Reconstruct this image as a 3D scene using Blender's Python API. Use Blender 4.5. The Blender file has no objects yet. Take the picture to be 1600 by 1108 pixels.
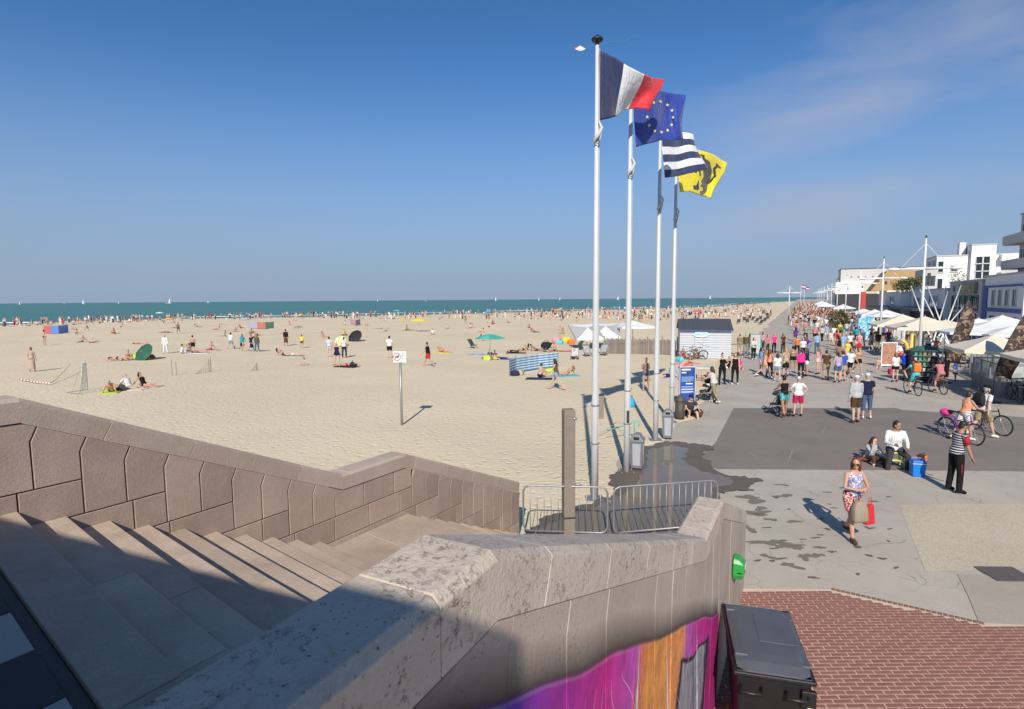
import bpy, bmesh, math, random
import numpy as np
from mathutils import Vector, Matrix
random.seed(11); rng = np.random.default_rng(5)
R = math.radians; PI = math.pi
SC = bpy.context.scene
COL = SC.collection

# ---------------------------------------------------------------- camera, sky, sun, exposure
FPX, CAMZ, HORY = 900.0, 4.7, 468.0
pitch, roll = math.atan((554 - HORY) / FPX), R(0.45)
FW = np.array([0, math.cos(pitch), -math.sin(pitch)])
_u0 = np.array([0, math.sin(pitch), math.cos(pitch)]); _r0 = np.array([1.0, 0, 0])
RT = _r0 * math.cos(roll) - _u0 * math.sin(roll)
UP = np.cross(RT, FW)
cd = bpy.data.cameras.new('camera'); cam = bpy.data.objects.new('camera', cd); COL.objects.link(cam)
cd.sensor_width = 36; cd.lens = 36 * FPX / 1600; cd.clip_start = 0.05; cd.clip_end = 60000
cam.matrix_world = Matrix(((RT[0], UP[0], -FW[0], 0), (RT[1], UP[1], -FW[1], 0), (RT[2], UP[2], -FW[2], CAMZ), (0, 0, 0, 1)))
SC.camera = cam

SUN_EL, SUN_AZ = R(35), R(6)      # light travels towards +Y, 6 degrees to the right
wd = bpy.data.worlds.new('World'); SC.world = wd; wd.use_nodes = True
nt = wd.node_tree; nt.nodes.clear()
sky = nt.nodes.new('ShaderNodeTexSky'); sky.sky_type = 'NISHITA'; sky.sun_disc = False
sky.sun_elevation = SUN_EL; sky.sun_rotation = PI + SUN_AZ
sky.air_density = 0.6; sky.dust_density = 0.3; sky.ozone_density = 6.0; sky.altitude = 5
bg = nt.nodes.new('ShaderNodeBackground'); bg.inputs[1].default_value = 0.085
tc = nt.nodes.new('ShaderNodeTexCoord'); mp = nt.nodes.new('ShaderNodeMapping')
mp.inputs['Scale'].default_value = (1.1, 1.1, 4.2); mp.inputs['Location'].default_value = (3.0, 1.7, 0.72)
nz = nt.nodes.new('ShaderNodeTexNoise'); nz.inputs['Scale'].default_value = 2.1; nz.inputs['Detail'].default_value = 5; nz.inputs['Roughness'].default_value = 0.5
nz.inputs['Distortion'].default_value = 0.25
cr = nt.nodes.new('ShaderNodeMapRange'); cr.inputs['From Min'].default_value = 0.45; cr.inputs['From Max'].default_value = 0.72; cr.inputs['To Max'].default_value = 0.68
dt = nt.nodes.new('ShaderNodeVectorMath'); dt.operation = 'DOT_PRODUCT'; dt.inputs[1].default_value = (0.9, 0.43, 0.0)
mr = nt.nodes.new('ShaderNodeMapRange'); mr.interpolation_type = 'SMOOTHSTEP'; mr.inputs['From Min'].default_value = 0.52; mr.inputs['From Max'].default_value = 0.86
mu = nt.nodes.new('ShaderNodeMath'); mu.operation = 'MULTIPLY'
mx = nt.nodes.new('ShaderNodeMix'); mx.data_type = 'RGBA'; mx.inputs[7].default_value = (4.1, 4.3, 5.3, 1)
hs = nt.nodes.new('ShaderNodeHueSaturation'); hs.inputs['Saturation'].default_value = 1.1; hs.inputs['Value'].default_value = 1.5
sxz = nt.nodes.new('ShaderNodeSeparateXYZ'); hz = nt.nodes.new('ShaderNodeMapRange'); hz.interpolation_type = 'SMOOTHERSTEP'; hz.inputs['From Min'].default_value = -0.06; hz.inputs['From Max'].default_value = 0.44; hz.inputs['To Min'].default_value = 1.0; hz.inputs['To Max'].default_value = 0.0
hm = nt.nodes.new('ShaderNodeMix'); hm.data_type = 'RGBA'; hm.inputs[7].default_value = (2.75, 3.55, 4.7, 1)   # sea haze low over the horizon, the same all round
tint = nt.nodes.new('ShaderNodeMix'); tint.data_type = 'RGBA'; tint.blend_type = 'MULTIPLY'; tint.inputs[0].default_value = 1; tint.inputs[7].default_value = (0.92, 1.0, 0.93, 1)
out = nt.nodes.new('ShaderNodeOutputWorld')
L = nt.links.new
L(tc.outputs['Generated'], mp.inputs[0]); L(mp.outputs[0], nz.inputs['Vector']); L(nz.outputs[0], cr.inputs[0])
L(tc.outputs['Generated'], dt.inputs[0]); L(dt.outputs['Value'], mr.inputs[0])
L(cr.outputs[0], mu.inputs[0]); L(mr.outputs[0], mu.inputs[1]); L(mu.outputs[0], mx.inputs[0])
L(sky.outputs[0], hs.inputs['Color']); L(tc.outputs['Generated'], sxz.inputs[0]); L(sxz.outputs[2], hz.inputs[0]); L(hz.outputs[0], hm.inputs[0]); L(hs.outputs[0], tint.inputs[6]); L(tint.outputs[2], hm.inputs[6]); L(hm.outputs[2], mx.inputs[6]); L(mx.outputs[2], bg.inputs[0]); L(bg.outputs[0], out.inputs[0])
sl = bpy.data.lights.new('sun', 'SUN'); sl.energy = 4.0; sl.angle = R(0.5); sl.color = (1.0, 0.93, 0.82)
so = bpy.data.objects.new('sun', sl); COL.objects.link(so)
LD = Vector((math.sin(SUN_AZ) * math.cos(SUN_EL), math.cos(SUN_AZ) * math.cos(SUN_EL), -math.sin(SUN_EL)))
so.rotation_euler = LD.to_track_quat('-Z', 'Y').to_euler(); so.location = (0, -20, 30)
SC.view_settings.view_transform = 'Standard'; SC.view_settings.look = 'None'
SC.view_settings.gamma = 1; SC.view_settings.exposure = 0.32; SC.view_settings.use_curve_mapping = False
SC.cycles.max_bounces = 5; SC.cycles.diffuse_bounces = 3; SC.cycles.glossy_bounces = 3; SC.cycles.transmission_bounces = 5; SC.cycles.transparent_max_bounces = 6

# ---------------------------------------------------------------- survey helpers: where a foot point seen in the photograph stands on the ground
_HX = [0, 150, 300, 450, 650, 900, 1100, 1300, 1600]; _HYT = [489, 483.5, 478, 472, 467.5, 466, 467.5, 468, 466]
def ray(px, py): return RT * (px - 800) / FPX - UP * (py - 554) / FPX + FW
def hor(px): return HORY - math.tan(roll) * (px - 800)
def at(px, py, z=0.0):
    d = ray(px, py); t = (z - CAMZ) / d[2]
    return np.array([d[0] * t, d[1] * t, z])
def G(px, py, z=0.0):
    """ground point; the stitched photograph bends its horizon, so far points are straightened first"""
    c = np.interp(px, _HX, _HYT) - hor(px); dy = py - hor(px)
    k = min(1.0, max(0.0, (280 - dy) / 180.0))
    return at(px, max(py - c * k, hor(px) + 1.2), z)
def ad(px, Y):                      # x at a given depth
    d = ray(px, HORY); return d[0] / d[1] * Y
def zat(py, px, Y):                 # height of a point seen at py on something standing at depth Y
    d = ray(px, py); return CAMZ + d[2] / d[1] * Y

# ---------------------------------------------------------------- mesh helpers
class MB:
    def __init__(s): s.v = []; s.f = []; s.m = []
    def add(s, v, f, m=0):
        o = len(s.v); s.v += [tuple(map(float, p)) for p in v]; s.f += [tuple(i + o for i in q) for q in f]; s.m += [m] * len(f); return s
    def box(s, c, d, rz=0, m=0, bev=0):
        x, y, z = d[0] / 2, d[1] / 2, d[2] / 2; co, si = math.cos(rz), math.sin(rz)
        pts = [(a * x, b * y, e * z) for e in (-1, 1) for a, b in ((-1, -1), (1, -1), (1, 1), (-1, 1))]
        pts = [(c[0] + p[0] * co - p[1] * si, c[1] + p[0] * si + p[1] * co, c[2] + p[2]) for p in pts]
        return s.add(pts, [(3, 2, 1, 0), (4, 5, 6, 7), (0, 1, 5, 4), (1, 2, 6, 5), (2, 3, 7, 6), (3, 0, 4, 7)], m)
    def prism(s, lo, hi, m=0):      # two matching loops of 3D points
        n = len(lo); return s.add(list(lo) + list(hi), [tuple(range(n - 1, -1, -1)), tuple(range(n, 2 * n))] + [(i, (i + 1) % n, n + (i + 1) % n, n + i) for i in range(n)], m)
    def loft(s, rings, m=0, cap=True):
        n = len(rings[0]); v = [p for r in rings for p in r]; f = []
        for k in range(len(rings) - 1):
            for i in range(n):
                j = (i + 1) % n; f.append((k * n + i, k * n + j, (k + 1) * n + j, (k + 1) * n + i))
        if cap: f += [tuple(range(n - 1, -1, -1)), tuple((len(rings) - 1) * n + i for i in range(n))]
        return s.add(v, f, m)
    def tube(s, path, rad, seg=8, m=0, cap=True):
        P = [np.array(p, float) for p in path]
        if not hasattr(rad, '__len__'): rad = [rad] * len(P)
        rings = []; ref = None
        for i, p in enumerate(P):
            d = (P[min(i + 1, len(P) - 1)] - P[max(i - 1, 0)]); d = d / (np.linalg.norm(d) + 1e-9)
            if ref is None: ref = np.array([0, 0, 1.0]) if abs(d[2]) < 0.9 else np.array([1.0, 0, 0])
            a = np.cross(d, ref); a /= np.linalg.norm(a) + 1e-9; b = np.cross(d, a); ref = np.cross(a, d)
            rings.append([p + rad[i] * (a * math.cos(t) + b * math.sin(t)) for t in np.linspace(0, 2 * PI, seg, endpoint=False)])
        return s.loft(rings, m, cap)
    def lathe(s, prof, c=(0, 0, 0), seg=16, m=0, cap=True):
        return s.loft([[(c[0] + r * math.cos(t), c[1] + r * math.sin(t), c[2] + z) for t in np.linspace(0, 2 * PI, seg, endpoint=False)] for r, z in prof], m, cap)
    def ell(s, c, r, seg=10, rings=6, m=0, rot=None):
        v = []; 
        for k in range(1, rings):
            ph = PI * k / rings
            for i in range(seg):
                t = 2 * PI * i / seg; v.append((r[0] * math.sin(ph) * math.cos(t), r[1] * math.sin(ph) * math.sin(t), r[2] * math.cos(ph)))
        v += [(0, 0, r[2]), (0, 0, -r[2])]; f = []; n = len(v)
        for k in range(rings - 2):
            for i in range(seg):
                j = (i + 1) % seg; f.append((k * seg + i, (k + 1) * seg + i, (k + 1) * seg + j, k * seg + j))
        for i in range(seg):
            j = (i + 1) % seg; f.append((n - 2, i, j)); f.append(((rings - 2) * seg + i, n - 1, (rings - 2) * seg + j))
        v = np.array(v)
        if rot is not None: v = v @ np.array(rot).T
        return s.add(v + np.array(c), f, m)
    def mesh(s, name, mats, smooth=False):
        me = bpy.data.meshes.new(name); me.from_pydata(s.v, [], s.f)
        for q in (mats if isinstance(mats, (list, tuple)) else [mats]): me.materials.append(q)
        if any(s.m): me.polygons.foreach_set('material_index', s.m)
        if smooth: me.polygons.foreach_set('use_smooth', [True] * len(s.f))
        me.update(); return me
    def build(s, name, mats, parent=None, smooth=False, loc=None, rz=0, bevel=0, seg=2):
        o = bpy.data.objects.new(name, s.mesh(name, mats, smooth)); COL.objects.link(o)
        if parent is not None: o.parent = parent
        if loc is not None: o.location = loc
        if rz: o.rotation_euler.z = rz
        if bevel:
            b = o.modifiers.new('bevel', 'BEVEL'); b.width = bevel; b.segments = seg; b.limit_method = 'ANGLE'; b.angle_limit = R(35)
        return o
def tag(o, label, cat, group=None):
    o['label'] = label; o['category'] = cat
    if group: o['group'] = group
    return o
def struct(o, kind='structure'): o['kind'] = kind; return o
def thing(name, label, cat, loc=(0, 0, 0), rz=0, group=None):
    o = bpy.data.objects.new(name, None); COL.objects.link(o); o.location = [float(q) for q in loc]; o.rotation_euler = (0, 0, rz); o.empty_display_size = 0.1
    return tag(o, label, cat, group)
def dup(root, loc, rz, label, group=None, scale=None):
    r = root.copy(); COL.objects.link(r); r.location = [float(q) for q in loc]; r.rotation_euler = (0, 0, rz); r['label'] = label
    if group: r['group'] = group
    if scale: r.scale = scale
    for ch in root.children:
        c = ch.copy(); COL.objects.link(c); c.parent = r
        for g in ch.children:
            d = g.copy(); COL.objects.link(d); d.parent = c
    return r

# ---------------------------------------------------------------- materials
MATS = {}
def newmat(name):
    m = bpy.data.materials.new(name); m.use_nodes = True; t = m.node_tree; b = t.nodes['Principled BSDF']; return m, t, b
def nnoise(t, scale, detail=4, rough=0.55, vec=None, dist=0):
    n = t.nodes.new('ShaderNodeTexNoise'); n.inputs['Scale'].default_value = scale; n.inputs['Detail'].default_value = detail; n.inputs['Roughness'].default_value = rough
    n.inputs['Distortion'].default_value = dist
    if vec is not None: t.links.new(vec, n.inputs['Vector'])
    return n
def nramp(t, fac, stops, interp='LINEAR'):
    r = t.nodes.new('ShaderNodeValToRGB'); r.color_ramp.interpolation = interp
    while len(r.color_ramp.elements) < len(stops): r.color_ramp.elements.new(0.5)
    for e, (p, c) in zip(r.color_ramp.elements, stops):
        e.position = p; e.color = (c if hasattr(c, '__len__') else (c, c, c)) + (() if hasattr(c, '__len__') and len(c) == 4 else (1,))
    t.links.new(fac, r.inputs[0]); return r
def nmix(t, fac, a, b, mode='MIX'):
    n = t.nodes.new('ShaderNodeMix'); n.data_type = 'RGBA'; n.blend_type = mode
    for i, q in ((0, fac), (6, a), (7, b)):
        if hasattr(q, 'links') or hasattr(q, 'is_linked'): t.links.new(q, n.inputs[i])
        elif i == 0: n.inputs[0].default_value = q
        else: n.inputs[i].default_value = tuple(q[:3]) + (1,)
    return n.outputs[2]
def nmath(t, op, a, b=0.0, clamp=False):
    n = t.nodes.new('ShaderNodeMath'); n.operation = op; n.use_clamp = clamp
    for i, q in ((0, a), (1, b)):
        if hasattr(q, 'is_linked'): t.links.new(q, n.inputs[i])
        else: n.inputs[i].default_value = q
    return n.outputs[0]
def nbump(t, b, h, strength=0.3, dist=0.02):
    n = t.nodes.new('ShaderNodeBump'); n.inputs['Strength'].default_value = strength; n.inputs['Distance'].default_value = dist
    t.links.new(h, n.inputs['Height']); t.links.new(n.outputs[0], b.inputs['Normal']); return n
def oc(t): return t.nodes.new('ShaderNodeTexCoord').outputs['Object']
def M(name, col, rough=0.6, var=0.12, scale=5, bump=0.0, bscale=60, metal=0, rand=0.0, spec=None, trans=0):
    if name in MATS: return MATS[name]
    m, t, b = newmat(name); v = oc(t)
    n = nnoise(t, scale, 4, 0.6, v)
    c = nmix(t, n.outputs[0], [q * (1 - var) for q in col], [min(1, q * (1 + var)) for q in col])
    if rand:
        oi = t.nodes.new('ShaderNodeObjectInfo'); hv = t.nodes.new('ShaderNodeHueSaturation')
        t.links.new(nmath(t, 'ADD', nmath(t, 'MULTIPLY', oi.outputs['Random'], 2 * rand), 1 - rand), hv.inputs['Value']); t.links.new(c, hv.inputs['Color']); c = hv.outputs[0]
    t.links.new(c, b.inputs['Base Color']); b.inputs['Roughness'].default_value = rough; b.inputs['Metallic'].default_value = metal
    if spec is not None: b.inputs['Specular IOR Level'].default_value = spec
    if trans: b.inputs['Transmission Weight'].default_value = trans
    if bump: nbump(t, b, nnoise(t, bscale, 4, 0.6, v).outputs[0], bump, 0.01)
    MATS[name] = m; return m
def srgb(r, g, b):
    f = lambda q: (q / 255 / 12.92) if q / 255 <= 0.04045 else ((q / 255 + 0.055) / 1.055) ** 2.4
    return (f(r), f(g), f(b))
def chain(*a): return a
# ================================================================ frames of the place
WDIR = np.array([math.sin(R(26.5)), math.cos(R(26.5))]); WN = np.array([WDIR[1], -WDIR[0]])      # promenade axis and its landward normal
PO = at(929, 780)[:2]                                                                             # foot of the first flagpole
def PR(t, n, z=0.0): p = PO + WDIR * t + WN * n; return np.array([p[0], p[1], z])
def tn(p): d = np.array(p[:2]) - PO; return float(d @ WDIR), float(d @ WN)
WROT = -R(26.5)                                                                                   # turns local +Y onto the promenade axis
_E = at(812, 838)[:2]; LU = np.array([math.sin(R(33)), math.cos(R(33))]); LN = np.array([LU[1], -LU[0]])
def LW(s, n, z): p = _E + LU * s + LN * n; return (p[0], p[1], z)                                 # beach-side wall and stairs
_K = at(778, 860, 3.93)[:2]; NU = np.array([math.sin(R(27.6)), math.cos(R(27.6))]); NN = np.array([NU[1], -NU[0]])
def NW(s, n, z): p = _K + NU * s + NN * n; return (p[0], p[1], z)                                 # promenade-side wall
def near_n(s):                                                                                    # inner face of the promenade-side wall in stair coordinates
    a = np.array(NW(-4, -0.3, 0)[:2]) - _E; b = np.array(NW(8, -0.3, 0)[:2]) - _E
    sa, sb, na, nb = a @ LU, b @ LU, a @ LN, b @ LN
    return na + (nb - na) * (s - sa) / (sb - sa)

# ---------------------------------------------------------------- sand
_SX = [-400, -121, -107, -35, 29, 117, 290, 900, 3000]; _SY = [60, 136, 190, 213, 264, 352, 650, 1500, 4300]
def shore(x): return np.interp(x, _SX, _SY)
def sand_edge(t): return float(np.interp(t, [-3, .4, 5, 8, 11.6, 16, 20, 26, 60, 120], [.9, .4, -.1, .35, .5, .2, -.1, -.4, -.25, -.5])) + .4 + .10 * math.sin(t * 1.3) + .07 * math.sin(t * 3.1 + 1)
_ph = rng.uniform(0, 6.28, 24); _kx = rng.uniform(-1, 1, 24); _ky = rng.uniform(-1, 1, 24)
def sand_z(x, y):
    z = 0.0
    for i in range(8): z += 0.006 * math.sin(_kx[i] * x * 1.1 + _ky[i] * y * 1.1 + _ph[i])
    for i in range(8, 14): z += 0.012 * math.sin(_kx[i] * x * 0.3 + _ky[i] * y * 0.3 + _ph[i])
    t, n = tn((x, y)); e = sand_edge(t)
    z += 0.02; z -= 0.30 * min(1, max(0, (n - e + 0.5) / 1.5)) ** 1.0
    d = shore(x) - y
    if d < 45: z -= 0.75 * min(1, max(0, (45 - d) / 60.0))
    return z
mb = MB(); ys = list(np.geomspace(3.0, 60, 190)) + list(np.geomspace(61.5, 1700, 90)); br = np.linspace(-1.05, 0.98, 210)
W = len(br)
for y in ys:
    for b in br:
        x = b * (y + 6); mb.v.append((x, y, sand_z(x, y)))
for j in range(len(ys) - 1):
    for i in range(W - 1):
        a = j * W + i; mb.f.append((a, a + 1, a + W + 1, a + W)); mb.m.append(0)
m, t, b = newmat('sand'); v = oc(t)
n1 = nnoise(t, 0.35, 5, 0.6, v); n2 = nnoise(t, 14, 5, 0.7, v); n3 = nnoise(t, 3.2, 4, 0.62, v, 0.6)
c = nmix(t, n1.outputs[0], srgb(209, 193, 164), srgb(226, 211, 184))
c = nmix(t, nramp(t, n2.outputs[0], [(0.3, 0.0), (0.62, 1.0)]).outputs[0], c, srgb(218, 202, 173), 'MIX')
spk = nramp(t, nnoise(t, 5.5, 3, 0.7, v).outputs[0], [(0.66, 0.0), (0.72, 0.55)]).outputs[0]
c = nmix(t, spk, c, srgb(168, 146, 118))
big = nramp(t, nnoise(t, 0.09, 4, 0.6, v).outputs[0], [(0.38, 0.0), (0.62, 1.0)]).outputs[0]; c = nmix(t, nmath(t, 'MULTIPLY', big, 0.22), c, srgb(186, 167, 138))
wa = t.nodes.new('ShaderNodeAttribute'); wa.attribute_name = 'wet'; c = nmix(t, nmath(t, 'MULTIPLY', wa.outputs['Fac'], nramp(t, nnoise(t, 0.05, 4, 0.6, v).outputs[0], [(0.35, 0.35), (0.6, 0.9)]).outputs[0]), c, srgb(152, 134, 110))
t.links.new(c, b.inputs['Base Color']); b.inputs['Roughness'].default_value = 0.92; b.inputs['Specular IOR Level'].default_value = 0.15
vo = t.nodes.new('ShaderNodeTexVoronoi'); vo.inputs['Scale'].default_value = 3.4; t.links.new(v, vo.inputs['Vector'])
foot = nramp(t, vo.outputs['Distance'], [(0.0, 0.0), (0.38, 1.0)], 'EASE').outputs[0]
hgt = nmath(t, 'ADD', nmath(t, 'MULTIPLY', foot, 0.6), nmath(t, 'ADD', n3.outputs[0], nmath(t, 'MULTIPLY', n2.outputs[0], 0.35)))
nbump(t, b, hgt, 0.6, 0.075); MATS['sand'] = m
bo = struct(mb.build('beach', m, smooth=True)); at_ = bo.data.attributes.new('wet', 'FLOAT', 'POINT'); at_.data.foreach_set('value', [float(min(1, max(0, (34 - (shore(v_[0]) - v_[1])) / 26))) for v_ in mb.v])

# ---------------------------------------------------------------- sea
m, t, b = newmat('sea_water'); v = oc(t)
mpn = t.nodes.new('ShaderNodeMapping'); mpn.inputs['Rotation'].default_value = (0, 0, R(-32)); mpn.inputs['Scale'].default_value = (0.25, 1, 1); t.links.new(v, mpn.inputs[0])
w1 = nnoise(t, 0.05, 5, 0.65, mpn.outputs[0]); w2 = nnoise(t, 0.6, 4, 0.7, mpn.outputs[0])
c = nmix(t, nramp(t, w1.outputs[0], [(0.35, 0.0), (0.65, 1.0)]).outputs[0], (0.062, 0.175, 0.172), (0.095, 0.225, 0.205))
t.links.new(c, b.inputs['Base Color']); b.inputs['Roughness'].default_value = 0.45; b.inputs['Specular IOR Level'].default_value = 0.25
nbump(t, b, nmath(t, 'ADD', w1.outputs[0], w2.outputs[0]), 0.6, 0.6)
mb = MB(); mb.add([(-40000, -500, -0.33), (45000, -500, -0.33), (45000, 50000, -0.33), (-40000, 50000, -0.33)], [(0, 1, 2, 3)])
struct(mb.build('sea', m))
# breaking waves: low rounded ridges of foam along the waterline
mfoam = M('foam', (0.78, 0.8, 0.8), 0.8, 0.1, 2)
mb = MB(); r2 = random.Random(3)
for k in range(70):
    x = r2.uniform(-170, 420); off = r2.choice((2, 5, 9, 14, 22)) + r2.uniform(-2, 2); ln = r2.uniform(4, 22)
    pts = []
    for i in range(7):
        xx = x + ln * (i / 6 - 0.5); pts.append((xx, shore(xx) + off + 0.5 * math.sin(i * 1.3 + k), -0.32))
    mb.tube(pts, [0.02, 0.06, 0.09, 0.10, 0.09, 0.06, 0.02], 6)
o = mb.build('breaking_waves', mfoam, smooth=True); struct(o, 'stuff'); tag(o, 'thin white lines of foam breaking along the waterline', 'waves')

# ---------------------------------------------------------------- promenade paving
def sheet(name, pts, z, mat, kind=True):
    mb = MB(); mb.add([(p[0], p[1], z) for p in pts], [tuple(range(len(pts)))]); o = mb.build(name, mat)
    if kind: struct(o)
    return o
def concrete(name, c1, c2, crack=0.0, aggr=0.0, dark=0.0):
    m, t, b = newmat(name); v = oc(t)
    n1 = nnoise(t, 0.5, 6, 0.65, v); n2 = nnoise(t, 38, 4, 0.7, v); n3 = nnoise(t, 3.1, 5, 0.6, v)
    c = nmix(t, nramp(t, n1.outputs[0], [(0.32, 0.0), (0.68, 1.0)]).outputs[0], c1, c2)
    c = nmix(t, nmath(t, 'MULTIPLY', nramp(t, n2.outputs[0], [(0.35, 0.0), (0.65, 1.0)]).outputs[0], 0.35), c, [q * 0.72 for q in c1])
    c = nmix(t, nramp(t, n3.outputs[0], [(0.60, 0.0), (0.74, 0.5)]).outputs[0], c, [q * 0.8 for q in c1])
    h = n2.outputs[0]
    if aggr:
        vo = t.nodes.new('ShaderNodeTexVoronoi'); vo.inputs['Scale'].default_value = 55; t.links.new(v, vo.inputs['Vector'])
        hv = t.nodes.new('ShaderNodeHueSaturation'); hv.inputs['Saturation'].default_value = 0.25; t.links.new(vo.outputs['Color'], hv.inputs['Color'])
        c = nmix(t, aggr, c, hv.outputs[0], 'OVERLAY')
    if crack:
        dv = nmix(t, 0.2, v, nnoise(t, 2.2, 4, 0.6, v).outputs['Color'])
        vo = t.nodes.new('ShaderNodeTexVoronoi'); vo.feature = 'DISTANCE_TO_EDGE'; vo.inputs['Scale'].default_value = 1.5; t.links.new(dv, vo.inputs['Vector'])
        ln = nramp(t, vo.outputs['Distance'], [(0.0, 1.0), (0.016, 0.0)]).outputs[0]
        msk = nramp(t, nnoise(t, 0.9, 4, 0.6, v).outputs[0], [(0.46, 0.0), (0.62, 1.0)]).outputs[0]
        k = nmath(t, 'MULTIPLY', ln, nmath(t, 'MULTIPLY', msk, crack))
        c = nmix(t, k, c, [q * 0.38 for q in c1])
    t.links.new(c, b.inputs['Base Color']); b.inputs['Roughness'].default_value = 0.85; b.inputs['Specular IOR Level'].default_value = 0.3
    nbump(t, b, nmath(t, 'ADD', h, n3.outputs[0]), 0.25, 0.012); MATS[name] = m; return m
mprom = concrete('promenade_concrete', srgb(172, 162, 149), srgb(192, 182, 168), crack=0.75)
masph = concrete('dark_asphalt', srgb(124, 115, 108), srgb(140, 130, 122))
mlight = concrete('aggregate_concrete', srgb(178, 164, 144), srgb(190, 177, 157), aggr=0.3)
mpale = concrete('pale_concrete', srgb(165, 154, 140), srgb(178, 168, 153))
# the sheet itself follows the ragged sand line on its sea side and runs to the vanishing point
left = [PR(tt, sand_edge(tt) - 0.75) for tt in list(np.linspace(-3, 40, 130)) + list(np.geomspace(41, 1500, 60))]
left = [p for p in left]
poly = [(-3, 10.6), (-3, 6)] + [(-3, -14), (60, -14)]
mb = MB(); vl = [(p[0], p[1], 0.0) for p in left]; vr = []
for tt in list(np.linspace(-3, 40, 130)) + list(np.geomspace(41, 1500, 60)): q = PR(tt, 90 + max(0, tt * 0.25)); vr.append((q[0], q[1], 0.0))
n = len(vl); mb.add(vl + vr, [(i, n + i, n + i + 1, i + 1) for i in range(n - 1)])
p0, q0 = vl[0], vr[0]
mb.add([p0, (-2.4, 10.4, 0), (-2.4, -14, 0), (q0[0], -14, 0), q0], [(0, 1, 2, 3, 4)])
struct(mb.build('promenade', mprom))
sheet('asphalt_patch', [at(1120, 733), at(1552, 736), at(1640, 738), at(1700, 660), at(1600, 652), at(1412, 641), at(1400, 637.5), at(1146, 638), at(1118, 692), at(1088, 718)], 0.004, masph)
# a second strip of asphalt and pale bands further along
sheet('aggregate_slab', [at(1405, 789), at(1720, 786), at(1720, 892), at(1545, 889), at(1497, 893), at(1446, 893), at(1424, 838)], 0.004, mlight)
sheet('aggregate_slab', [at(1496, 898), at(1720, 900), at(1760, 984), at(1530, 974), at(1512, 930)], 0.0085, mpale)
jm = M('joint_dark', srgb(96, 90, 82), 0.9)
def strip(name, a, b_, w, z, mat):
    a = np.array(a[:2]); b_ = np.array(b_[:2]); d = (b_ - a) / np.linalg.norm(b_ - a); nn = np.array([-d[1], d[0]]) * w / 2
    return sheet(name, [a - nn, b_ - nn, b_ + nn, a + nn], z, mat)
for px0, py0, px1, py1 in ((1250, 547.5, 1440, 548.5), (1150, 600, 1470, 598)):
    strip('paving_joint', at(px0, py0), at(px1, py1), 0.05 if py0 > 560 else 0.22, 0.0035, M('joint_pale', srgb(186, 180, 168), 0.9) if py0 < 560 else jm)
# scratches and worn paint on the asphalt
mscr = M('worn_paint', srgb(150, 142, 133), 0.9, 0.2, 20)
r3 = random.Random(8)
for k in range(9):
    px, py = r3.uniform(1170, 1420), r3.uniform(648, 722); a = at(px, py); an = r3.uniform(-0.9, 0.9) + PI / 2
    strip('worn_mark', a, a + np.array([math.cos(an), math.sin(an), 0]) * r3.uniform(0.5, 2.2), r3.uniform(0.012, 0.028), 0.0075 + 0.0002 * k, mscr)

def blob(cx, cy, rx, ry, seed, n=40, rough=0.25):
    q = random.Random(seed); ph = [q.uniform(0, 6.28) for _ in range(6)]; am = [q.uniform(0.3, 1) * rough / (i + 1) for i in range(6)]
    return [(cx + rx * math.cos(a) * (1 + sum(am[i] * math.sin((i + 2) * a + ph[i]) for i in range(6))), cy + ry * math.sin(a) * (1 + sum(am[i] * math.sin((i + 2) * a + ph[i]) for i in range(6)))) for a in np.linspace(0, 2 * PI, n, endpoint=False)]
def ragged(pts, amp, seed, per=9):
    q = random.Random(seed); o = []
    for i in range(len(pts)):
        a = np.array(pts[i][:2]); b_ = np.array(pts[(i + 1) % len(pts)][:2]); d = b_ - a; nn = np.array([-d[1], d[0]]) / (np.linalg.norm(d) + 1e-6)
        for k in range(per): o.append(a + d * k / per + nn * amp * (q.uniform(-1, 1) if k else 0.3 * q.uniform(-1, 1)))
    return o
# wet ground round the shower, then the standing water on it
m, t, b = newmat('wet_concrete'); v = oc(t)
t.links.new(nmix(t, nnoise(t, 2.5, 5, 0.6, v).outputs[0], srgb(88, 80, 68), srgb(112, 102, 86)), b.inputs['Base Color']); b.inputs['Roughness'].default_value = 0.55
nbump(t, b, nnoise(t, 30, 3, 0.6, v).outputs[0], 0.2, 0.01); mwet = m
m, t, b = newmat('puddle_water'); v = oc(t)
t.links.new(nmix(t, nnoise(t, 1.2, 4, 0.6, v).outputs[0], srgb(112, 101, 86), srgb(130, 118, 100)), b.inputs['Base Color']); b.inputs['Roughness'].default_value = 0.05; b.inputs['IOR'].default_value = 1.33; b.inputs['Specular IOR Level'].default_value = 0.38
nbump(t, b, nnoise(t, 5, 2, 0.5, v).outputs[0], 0.05, 0.01); mpud = m
wetp = [at(818, 832), at(860, 806), at(915, 790), at(960, 775), at(952, 748), at(968, 735), at(1000, 728), at(1006, 700), at(1040, 690), at(1080, 694), at(1120, 699), at(1096, 712), at(1130, 742), at(1190, 750), at(1165, 768), at(1120, 772), at(1120, 850), at(960, 862), at(818, 856)]
sheet('wet_ground', ragged(wetp, 0.10, 4), 0.028, mwet)
pudp = [at(822, 838), at(880, 812), at(935, 792), at(985, 768), at(1008, 735), at(1012, 704), at(1046, 697), at(1078, 702), at(1066, 720), at(1095, 738), at(1140, 748), at(1150, 757), at(1112, 765), at(1100, 845), at(960, 856), at(822, 850)]
sheet('puddle', ragged(pudp, 0.07, 9), 0.032, mpud)
mdamp = M('damp_concrete', srgb(122, 111, 97), .7, .2, 8, .2, 40)
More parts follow.
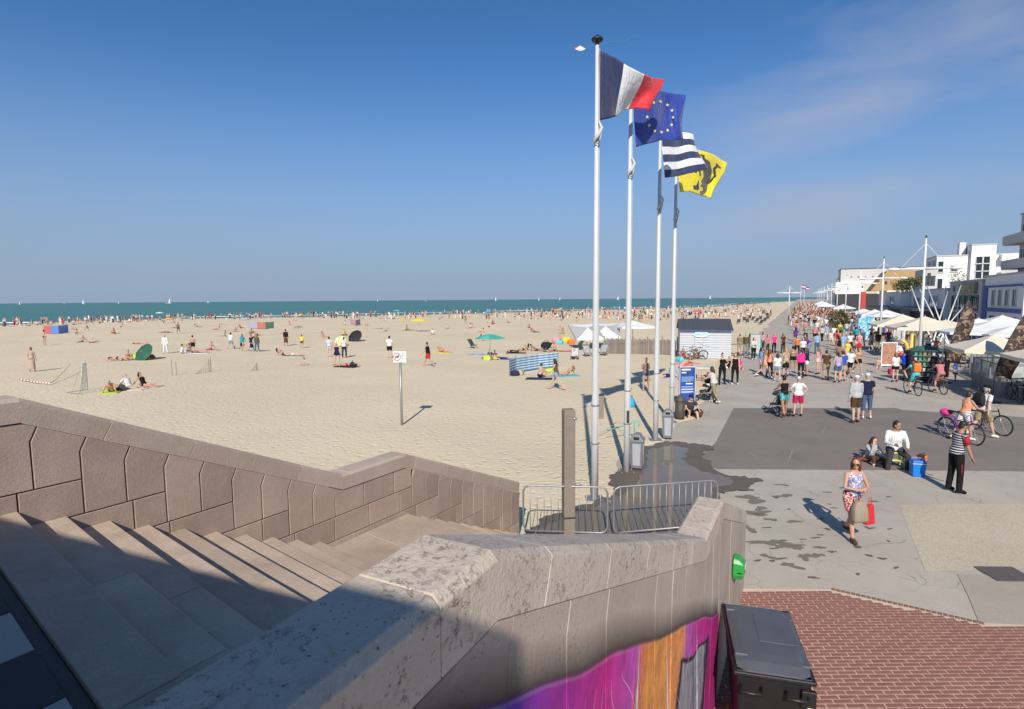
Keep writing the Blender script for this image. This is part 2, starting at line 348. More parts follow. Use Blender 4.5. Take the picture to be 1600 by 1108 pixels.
for i, (px, py, rx, ry) in enumerate([(1232, 852, .30, .16), (1258, 870, .16, .14), (1276, 868, .14, .1), (1210, 852, .16, .1), (1200, 870, .12, .1), (1236, 884, .16, .12), (1180, 802, .32, .22), (1176, 780, .35, .25), (1195, 848, .6, .06), (1240, 815, .14, .1), (1205, 812, .16, .08), (1280, 856, .1, .07), (1170, 826, .15, .16), (1225, 775, .25, .12), (1245, 858, .08, .05), (1300, 862, .08, .05), (1190, 795, .2, .1)]):
    p = at(px, py); sheet('damp_patch', blob(p[0], p[1], rx * 0.8, ry * 0.8, 30 + i, 60, 0.75), 0.0062 + 0.0001 * i, mdamp)
r4 = random.Random(21)
for k in range(34):
    px, py = r4.uniform(1168, 1420), r4.uniform(752, 905); p = at(px, py)
    sheet('damp_speck', blob(p[0], p[1], r4.uniform(.03, .08), r4.uniform(.02, .05), 90 + k, 18, 0.6), 0.0105 + 0.0001 * k, jm)

# ---------------------------------------------------------------- brick paving
mbr = M('brick', srgb(136, 95, 85), 0.85, 0.25, 11, 0.4, 80, rand=0.09)
msd = M('brick_joint_sand', srgb(206, 184, 162), 0.95, 0.1, 12)
bl = [(1.0, 8.93), (3.7, 8.93), (5.1, 8.89), (6.75, 7.90), (12.0, 7.80), (12.0, 2.0), (1.0, 2.0)]
bp = sheet('brick_paving', bl, 0.006, msd)
def in_b(x, y):
    if x < 5.1: lim = 8.93 - 0.0285 * max(0, x - 3.7)
    elif x < 6.75: lim = 8.89 - 0.6 * (x - 5.1)
    else: lim = 7.9 - 0.02 * (x - 6.75)
    return y < lim - 0.05
def bevbrick(l, w, h):
    mb = MB(); e = 0.006
    lo = [(-l / 2, -w / 2, 0), (l / 2, -w / 2, 0), (l / 2, w / 2, 0), (-l / 2, w / 2, 0)]; mid = [(p[0], p[1], h - e) for p in lo]; hi = [(p[0] * (1 - 2 * e / l), p[1] * (1 - 2 * e / w), h) for p in lo]
    return mb.loft([lo, mid, hi])
bme = bevbrick(0.212, 0.061, 0.012).mesh('brick', mbr); hme = bevbrick(0.101, 0.061, 0.012).mesh('brick', mbr)
cand = []; row = 0; y = 8.86
while y > 3.5:
    x = 1.2 + (row % 2) * 0.114 + r4.uniform(-0.01, 0.01)
    while x < 9.0:
        if in_b(x - 0.115, y + 0.045) and in_b(x + 0.115, y + 0.045): cand.append((x, y, 0))
        elif in_b(x - 0.06, y + 0.045) and in_b(x + 0.0, y + 0.045): cand.append((x - 0.06, y, 1))
        x += 0.228
    y -= 0.0735; row += 1
def seen(c):
    v = np.array([c[0], c[1], -CAMZ]); zc = v @ FW; px = 800 + FPX * (v @ RT) / zc; py = 554 - FPX * (v @ UP) / zc
    return (1225 < px < 1606 and py < 1116)
vis = sorted([c for c in cand if seen(c)], key=lambda c: c[1]); keep = set(vis[:300])
mbj = MB()
for c in cand:
    z = 0.004 + r4.uniform(-0.0015, 0.0015); rz = r4.uniform(-0.012, 0.012)
    if c in keep:
        o = bpy.data.objects.new('brick', hme if c[2] else bme); COL.objects.link(o); o.parent = bp; o.location = (c[0], c[1], z); o.rotation_euler = (r4.uniform(-.006, .006), r4.uniform(-.006, .006), rz)
    else:
        l_, w_, e_ = (0.101 if c[2] else 0.212), 0.061, 0.006; q4 = ((-1, -1), (1, -1), (1, 1), (-1, 1))
        mbj.loft([[(c[0] + a_ * (l_ / 2 - i_), c[1] + b_ * (w_ / 2 - i_), z + h_) for a_, b_ in q4] for h_, i_ in ((0, 0), (0.006, 0), (0.012, e_))])
o = mbj.build('brick_field', mbr, bp); struct(o, 'stuff')
# soldier edging where the bricks meet the concrete, sand lying on the joints
mbj = MB()
for i in range(28):
    k = i / 27; x = 5.15 + 1.58 * k; y = 8.87 - 0.6 * 1.65 * k; mbj.box((x, y, 0.010), (0.05, 0.07, 0.012), -0.54 + r4.uniform(-.05, .05))
struct(mbj.build('brick_edging', M('edge_brick', srgb(128, 96, 78), 0.85, 0.2, 9, rand=0.2), bp), 'stuff')
for i, (x, y, rx, ry) in enumerate([(3.05, 8.2, .25, .5), (3.6, 8.0, .3, .22), (3.3, 6.6, .12, .7)]):
    sheet('blown_sand', blob(x, y, rx, ry, 300 + i, 50, 0.5), 0.0172, MATS['sand'])
# drain grate
g = thing('drain_grate', 'rectangular grey metal drain grate set in the pale slab', 'drain', at(1570, 898), -0.04)
MB().box((0, 0, 0.009), (0.60, 0.48, 0.006)).build('plate', M('grate_dark', (0.03, 0.03, 0.03), 0.7), g)
mg = M('grate_metal', srgb(112, 104, 98), 0.5, 0.2, 10, metal=0.4)
MB().box((0, .245, .014), (.64, .03, .014)).box((0, -.245, .014), (.64, .03, .014)).box((.31, 0, .014), (.03, .46, .014)).box((-.31, 0, .014), (.03, .46, .014)).build('frame', mg, g)
bar = MB().box((0, 0, 0), (.60, .022, .012)).mesh('bar', mg)
for i in range(11):
    o = bpy.data.objects.new('bar', bar); COL.objects.link(o); o.parent = g; o.location = (0, -.21 + .042 * i, .018)
bar2 = MB().box((0, 0, 0), (.022, .46, .012)).mesh('cross_bar', mg)
for i in range(9):
    o = bpy.data.objects.new('cross_bar', bar2); COL.objects.link(o); o.parent = g; o.location = (-.26 + .065 * i, 0, .0165)
# ================================================================ stairs, walls
def stone(name, c1, c2, rand=0.08, bump=0.35, lichen=0.0, pits=0.0):
    m, t, b = newmat(name); v = oc(t)
    n1 = nnoise(t, 1.6, 5, 0.6, v); n2 = nnoise(t, 45, 4, 0.7, v); n3 = nnoise(t, 7, 5, 0.65, v, 0.4)
    c = nmix(t, nramp(t, n1.outputs[0], [(0.3, 0.0), (0.7, 1.0)]).outputs[0], c1, c2)
    c = nmix(t, nmath(t, 'MULTIPLY', nramp(t, n2.outputs[0], [(0.4, 0.0), (0.7, 1.0)]).outputs[0], 0.3), c, [q * 0.75 for q in c1])
    c = nmix(t, nramp(t, n3.outputs[0], [(0.56, 0.0), (0.72, 0.35)]).outputs[0], c, [q * 1.18 for q in c2])
    h = n2.outputs[0]
    if lichen:
        mp = t.nodes.new('ShaderNodeMapping'); mp.inputs['Rotation'].default_value = (0, 0, R(27)); mp.inputs['Scale'].default_value = (1.0, 0.7, 1.0); t.links.new(v, mp.inputs[0])
        l1 = nnoise(t, 34, 8, 0.8, mp.outputs[0], 0.5); l2 = nnoise(t, 4.0, 3, 0.6, v); l3 = nnoise(t, 22, 7, 0.75, mp.outputs[0], 0.7); l4 = nnoise(t, 2.2, 2, 0.5, v)
        k = nmath(t, 'MULTIPLY', nramp(t, l1.outputs[0], [(0.54, 0.0), (0.60, 1.0)]).outputs[0], nramp(t, l2.outputs[0], [(0.42, 0.0), (0.62, 1.0)]).outputs[0])
        c = nmix(t, nmath(t, 'MULTIPLY', k, lichen), c, srgb(98, 78, 56))
        k2 = nmath(t, 'MULTIPLY', nramp(t, l3.outputs[0], [(0.60, 0.0), (0.66, 1.0)]).outputs[0], nramp(t, l4.outputs[0], [(0.50, 0.0), (0.64, 1.0)]).outputs[0])
        c = nmix(t, nmath(t, 'MULTIPLY', k2, 0.75 * lichen), c, srgb(196, 160, 62))
        h = nmath(t, 'SUBTRACT', n2.outputs[0], nmath(t, 'MULTIPLY', k, 1.2))
    if pits:
        vo = t.nodes.new('ShaderNodeTexVoronoi'); vo.inputs['Scale'].default_value = 42; t.links.new(v, vo.inputs['Vector'])
        k = nmath(t, 'MULTIPLY', nramp(t, vo.outputs['Distance'], [(0.12, 1.0), (0.24, 0.0)]).outputs[0], nramp(t, nnoise(t, 3.3, 4, 0.6, v).outputs[0], [(0.45, 0.0), (0.6, pits)]).outputs[0])
        c = nmix(t, k, c, srgb(90, 74, 58))
    oi = t.nodes.new('ShaderNodeObjectInfo'); hv = t.nodes.new('ShaderNodeHueSaturation')
    t.links.new(nmath(t, 'ADD', nmath(t, 'MULTIPLY', oi.outputs['Random'], 2 * rand), 1 - rand), hv.inputs['Value']); t.links.new(c, hv.inputs['Color'])
    t.links.new(hv.outputs[0], b.inputs['Base Color']); b.inputs['Roughness'].default_value = 0.82; b.inputs['Specular IOR Level'].default_value = 0.3
    nbump(t, b, h, bump, 0.012); MATS[name] = m; return m, t, b, hv
mclad = stone('cladding_stone', srgb(158, 137, 124), srgb(178, 157, 144), 0.12, 0.3, pits=0.3)[0]
mcap = stone('coping_stone', srgb(170, 152, 138), srgb(188, 170, 156), 0.06)[0]
mcapn = stone('lichen_coping_stone', srgb(190, 174, 158), srgb(208, 194, 178), 0.05, 0.5, lichen=0.85, pits=0.75)[0]
mstep = stone('step_stone', srgb(170, 150, 132), srgb(194, 176, 158), 0.15, 0.5, pits=0.3)[0]
mcore = M('wall_core', srgb(80, 67, 60), 0.95, 0.2, 12)

def prof(P, s): return float(np.interp(s, [p[0] for p in P], [p[1] for p in P]))
def slope(P, s): return (prof(P, s + 0.01) - prof(P, s - 0.01)) / 0.02
def cap_cut(P, s, h):               # a joint across the coping at top position s: (top point, bottom point)
    m_ = slope(P, s); k = h / math.sqrt(1 + m_ * m_)
    zt = prof(P, s); sb = s + m_ * k / math.sqrt(1 + m_ * m_) * 1.0
    # point on the lower line (vertical offset hv) nearest to the perpendicular
    return (s, zt), (sb, prof(P, sb) - h)
def shrink(poly, g):                # pull every corner of a convex-ish polygon in by about g
    c = np.mean(poly, axis=0); out_ = []
    n = len(poly); P = [np.array(p) for p in poly]
    for i in range(n):
        a, b_, d = P[i - 1], P[i], P[(i + 1) % n]
        e1 = (b_ - a) / (np.linalg.norm(b_ - a) + 1e-9); e2 = (d - b_) / (np.linalg.norm(d - b_) + 1e-9)
        n1 = np.array([-e1[1], e1[0]]); n2 = np.array([-e2[1], e2[0]]); bis = n1 + n2; L_ = np.linalg.norm(bis)
        bis = bis / (L_ + 1e-9); k = g / max(0.45, float(bis @ n1)); out_.append(b_ + bis * k)
    return out_
def area2(p): return sum(p[i][0] * p[(i + 1) % len(p)][1] - p[(i + 1) % len(p)][0] * p[i][1] for i in range(len(p)))
def slab(name, poly, F, n0, n1, mat, parent, gap=0.0055, chamfer=0.005):
    if mat.name.startswith('painted'): gap, chamfer = 0.0022, 0.003
    """stone slab: outline in (s,z), from depth n0 (back) to n1 (face), face edges chamfered"""
    if area2(poly) < 0: poly = poly[::-1]
    p1 = shrink(poly, gap); p2 = shrink(poly, gap + chamfer); dn = (n1 - n0); sg = 1 if dn > 0 else -1
    mb = MB(); rings = [[F(s, n0, z) for s, z in p1], [F(s, n1 - sg * chamfer, z) for s, z in p1], [F(s, n1, z) for s, z in p2]]
    if sg > 0: rings = [r[::-1] for r in rings]
    mb.loft(rings); return mb.build(name, mat, parent)
def coping(P, cuts, F, n0, n1, h, mat, parent, kinks):
    """coping stones with chamfered long edges, between successive cuts"""
    for a, b_ in zip(cuts[:-1], cuts[1:]):
        ta, ba = cap_cut(P, a, h); tb, bb = cap_cut(P, b_, h)
        top = [ta] + [(k, prof(P, k)) for k in kinks if a < k < b_] + [tb]; bot = [ba] + [(k, prof(P, k) - h) for k in kinks if ba[0] < k < bb[0]] + [bb]
        poly = bot + top[::-1]
        if area2(poly) < 0: poly = poly[::-1]
        p1 = shrink(poly, 0.002); mb = MB(); ch = 0.03
        def lower(q, d):            # top corners pulled down for the chamfered arris
            return [(s, z - d if z > prof(P, s) - h * 0.5 else z) for s, z in q]
        rings = [[F(s, n0, z) for s, z in lower(p1, ch)], [F(s, n0 + math.copysign(ch, n1 - n0), z) for s, z in p1], [F(s, n1 - math.copysign(ch, n1 - n0), z) for s, z in p1], [F(s, n1, z) for s, z in lower(p1, ch)]]
        if n1 > n0: rings = [r[::-1] for r in rings]
        mb.loft(rings); mb.build('coping_stone', mat, parent, bevel=0.004)
def columns(P, h, F, n_back, n_face, mat, parent, s0, s1, cw, course, zlow, step=2, z_first=None, bl=0.64):
    """tall slabs under a sloping coping, their heads bent square to it, stepping down a course every second slab; block courses below"""
    bs = list(np.arange(s0, s1 + cw * 0.5, cw)); bs[-1] = s1; zb = z_first; kk = 0.15; res = []
    for i in range(len(bs) - 1):
        if i and i % step == 0: zb -= course
        a, b_ = bs[i], bs[i + 1]
        def head(s):
            m_ = slope(P, s); zk = prof(P, s) - h - kk; d = kk * (-m_) / (1 + m_ * m_) if abs(m_) > 0.05 else 0
            st = s + d; return (s, zk), (st, prof(P, st) - h)
        ka, ha = head(a); kb, hb = head(b_)
        poly = [(a, zb), (b_, zb), kb, hb] + [(k[0], k[1] - h) for k in P if ha[0] < k[0] < hb[0]][::-1] + [ha, ka]
        slab('wall_slab', poly, F, n_back, n_face + random.uniform(-.002, .002), mat, parent); res.append((a, b_, zb))
    return res
def blocks(F, n_back, n_face, mat, parent, sa, sb, z0, z1, ln, off):
    s = sa - off
    while s < sb:
        a, b_ = max(s, sa), min(s + ln, sb)
        if b_ - a > 0.05: slab('wall_block', [(a, z0), (b_, z0), (b_, z1), (a, z1)], F, n_back, n_face + random.uniform(-.002, .002), mat, parent)
        s += ln

# ---- beach-side wall
PL = [(-13.5, 3.93), (-7.65, 3.93), (-4.37, 2.42), (-3.17, 2.42), (0.0, 1.11)]
HC = 0.21
wl = thing('stair_wall', 'brown stone clad parapet wall on the beach side of the stairs', 'wall', (0, 0, 0))
core = [(s, z - HC - 0.01) for s, z in PL]; poly = [(-13.5, -0.4)] + [(0.0 - 0.02, -0.4)] + [(-0.02, core[-1][1])] + core[::-1][1:]
mbc = MB(); mbc.prism([LW(s, -0.27, z) for s, z in poly][::-1], [LW(s, -0.028, z) for s, z in poly][::-1]); mbc.build('core', mcore, wl)
coping(PL, [-13.5, -10.2, -7.9, -7.0, -6.25, -5.6, -4.98, -4.25, -3.55, -2.95, -2.2, -1.5, -0.75, 0.0], LW, -0.31, 0.012, HC, mcap, wl, [k[0] for k in PL])
# face slabs
Z0 = 3.14; CO = 0.315; CWD = 0.345
colsA = columns(PL, HC, LW, -0.03, 0, mclad, wl, -7.95, -4.5, CWD, CO, 0, 2, Z0)
slab('wall_slab', [(-13.4, Z0 - 0.3), (-9.0, Z0 - 0.3), (-9.0, 3.93 - HC), (-13.4, 3.93 - HC)], LW, -0.03, 0, mclad, wl)
slab('wall_slab', [(-9.0, Z0), (-7.95, Z0), (-7.95, 3.93 - HC), (-9.0, 3.93 - HC)], LW, -0.03, 0, mclad, wl)
zr = {}
for a, b_, zb in colsA: zr.setdefault(round(zb, 3), [a, b_]); zr[round(zb, 3)][1] = b_
zs = sorted(zr, reverse=True); zend = zs[-1]
zc = Z0; i = 0
while zc - CO > -0.1:               # block courses below the stepped slab feet; they run on to the landing and second flight
    sb_ = None
    for z in zs:
        if z >= zc - 1e-3: sb_ = zr[z][1]
    if zc <= zend + 1e-3: sb_ = None
    lo_s = -7.95 + (Z0 - zc) / CO * 0.66 - 1.2
    if sb_ is not None: blocks(LW, -0.03, 0, mclad, wl, max(lo_s, -9.0), sb_, zc - CO, zc, 0.69, 0.345 * (i % 2) + 0.1)
    zc -= CO; i += 1
# landing courses from the last slab foot up to the coping, then the second flight
zt = 2.42 - HC; sL0, sL1 = -4.5, -3.05
zc = zt; tops = [zt, zend + CO if zend + CO < zt - 0.1 else zt - 0.3]
lv = [zt] + [z for z in np.arange(zend + 2 * CO, -0.4, -CO) if z < zt - 0.12]
colsB = columns(PL, HC, LW, -0.03, 0, mclad, wl, -3.05, -0.0, 0.305, CO, 0, 2, lv[2])
zrB = {}
for a, b_, zb in colsB: zrB.setdefault(round(zb, 3), [a, b_]); zrB[round(zb, 3)][1] = b_
for k in range(len(lv) - 1):
    hi, lo = lv[k], max(lv[k + 1], -0.05)
    if hi - lo < 0.05: break
    end = sL1
    for z in zrB:
        if z >= hi - 1e-3: end = max(end, zrB[z][1])
    st = sL0 if hi > zend + 0.01 else -5.9 + 0.66 * (zend - hi) / CO
    if k == 0:                       # trims the corner where the first slope runs into the landing
        slab('wall_block', [(sL0, lo), (-4.0, lo), (-4.0, hi), (-4.37, hi), (sL0, prof(PL, sL0) - HC)], LW, -0.03, 0, mclad, wl)
        slab('wall_block', [(-4.0, lo), (-3.42, lo), (-3.42, hi), (-4.0, hi)], LW, -0.03, 0, mclad, wl); slab('wall_block', [(-3.42, lo), (sL1, lo), (sL1, prof(PL, sL1) - HC), (-3.17, hi), (-3.42, hi)], LW, -0.03, 0, mclad, wl)
    else: blocks(LW, -0.03, 0, mclad, wl, st, end, lo, hi, 0.6, 0.3 * (k % 2) + 0.12)
slab('wall_block', [(-.27, 0), (0.03, 0), (0.03, 0.9), (-.27, 0.9)], lambda s, n, z: LW(n, s - 0.03, z), -0.05, 0.0, mclad, wl)

# ---- stairs (square to the promenade-side wall, so slightly skewed to the beach-side one)
def LS(s, n, z): return LW(s - 0.115 * n, n, z)
st = thing('stone_stairs', 'broad flight of pale stone steps going down towards the beach', 'stairs', (0, 0, 0))
def tread(s0, s1, z, n0, n1, d=0.6):
    mb = MB(); ls = [LS(s0, n0, z - d), LS(s1, n0, z - d), LS(s1, n1, z - d), LS(s0, n1, z - d)]
    mb.prism([*ls], [(p[0], p[1], z) for p in ls]); mb.build('step', mstep, st, bevel=0.007)
GO = 0.33; S0 = -7.73
for i in range(0, 10):
    s0, s1 = (-8.03, S0) if i == 0 else (S0 + GO * (i - 1), S0 + GO * i)
    z = 3.0 - 0.15 * i; ne = near_n(s1) - 0.0
    js = [0.004, 1.55 + 0.2 * (i % 3) - 0.1 * (i % 2), 3.3 - 0.25 * (i % 2), ne]
    for a, b_ in zip(js[:-1], js[1:]): tread(s0 - (0.05 if i else 0), s1, z + random.uniform(-.002, .002), a + 0.0015, b_ - 0.0015)
sA = S0 + GO * 9
for a, b_ in ((0.004, 1.3), (1.3, 2.7), (2.7, near_n(sA) - 0.05)):
    for c_, d_ in ((sA - 0.05, sA + 0.75), (sA + 0.753, sA + 1.6)): tread(c_, d_, 1.5, a + .0015, b_ - .0015)
for i in range(1, 10):
    s0 = sA + 1.6 + GO * (i - 1) - 0.05; z = 1.5 - 0.15 * i; js = [0.004, 1.7 + 0.15 * (i % 2), near_n(s0) - 0.05]
    for a, b_ in zip(js[:-1], js[1:]): tread(s0, s0 + GO + 0.05, z, a + .0015, b_ - .0015, min(0.6, z + 0.05))
# platform at the head of the stairs: gutter strip and big square pavers
pl = MB().prism([LS(-14, -0.2, -0.2), LS(-8.04, -0.2, -0.2), LS(-8.04, near_n(-8.2), -0.2), LS(-14, near_n(-14) , -0.2)], [LS(-14, -0.2, 2.975), LS(-8.04, -0.2, 2.975), LS(-8.04, near_n(-8.2), 2.975), LS(-14, near_n(-14), 2.975)]).build('upper_terrace', M('gutter_asphalt', srgb(92, 86, 80), 0.95, 0.25, 30, 0.6, 120))
struct(pl)
mgr = [M('dark_paver', srgb(52, 52, 58), 0.7, 0.15, 40, 0.3, 150), M('granite_paver', srgb(172, 166, 156), 0.8, 0.25, 90, 0.4, 150)]
for i in range(9):
    for j in range(5):
        n0 = 0.32 + 0.54 * i; s1 = -8.11 - 0.54 * j
        if n0 + 0.54 > near_n(s1 - 0.54 - .5) - 0.02: continue
        slo = [LS(s1 - .534, n0 + .003, 2.95), LS(s1, n0 + .003, 2.95), LS(s1, n0 + .537, 2.95), LS(s1 - .534, n0 + .537, 2.95)]
        MB().prism(slo, [(p[0], p[1], 3.0) for p in slo]).build('paver', mgr[(i + 0) % 2 if j % 2 == 0 else (i + 1) % 2], pl, bevel=0.004)

# ---- promenade-side wall with the painted outer face
PN = [(-5.0, 3.93), (0.0, 3.93), (4.15, 2.38), (5.35, 2.38), (8.25, 1.28)]
wn = thing('painted_stair_wall', 'pale lichen-stained stone parapet with graffiti on its promenade face', 'wall', (0, 0, 0))
HN = 0.23
poly = [(-5.0, -0.3), (8.22, -0.3), (8.22, 1.28 - HN - 0.01)] + [(s, z - HN - 0.01) for s, z in PN[::-1][1:]]
MB().prism([NW(s, -0.29, z) for s, z in poly][::-1], [NW(s, -0.028, z) for s, z in poly][::-1]).build('core', mcore, wn)
coping(PN, [-5.0, -3.2, -1.6, -0.31, 0.42, 1.15, 1.9, 2.65, 3.4, 4.35, 5.0, 5.9, 6.7, 7.5, 8.25], NW, -0.31, 0.0, HN, mcapn, wn, [k[0] for k in PN])
# graffiti paint: colour fields laid along the wall, under a ragged black edge
m, t, b, hv = stone('painted_stone', srgb(172, 156, 142), srgb(190, 174, 160), 0.03, 0.3, pits=0.7)
v = oc(t); sx = t.nodes.new('ShaderNodeSeparateXYZ'); t.links.new(v, sx.inputs[0])
S = nmath(t, 'ADD', nmath(t, 'MULTIPLY', sx.outputs[0], float(NU[0])), nmath(t, 'MULTIPLY', sx.outputs[1], float(NU[1])))
S = nmath(t, 'SUBTRACT', S, float(_K @ NU)); Z = sx.outputs[2]
cs = t.nodes.new('ShaderNodeCombineXYZ'); t.links.new(S, cs.inputs[0]); t.links.new(Z, cs.inputs[1])
wob = nmath(t, 'MULTIPLY', nmath(t, 'SUBTRACT', nnoise(t, 1.0, 1, 0.4, cs.outputs[0]).outputs[0], 0.5), 0.16)
line = nmath(t, 'ADD', nmath(t, 'SUBTRACT', 3.43, nmath(t, 'MULTIPLY', S, 0.447)), wob)
dd = nmath(t, 'SUBTRACT', line, Z)                                # >0 below the painted edge
S2 = nmath(t, 'ADD', S, nmath(t, 'MULTIPLY', nmath(t, 'SUBTRACT', nnoise(t, 1.3, 4, 0.6, cs.outputs[0]).outputs[0], 0.5), 0.5))
S2 = nmath(t, 'ADD', S2, nmath(t, 'MULTIPLY', dd, 0.25))
pc = nramp(t, nmath(t, 'DIVIDE', nmath(t, 'ADD', S2, 1.0), 8.0), [(0.0, srgb(60, 30, 130)), (0.13, srgb(92, 48, 168)), (0.19, srgb(164, 44, 148)), (0.27, srgb(206, 38, 140)), (0.325, srgb(196, 84, 178)), (0.345, srgb(228, 134, 74)), (0.38, srgb(226, 152, 64)), (0.50, srgb(232, 150, 84)), (0.535, srgb(188, 92, 176)), (0.60, srgb(206, 40, 146)), (0.72, srgb(196, 36, 130)), (1.0, srgb(150, 40, 120))]).outputs[0]
# grey figures and pale scribbles painted on it
wv = t.nodes.new('ShaderNodeTexWave'); wv.inputs['Scale'].default_value = 1.7; wv.inputs['Distortion'].default_value = 9; wv.inputs['Detail'].default_value = 2; t.links.new(cs.outputs[0], wv.inputs['Vector'])
gz = nmath(t, 'MULTIPLY', nramp(t, nmath(t, 'DIVIDE', S2, 8.0), [(0.37, 0.0), (0.39, 1.0), (0.54, 1.0), (0.57, 0.0)]).outputs[0], nramp(t, nmath(t, 'SUBTRACT', dd, nmath(t, 'MULTIPLY', wob, 5)), [(0.28, 0.0), (0.34, 1.0)]).outputs[0])
pc = nmix(t, gz, pc, srgb(150, 148, 152)); gzo = nmath(t, 'MULTIPLY', gz, nmath(t, 'SUBTRACT', 1.0, gz)); pc = nmix(t, nmath(t, 'MULTIPLY', gzo, 4.0, True), pc, srgb(20, 18, 22))
gl = nmath(t, 'MULTIPLY', nramp(t, wv.outputs[0], [(0.46, 0.0), (0.49, 1.0), (0.53, 1.0), (0.56, 0.0)]).outputs[0], nramp(t, nmath(t, 'DIVIDE', S2, 8.0), [(0.33, 0.0), (0.37, 1.0), (0.9, 1.0)]).outputs[0])
pc = nmix(t, nmath(t, 'MULTIPLY', gl, nramp(t, dd, [(0.3, 0.0), (0.5, 1.0)]).outputs[0]), pc, srgb(24, 20, 26))
for s_c, wd_, cc in ((1.72, 0.05, (0.75, 0.74, 0.76)), (1.66, 0.02, (0.02, 0.02, 0.03)), (2.45, 0.04, (0.78, 0.76, 0.74)), (3.72, 0.05, (0.8, 0.8, 0.8)), (3.5, 0.03, (0.02, 0.02, 0.02))):
    k = nmath(t, 'LESS_THAN', nmath(t, 'ABSOLUTE', nmath(t, 'SUBTRACT', nmath(t, 'ADD', S, nmath(t, 'MULTIPLY', dd, 0.12 if s_c < 2 else -0.15)), s_c)), nmath(t, 'MULTIPLY', dd, wd_)); pc = nmix(t, k, pc, cc)
spr = nnoise(t, 6, 6, .7, cs.outputs[0]); pc = nmix(t, nramp(t, spr.outputs[0], [(.35, .45), (.6, 0.0)]).outputs[0], pc, srgb(70, 24, 70)); wv3 = t.nodes.new('ShaderNodeTexWave'); wv3.inputs['Scale'].default_value = .8; wv3.inputs['Distortion'].default_value = 11; wv3.inputs['Detail'].default_value = 1; t.links.new(cs.outputs[0], wv3.inputs['Vector'])
pc = nmix(t, nmath(t, 'MULTIPLY', nramp(t, wv3.outputs[0], [(.47, 0.0), (.50, .8), (.53, 0.0)]).outputs[0], nramp(t, dd, [(0.12, 0.0), (0.2, 1.0)]).outputs[0]), pc, srgb(232, 226, 228))
k = nramp(t, nmath(t, 'ADD', dd, 0.5), [(0.30, 0.0), (0.47, 0.75), (0.505, 0.95), (0.525, 0.0)]).outputs[0]   # sprayed black edge fading upward
base = nmix(t, nmath(t, 'MULTIPLY', k, nmath(t, 'LESS_THAN', S, 5.1)), hv.outputs[0], srgb(36, 28, 30))
painted = nmath(t, 'MULTIPLY', nramp(t, nmath(t, 'ADD', dd, 0.5), [(0.49, 0.0), (0.53, 1.0)]).outputs[0], nmath(t, 'LESS_THAN', S, 5.2))
cc = nmix(t, painted, base, pc)
# black tag strokes on the plain stone near the foot of the wall
wv2 = t.nodes.new('ShaderNodeTexWave'); wv2.inputs['Scale'].default_value = 0.9; wv2.inputs['Distortion'].default_value = 5; t.links.new(cs.outputs[0], wv2.inputs['Vector'])
k = nmath(t, 'MULTIPLY', nramp(t, wv2.outputs[0], [(0.40, 0.0), (0.45, 1.0), (0.53, 1.0), (0.58, 0.0)]).outputs[0], nramp(t, nmath(t, 'DIVIDE', S, 8.0), [(0.80, 0.0), (0.82, 1.0), (0.96, 1.0), (0.98, 0.0)]).outputs[0])
cc = nmix(t, nmath(t, 'MULTIPLY', k, nmath(t, 'LESS_THAN', Z, 1.25)), cc, srgb(22, 20, 24))
t.links.new(cc, b.inputs['Base Color']); mpaint = m
columns(PN, HN, NW, -0.03, -0.004, mpaint, wn, -3.0, 8.22, 0.51, 0.36, 0, 2, 2.2)
blocks(NW, -0.03, -0.004, mpaint, wn, -5, -3.0, 0.0, 3.93 - HN, 1.2, 0)
for k in range(6):
    hi, lo = 2.2 - 0.36 * k, 2.2 - 0.36 * (k + 1); lo = max(lo, -.02)
    blocks(NW, -0.03, -0.004, mpaint, wn, -3.0, -3.0 + 1.02 * (k + 1), lo, hi, 1.02, 0.51 * (k % 2))
lob = 2.2 - 0.36 * 6
slab('wall_block', [(-.3, 0), (-.005, 0), (-.005, 1.28 - HN), (-.3, 1.28 - HN)], lambda s, n, z: NW(n, s, z), 8.215, 8.24, mclad, wn)
# unseen building added behind the viewpoint, its roofline set to shade the stair head
bh = thing('shade_building', 'unseen flat roofed building added to shade the head of the stairs', 'building', (0, 0, 0))
A, B = (-0.42, -2.4), (-9.0, 1.3); fp = [A, B, (-13, -9), (-4, -13)]
MB().prism([(p[0], p[1], -0.1) for p in fp][::-1], [(p[0], p[1], 6.35) for p in fp][::-1]).build('wall', M('render_cream', srgb(214, 204, 188), 0.9, 0.06, 2), bh)
MB().prism([(p[0], p[1], 6.352) for p in fp][::-1], [(p[0], p[1], 6.55) for p in fp][::-1]).build('roof', M('roof_felt', srgb(110, 106, 100), 0.9), bh)
d = np.array(B) - np.array(A); dl = np.linalg.norm(d); d /= dl; nf = np.array([d[1], -d[0]]) * (1 if d[1] * 0 + -d[0] * 1 > 0 else -1)
ang = math.atan2(d[1], d[0])
for k in range(3):
    c_ = np.array(A) + d * (1.6 + 2.6 * k) + nf * 0.02
    w_ = MB().box((0, 0, 0), (1.3, 0.10, 1.6)).build('window', M('frame_white', (0.7, 0.7, 0.7), 0.5), bh, loc=(c_[0], c_[1], 4.6), rz=ang)
    MB().box((0, 0.0, 0), (1.14, 0.13, 1.44)).build('pane', M('dark_glass', (0.02, 0.03, 0.035), 0.08), w_)
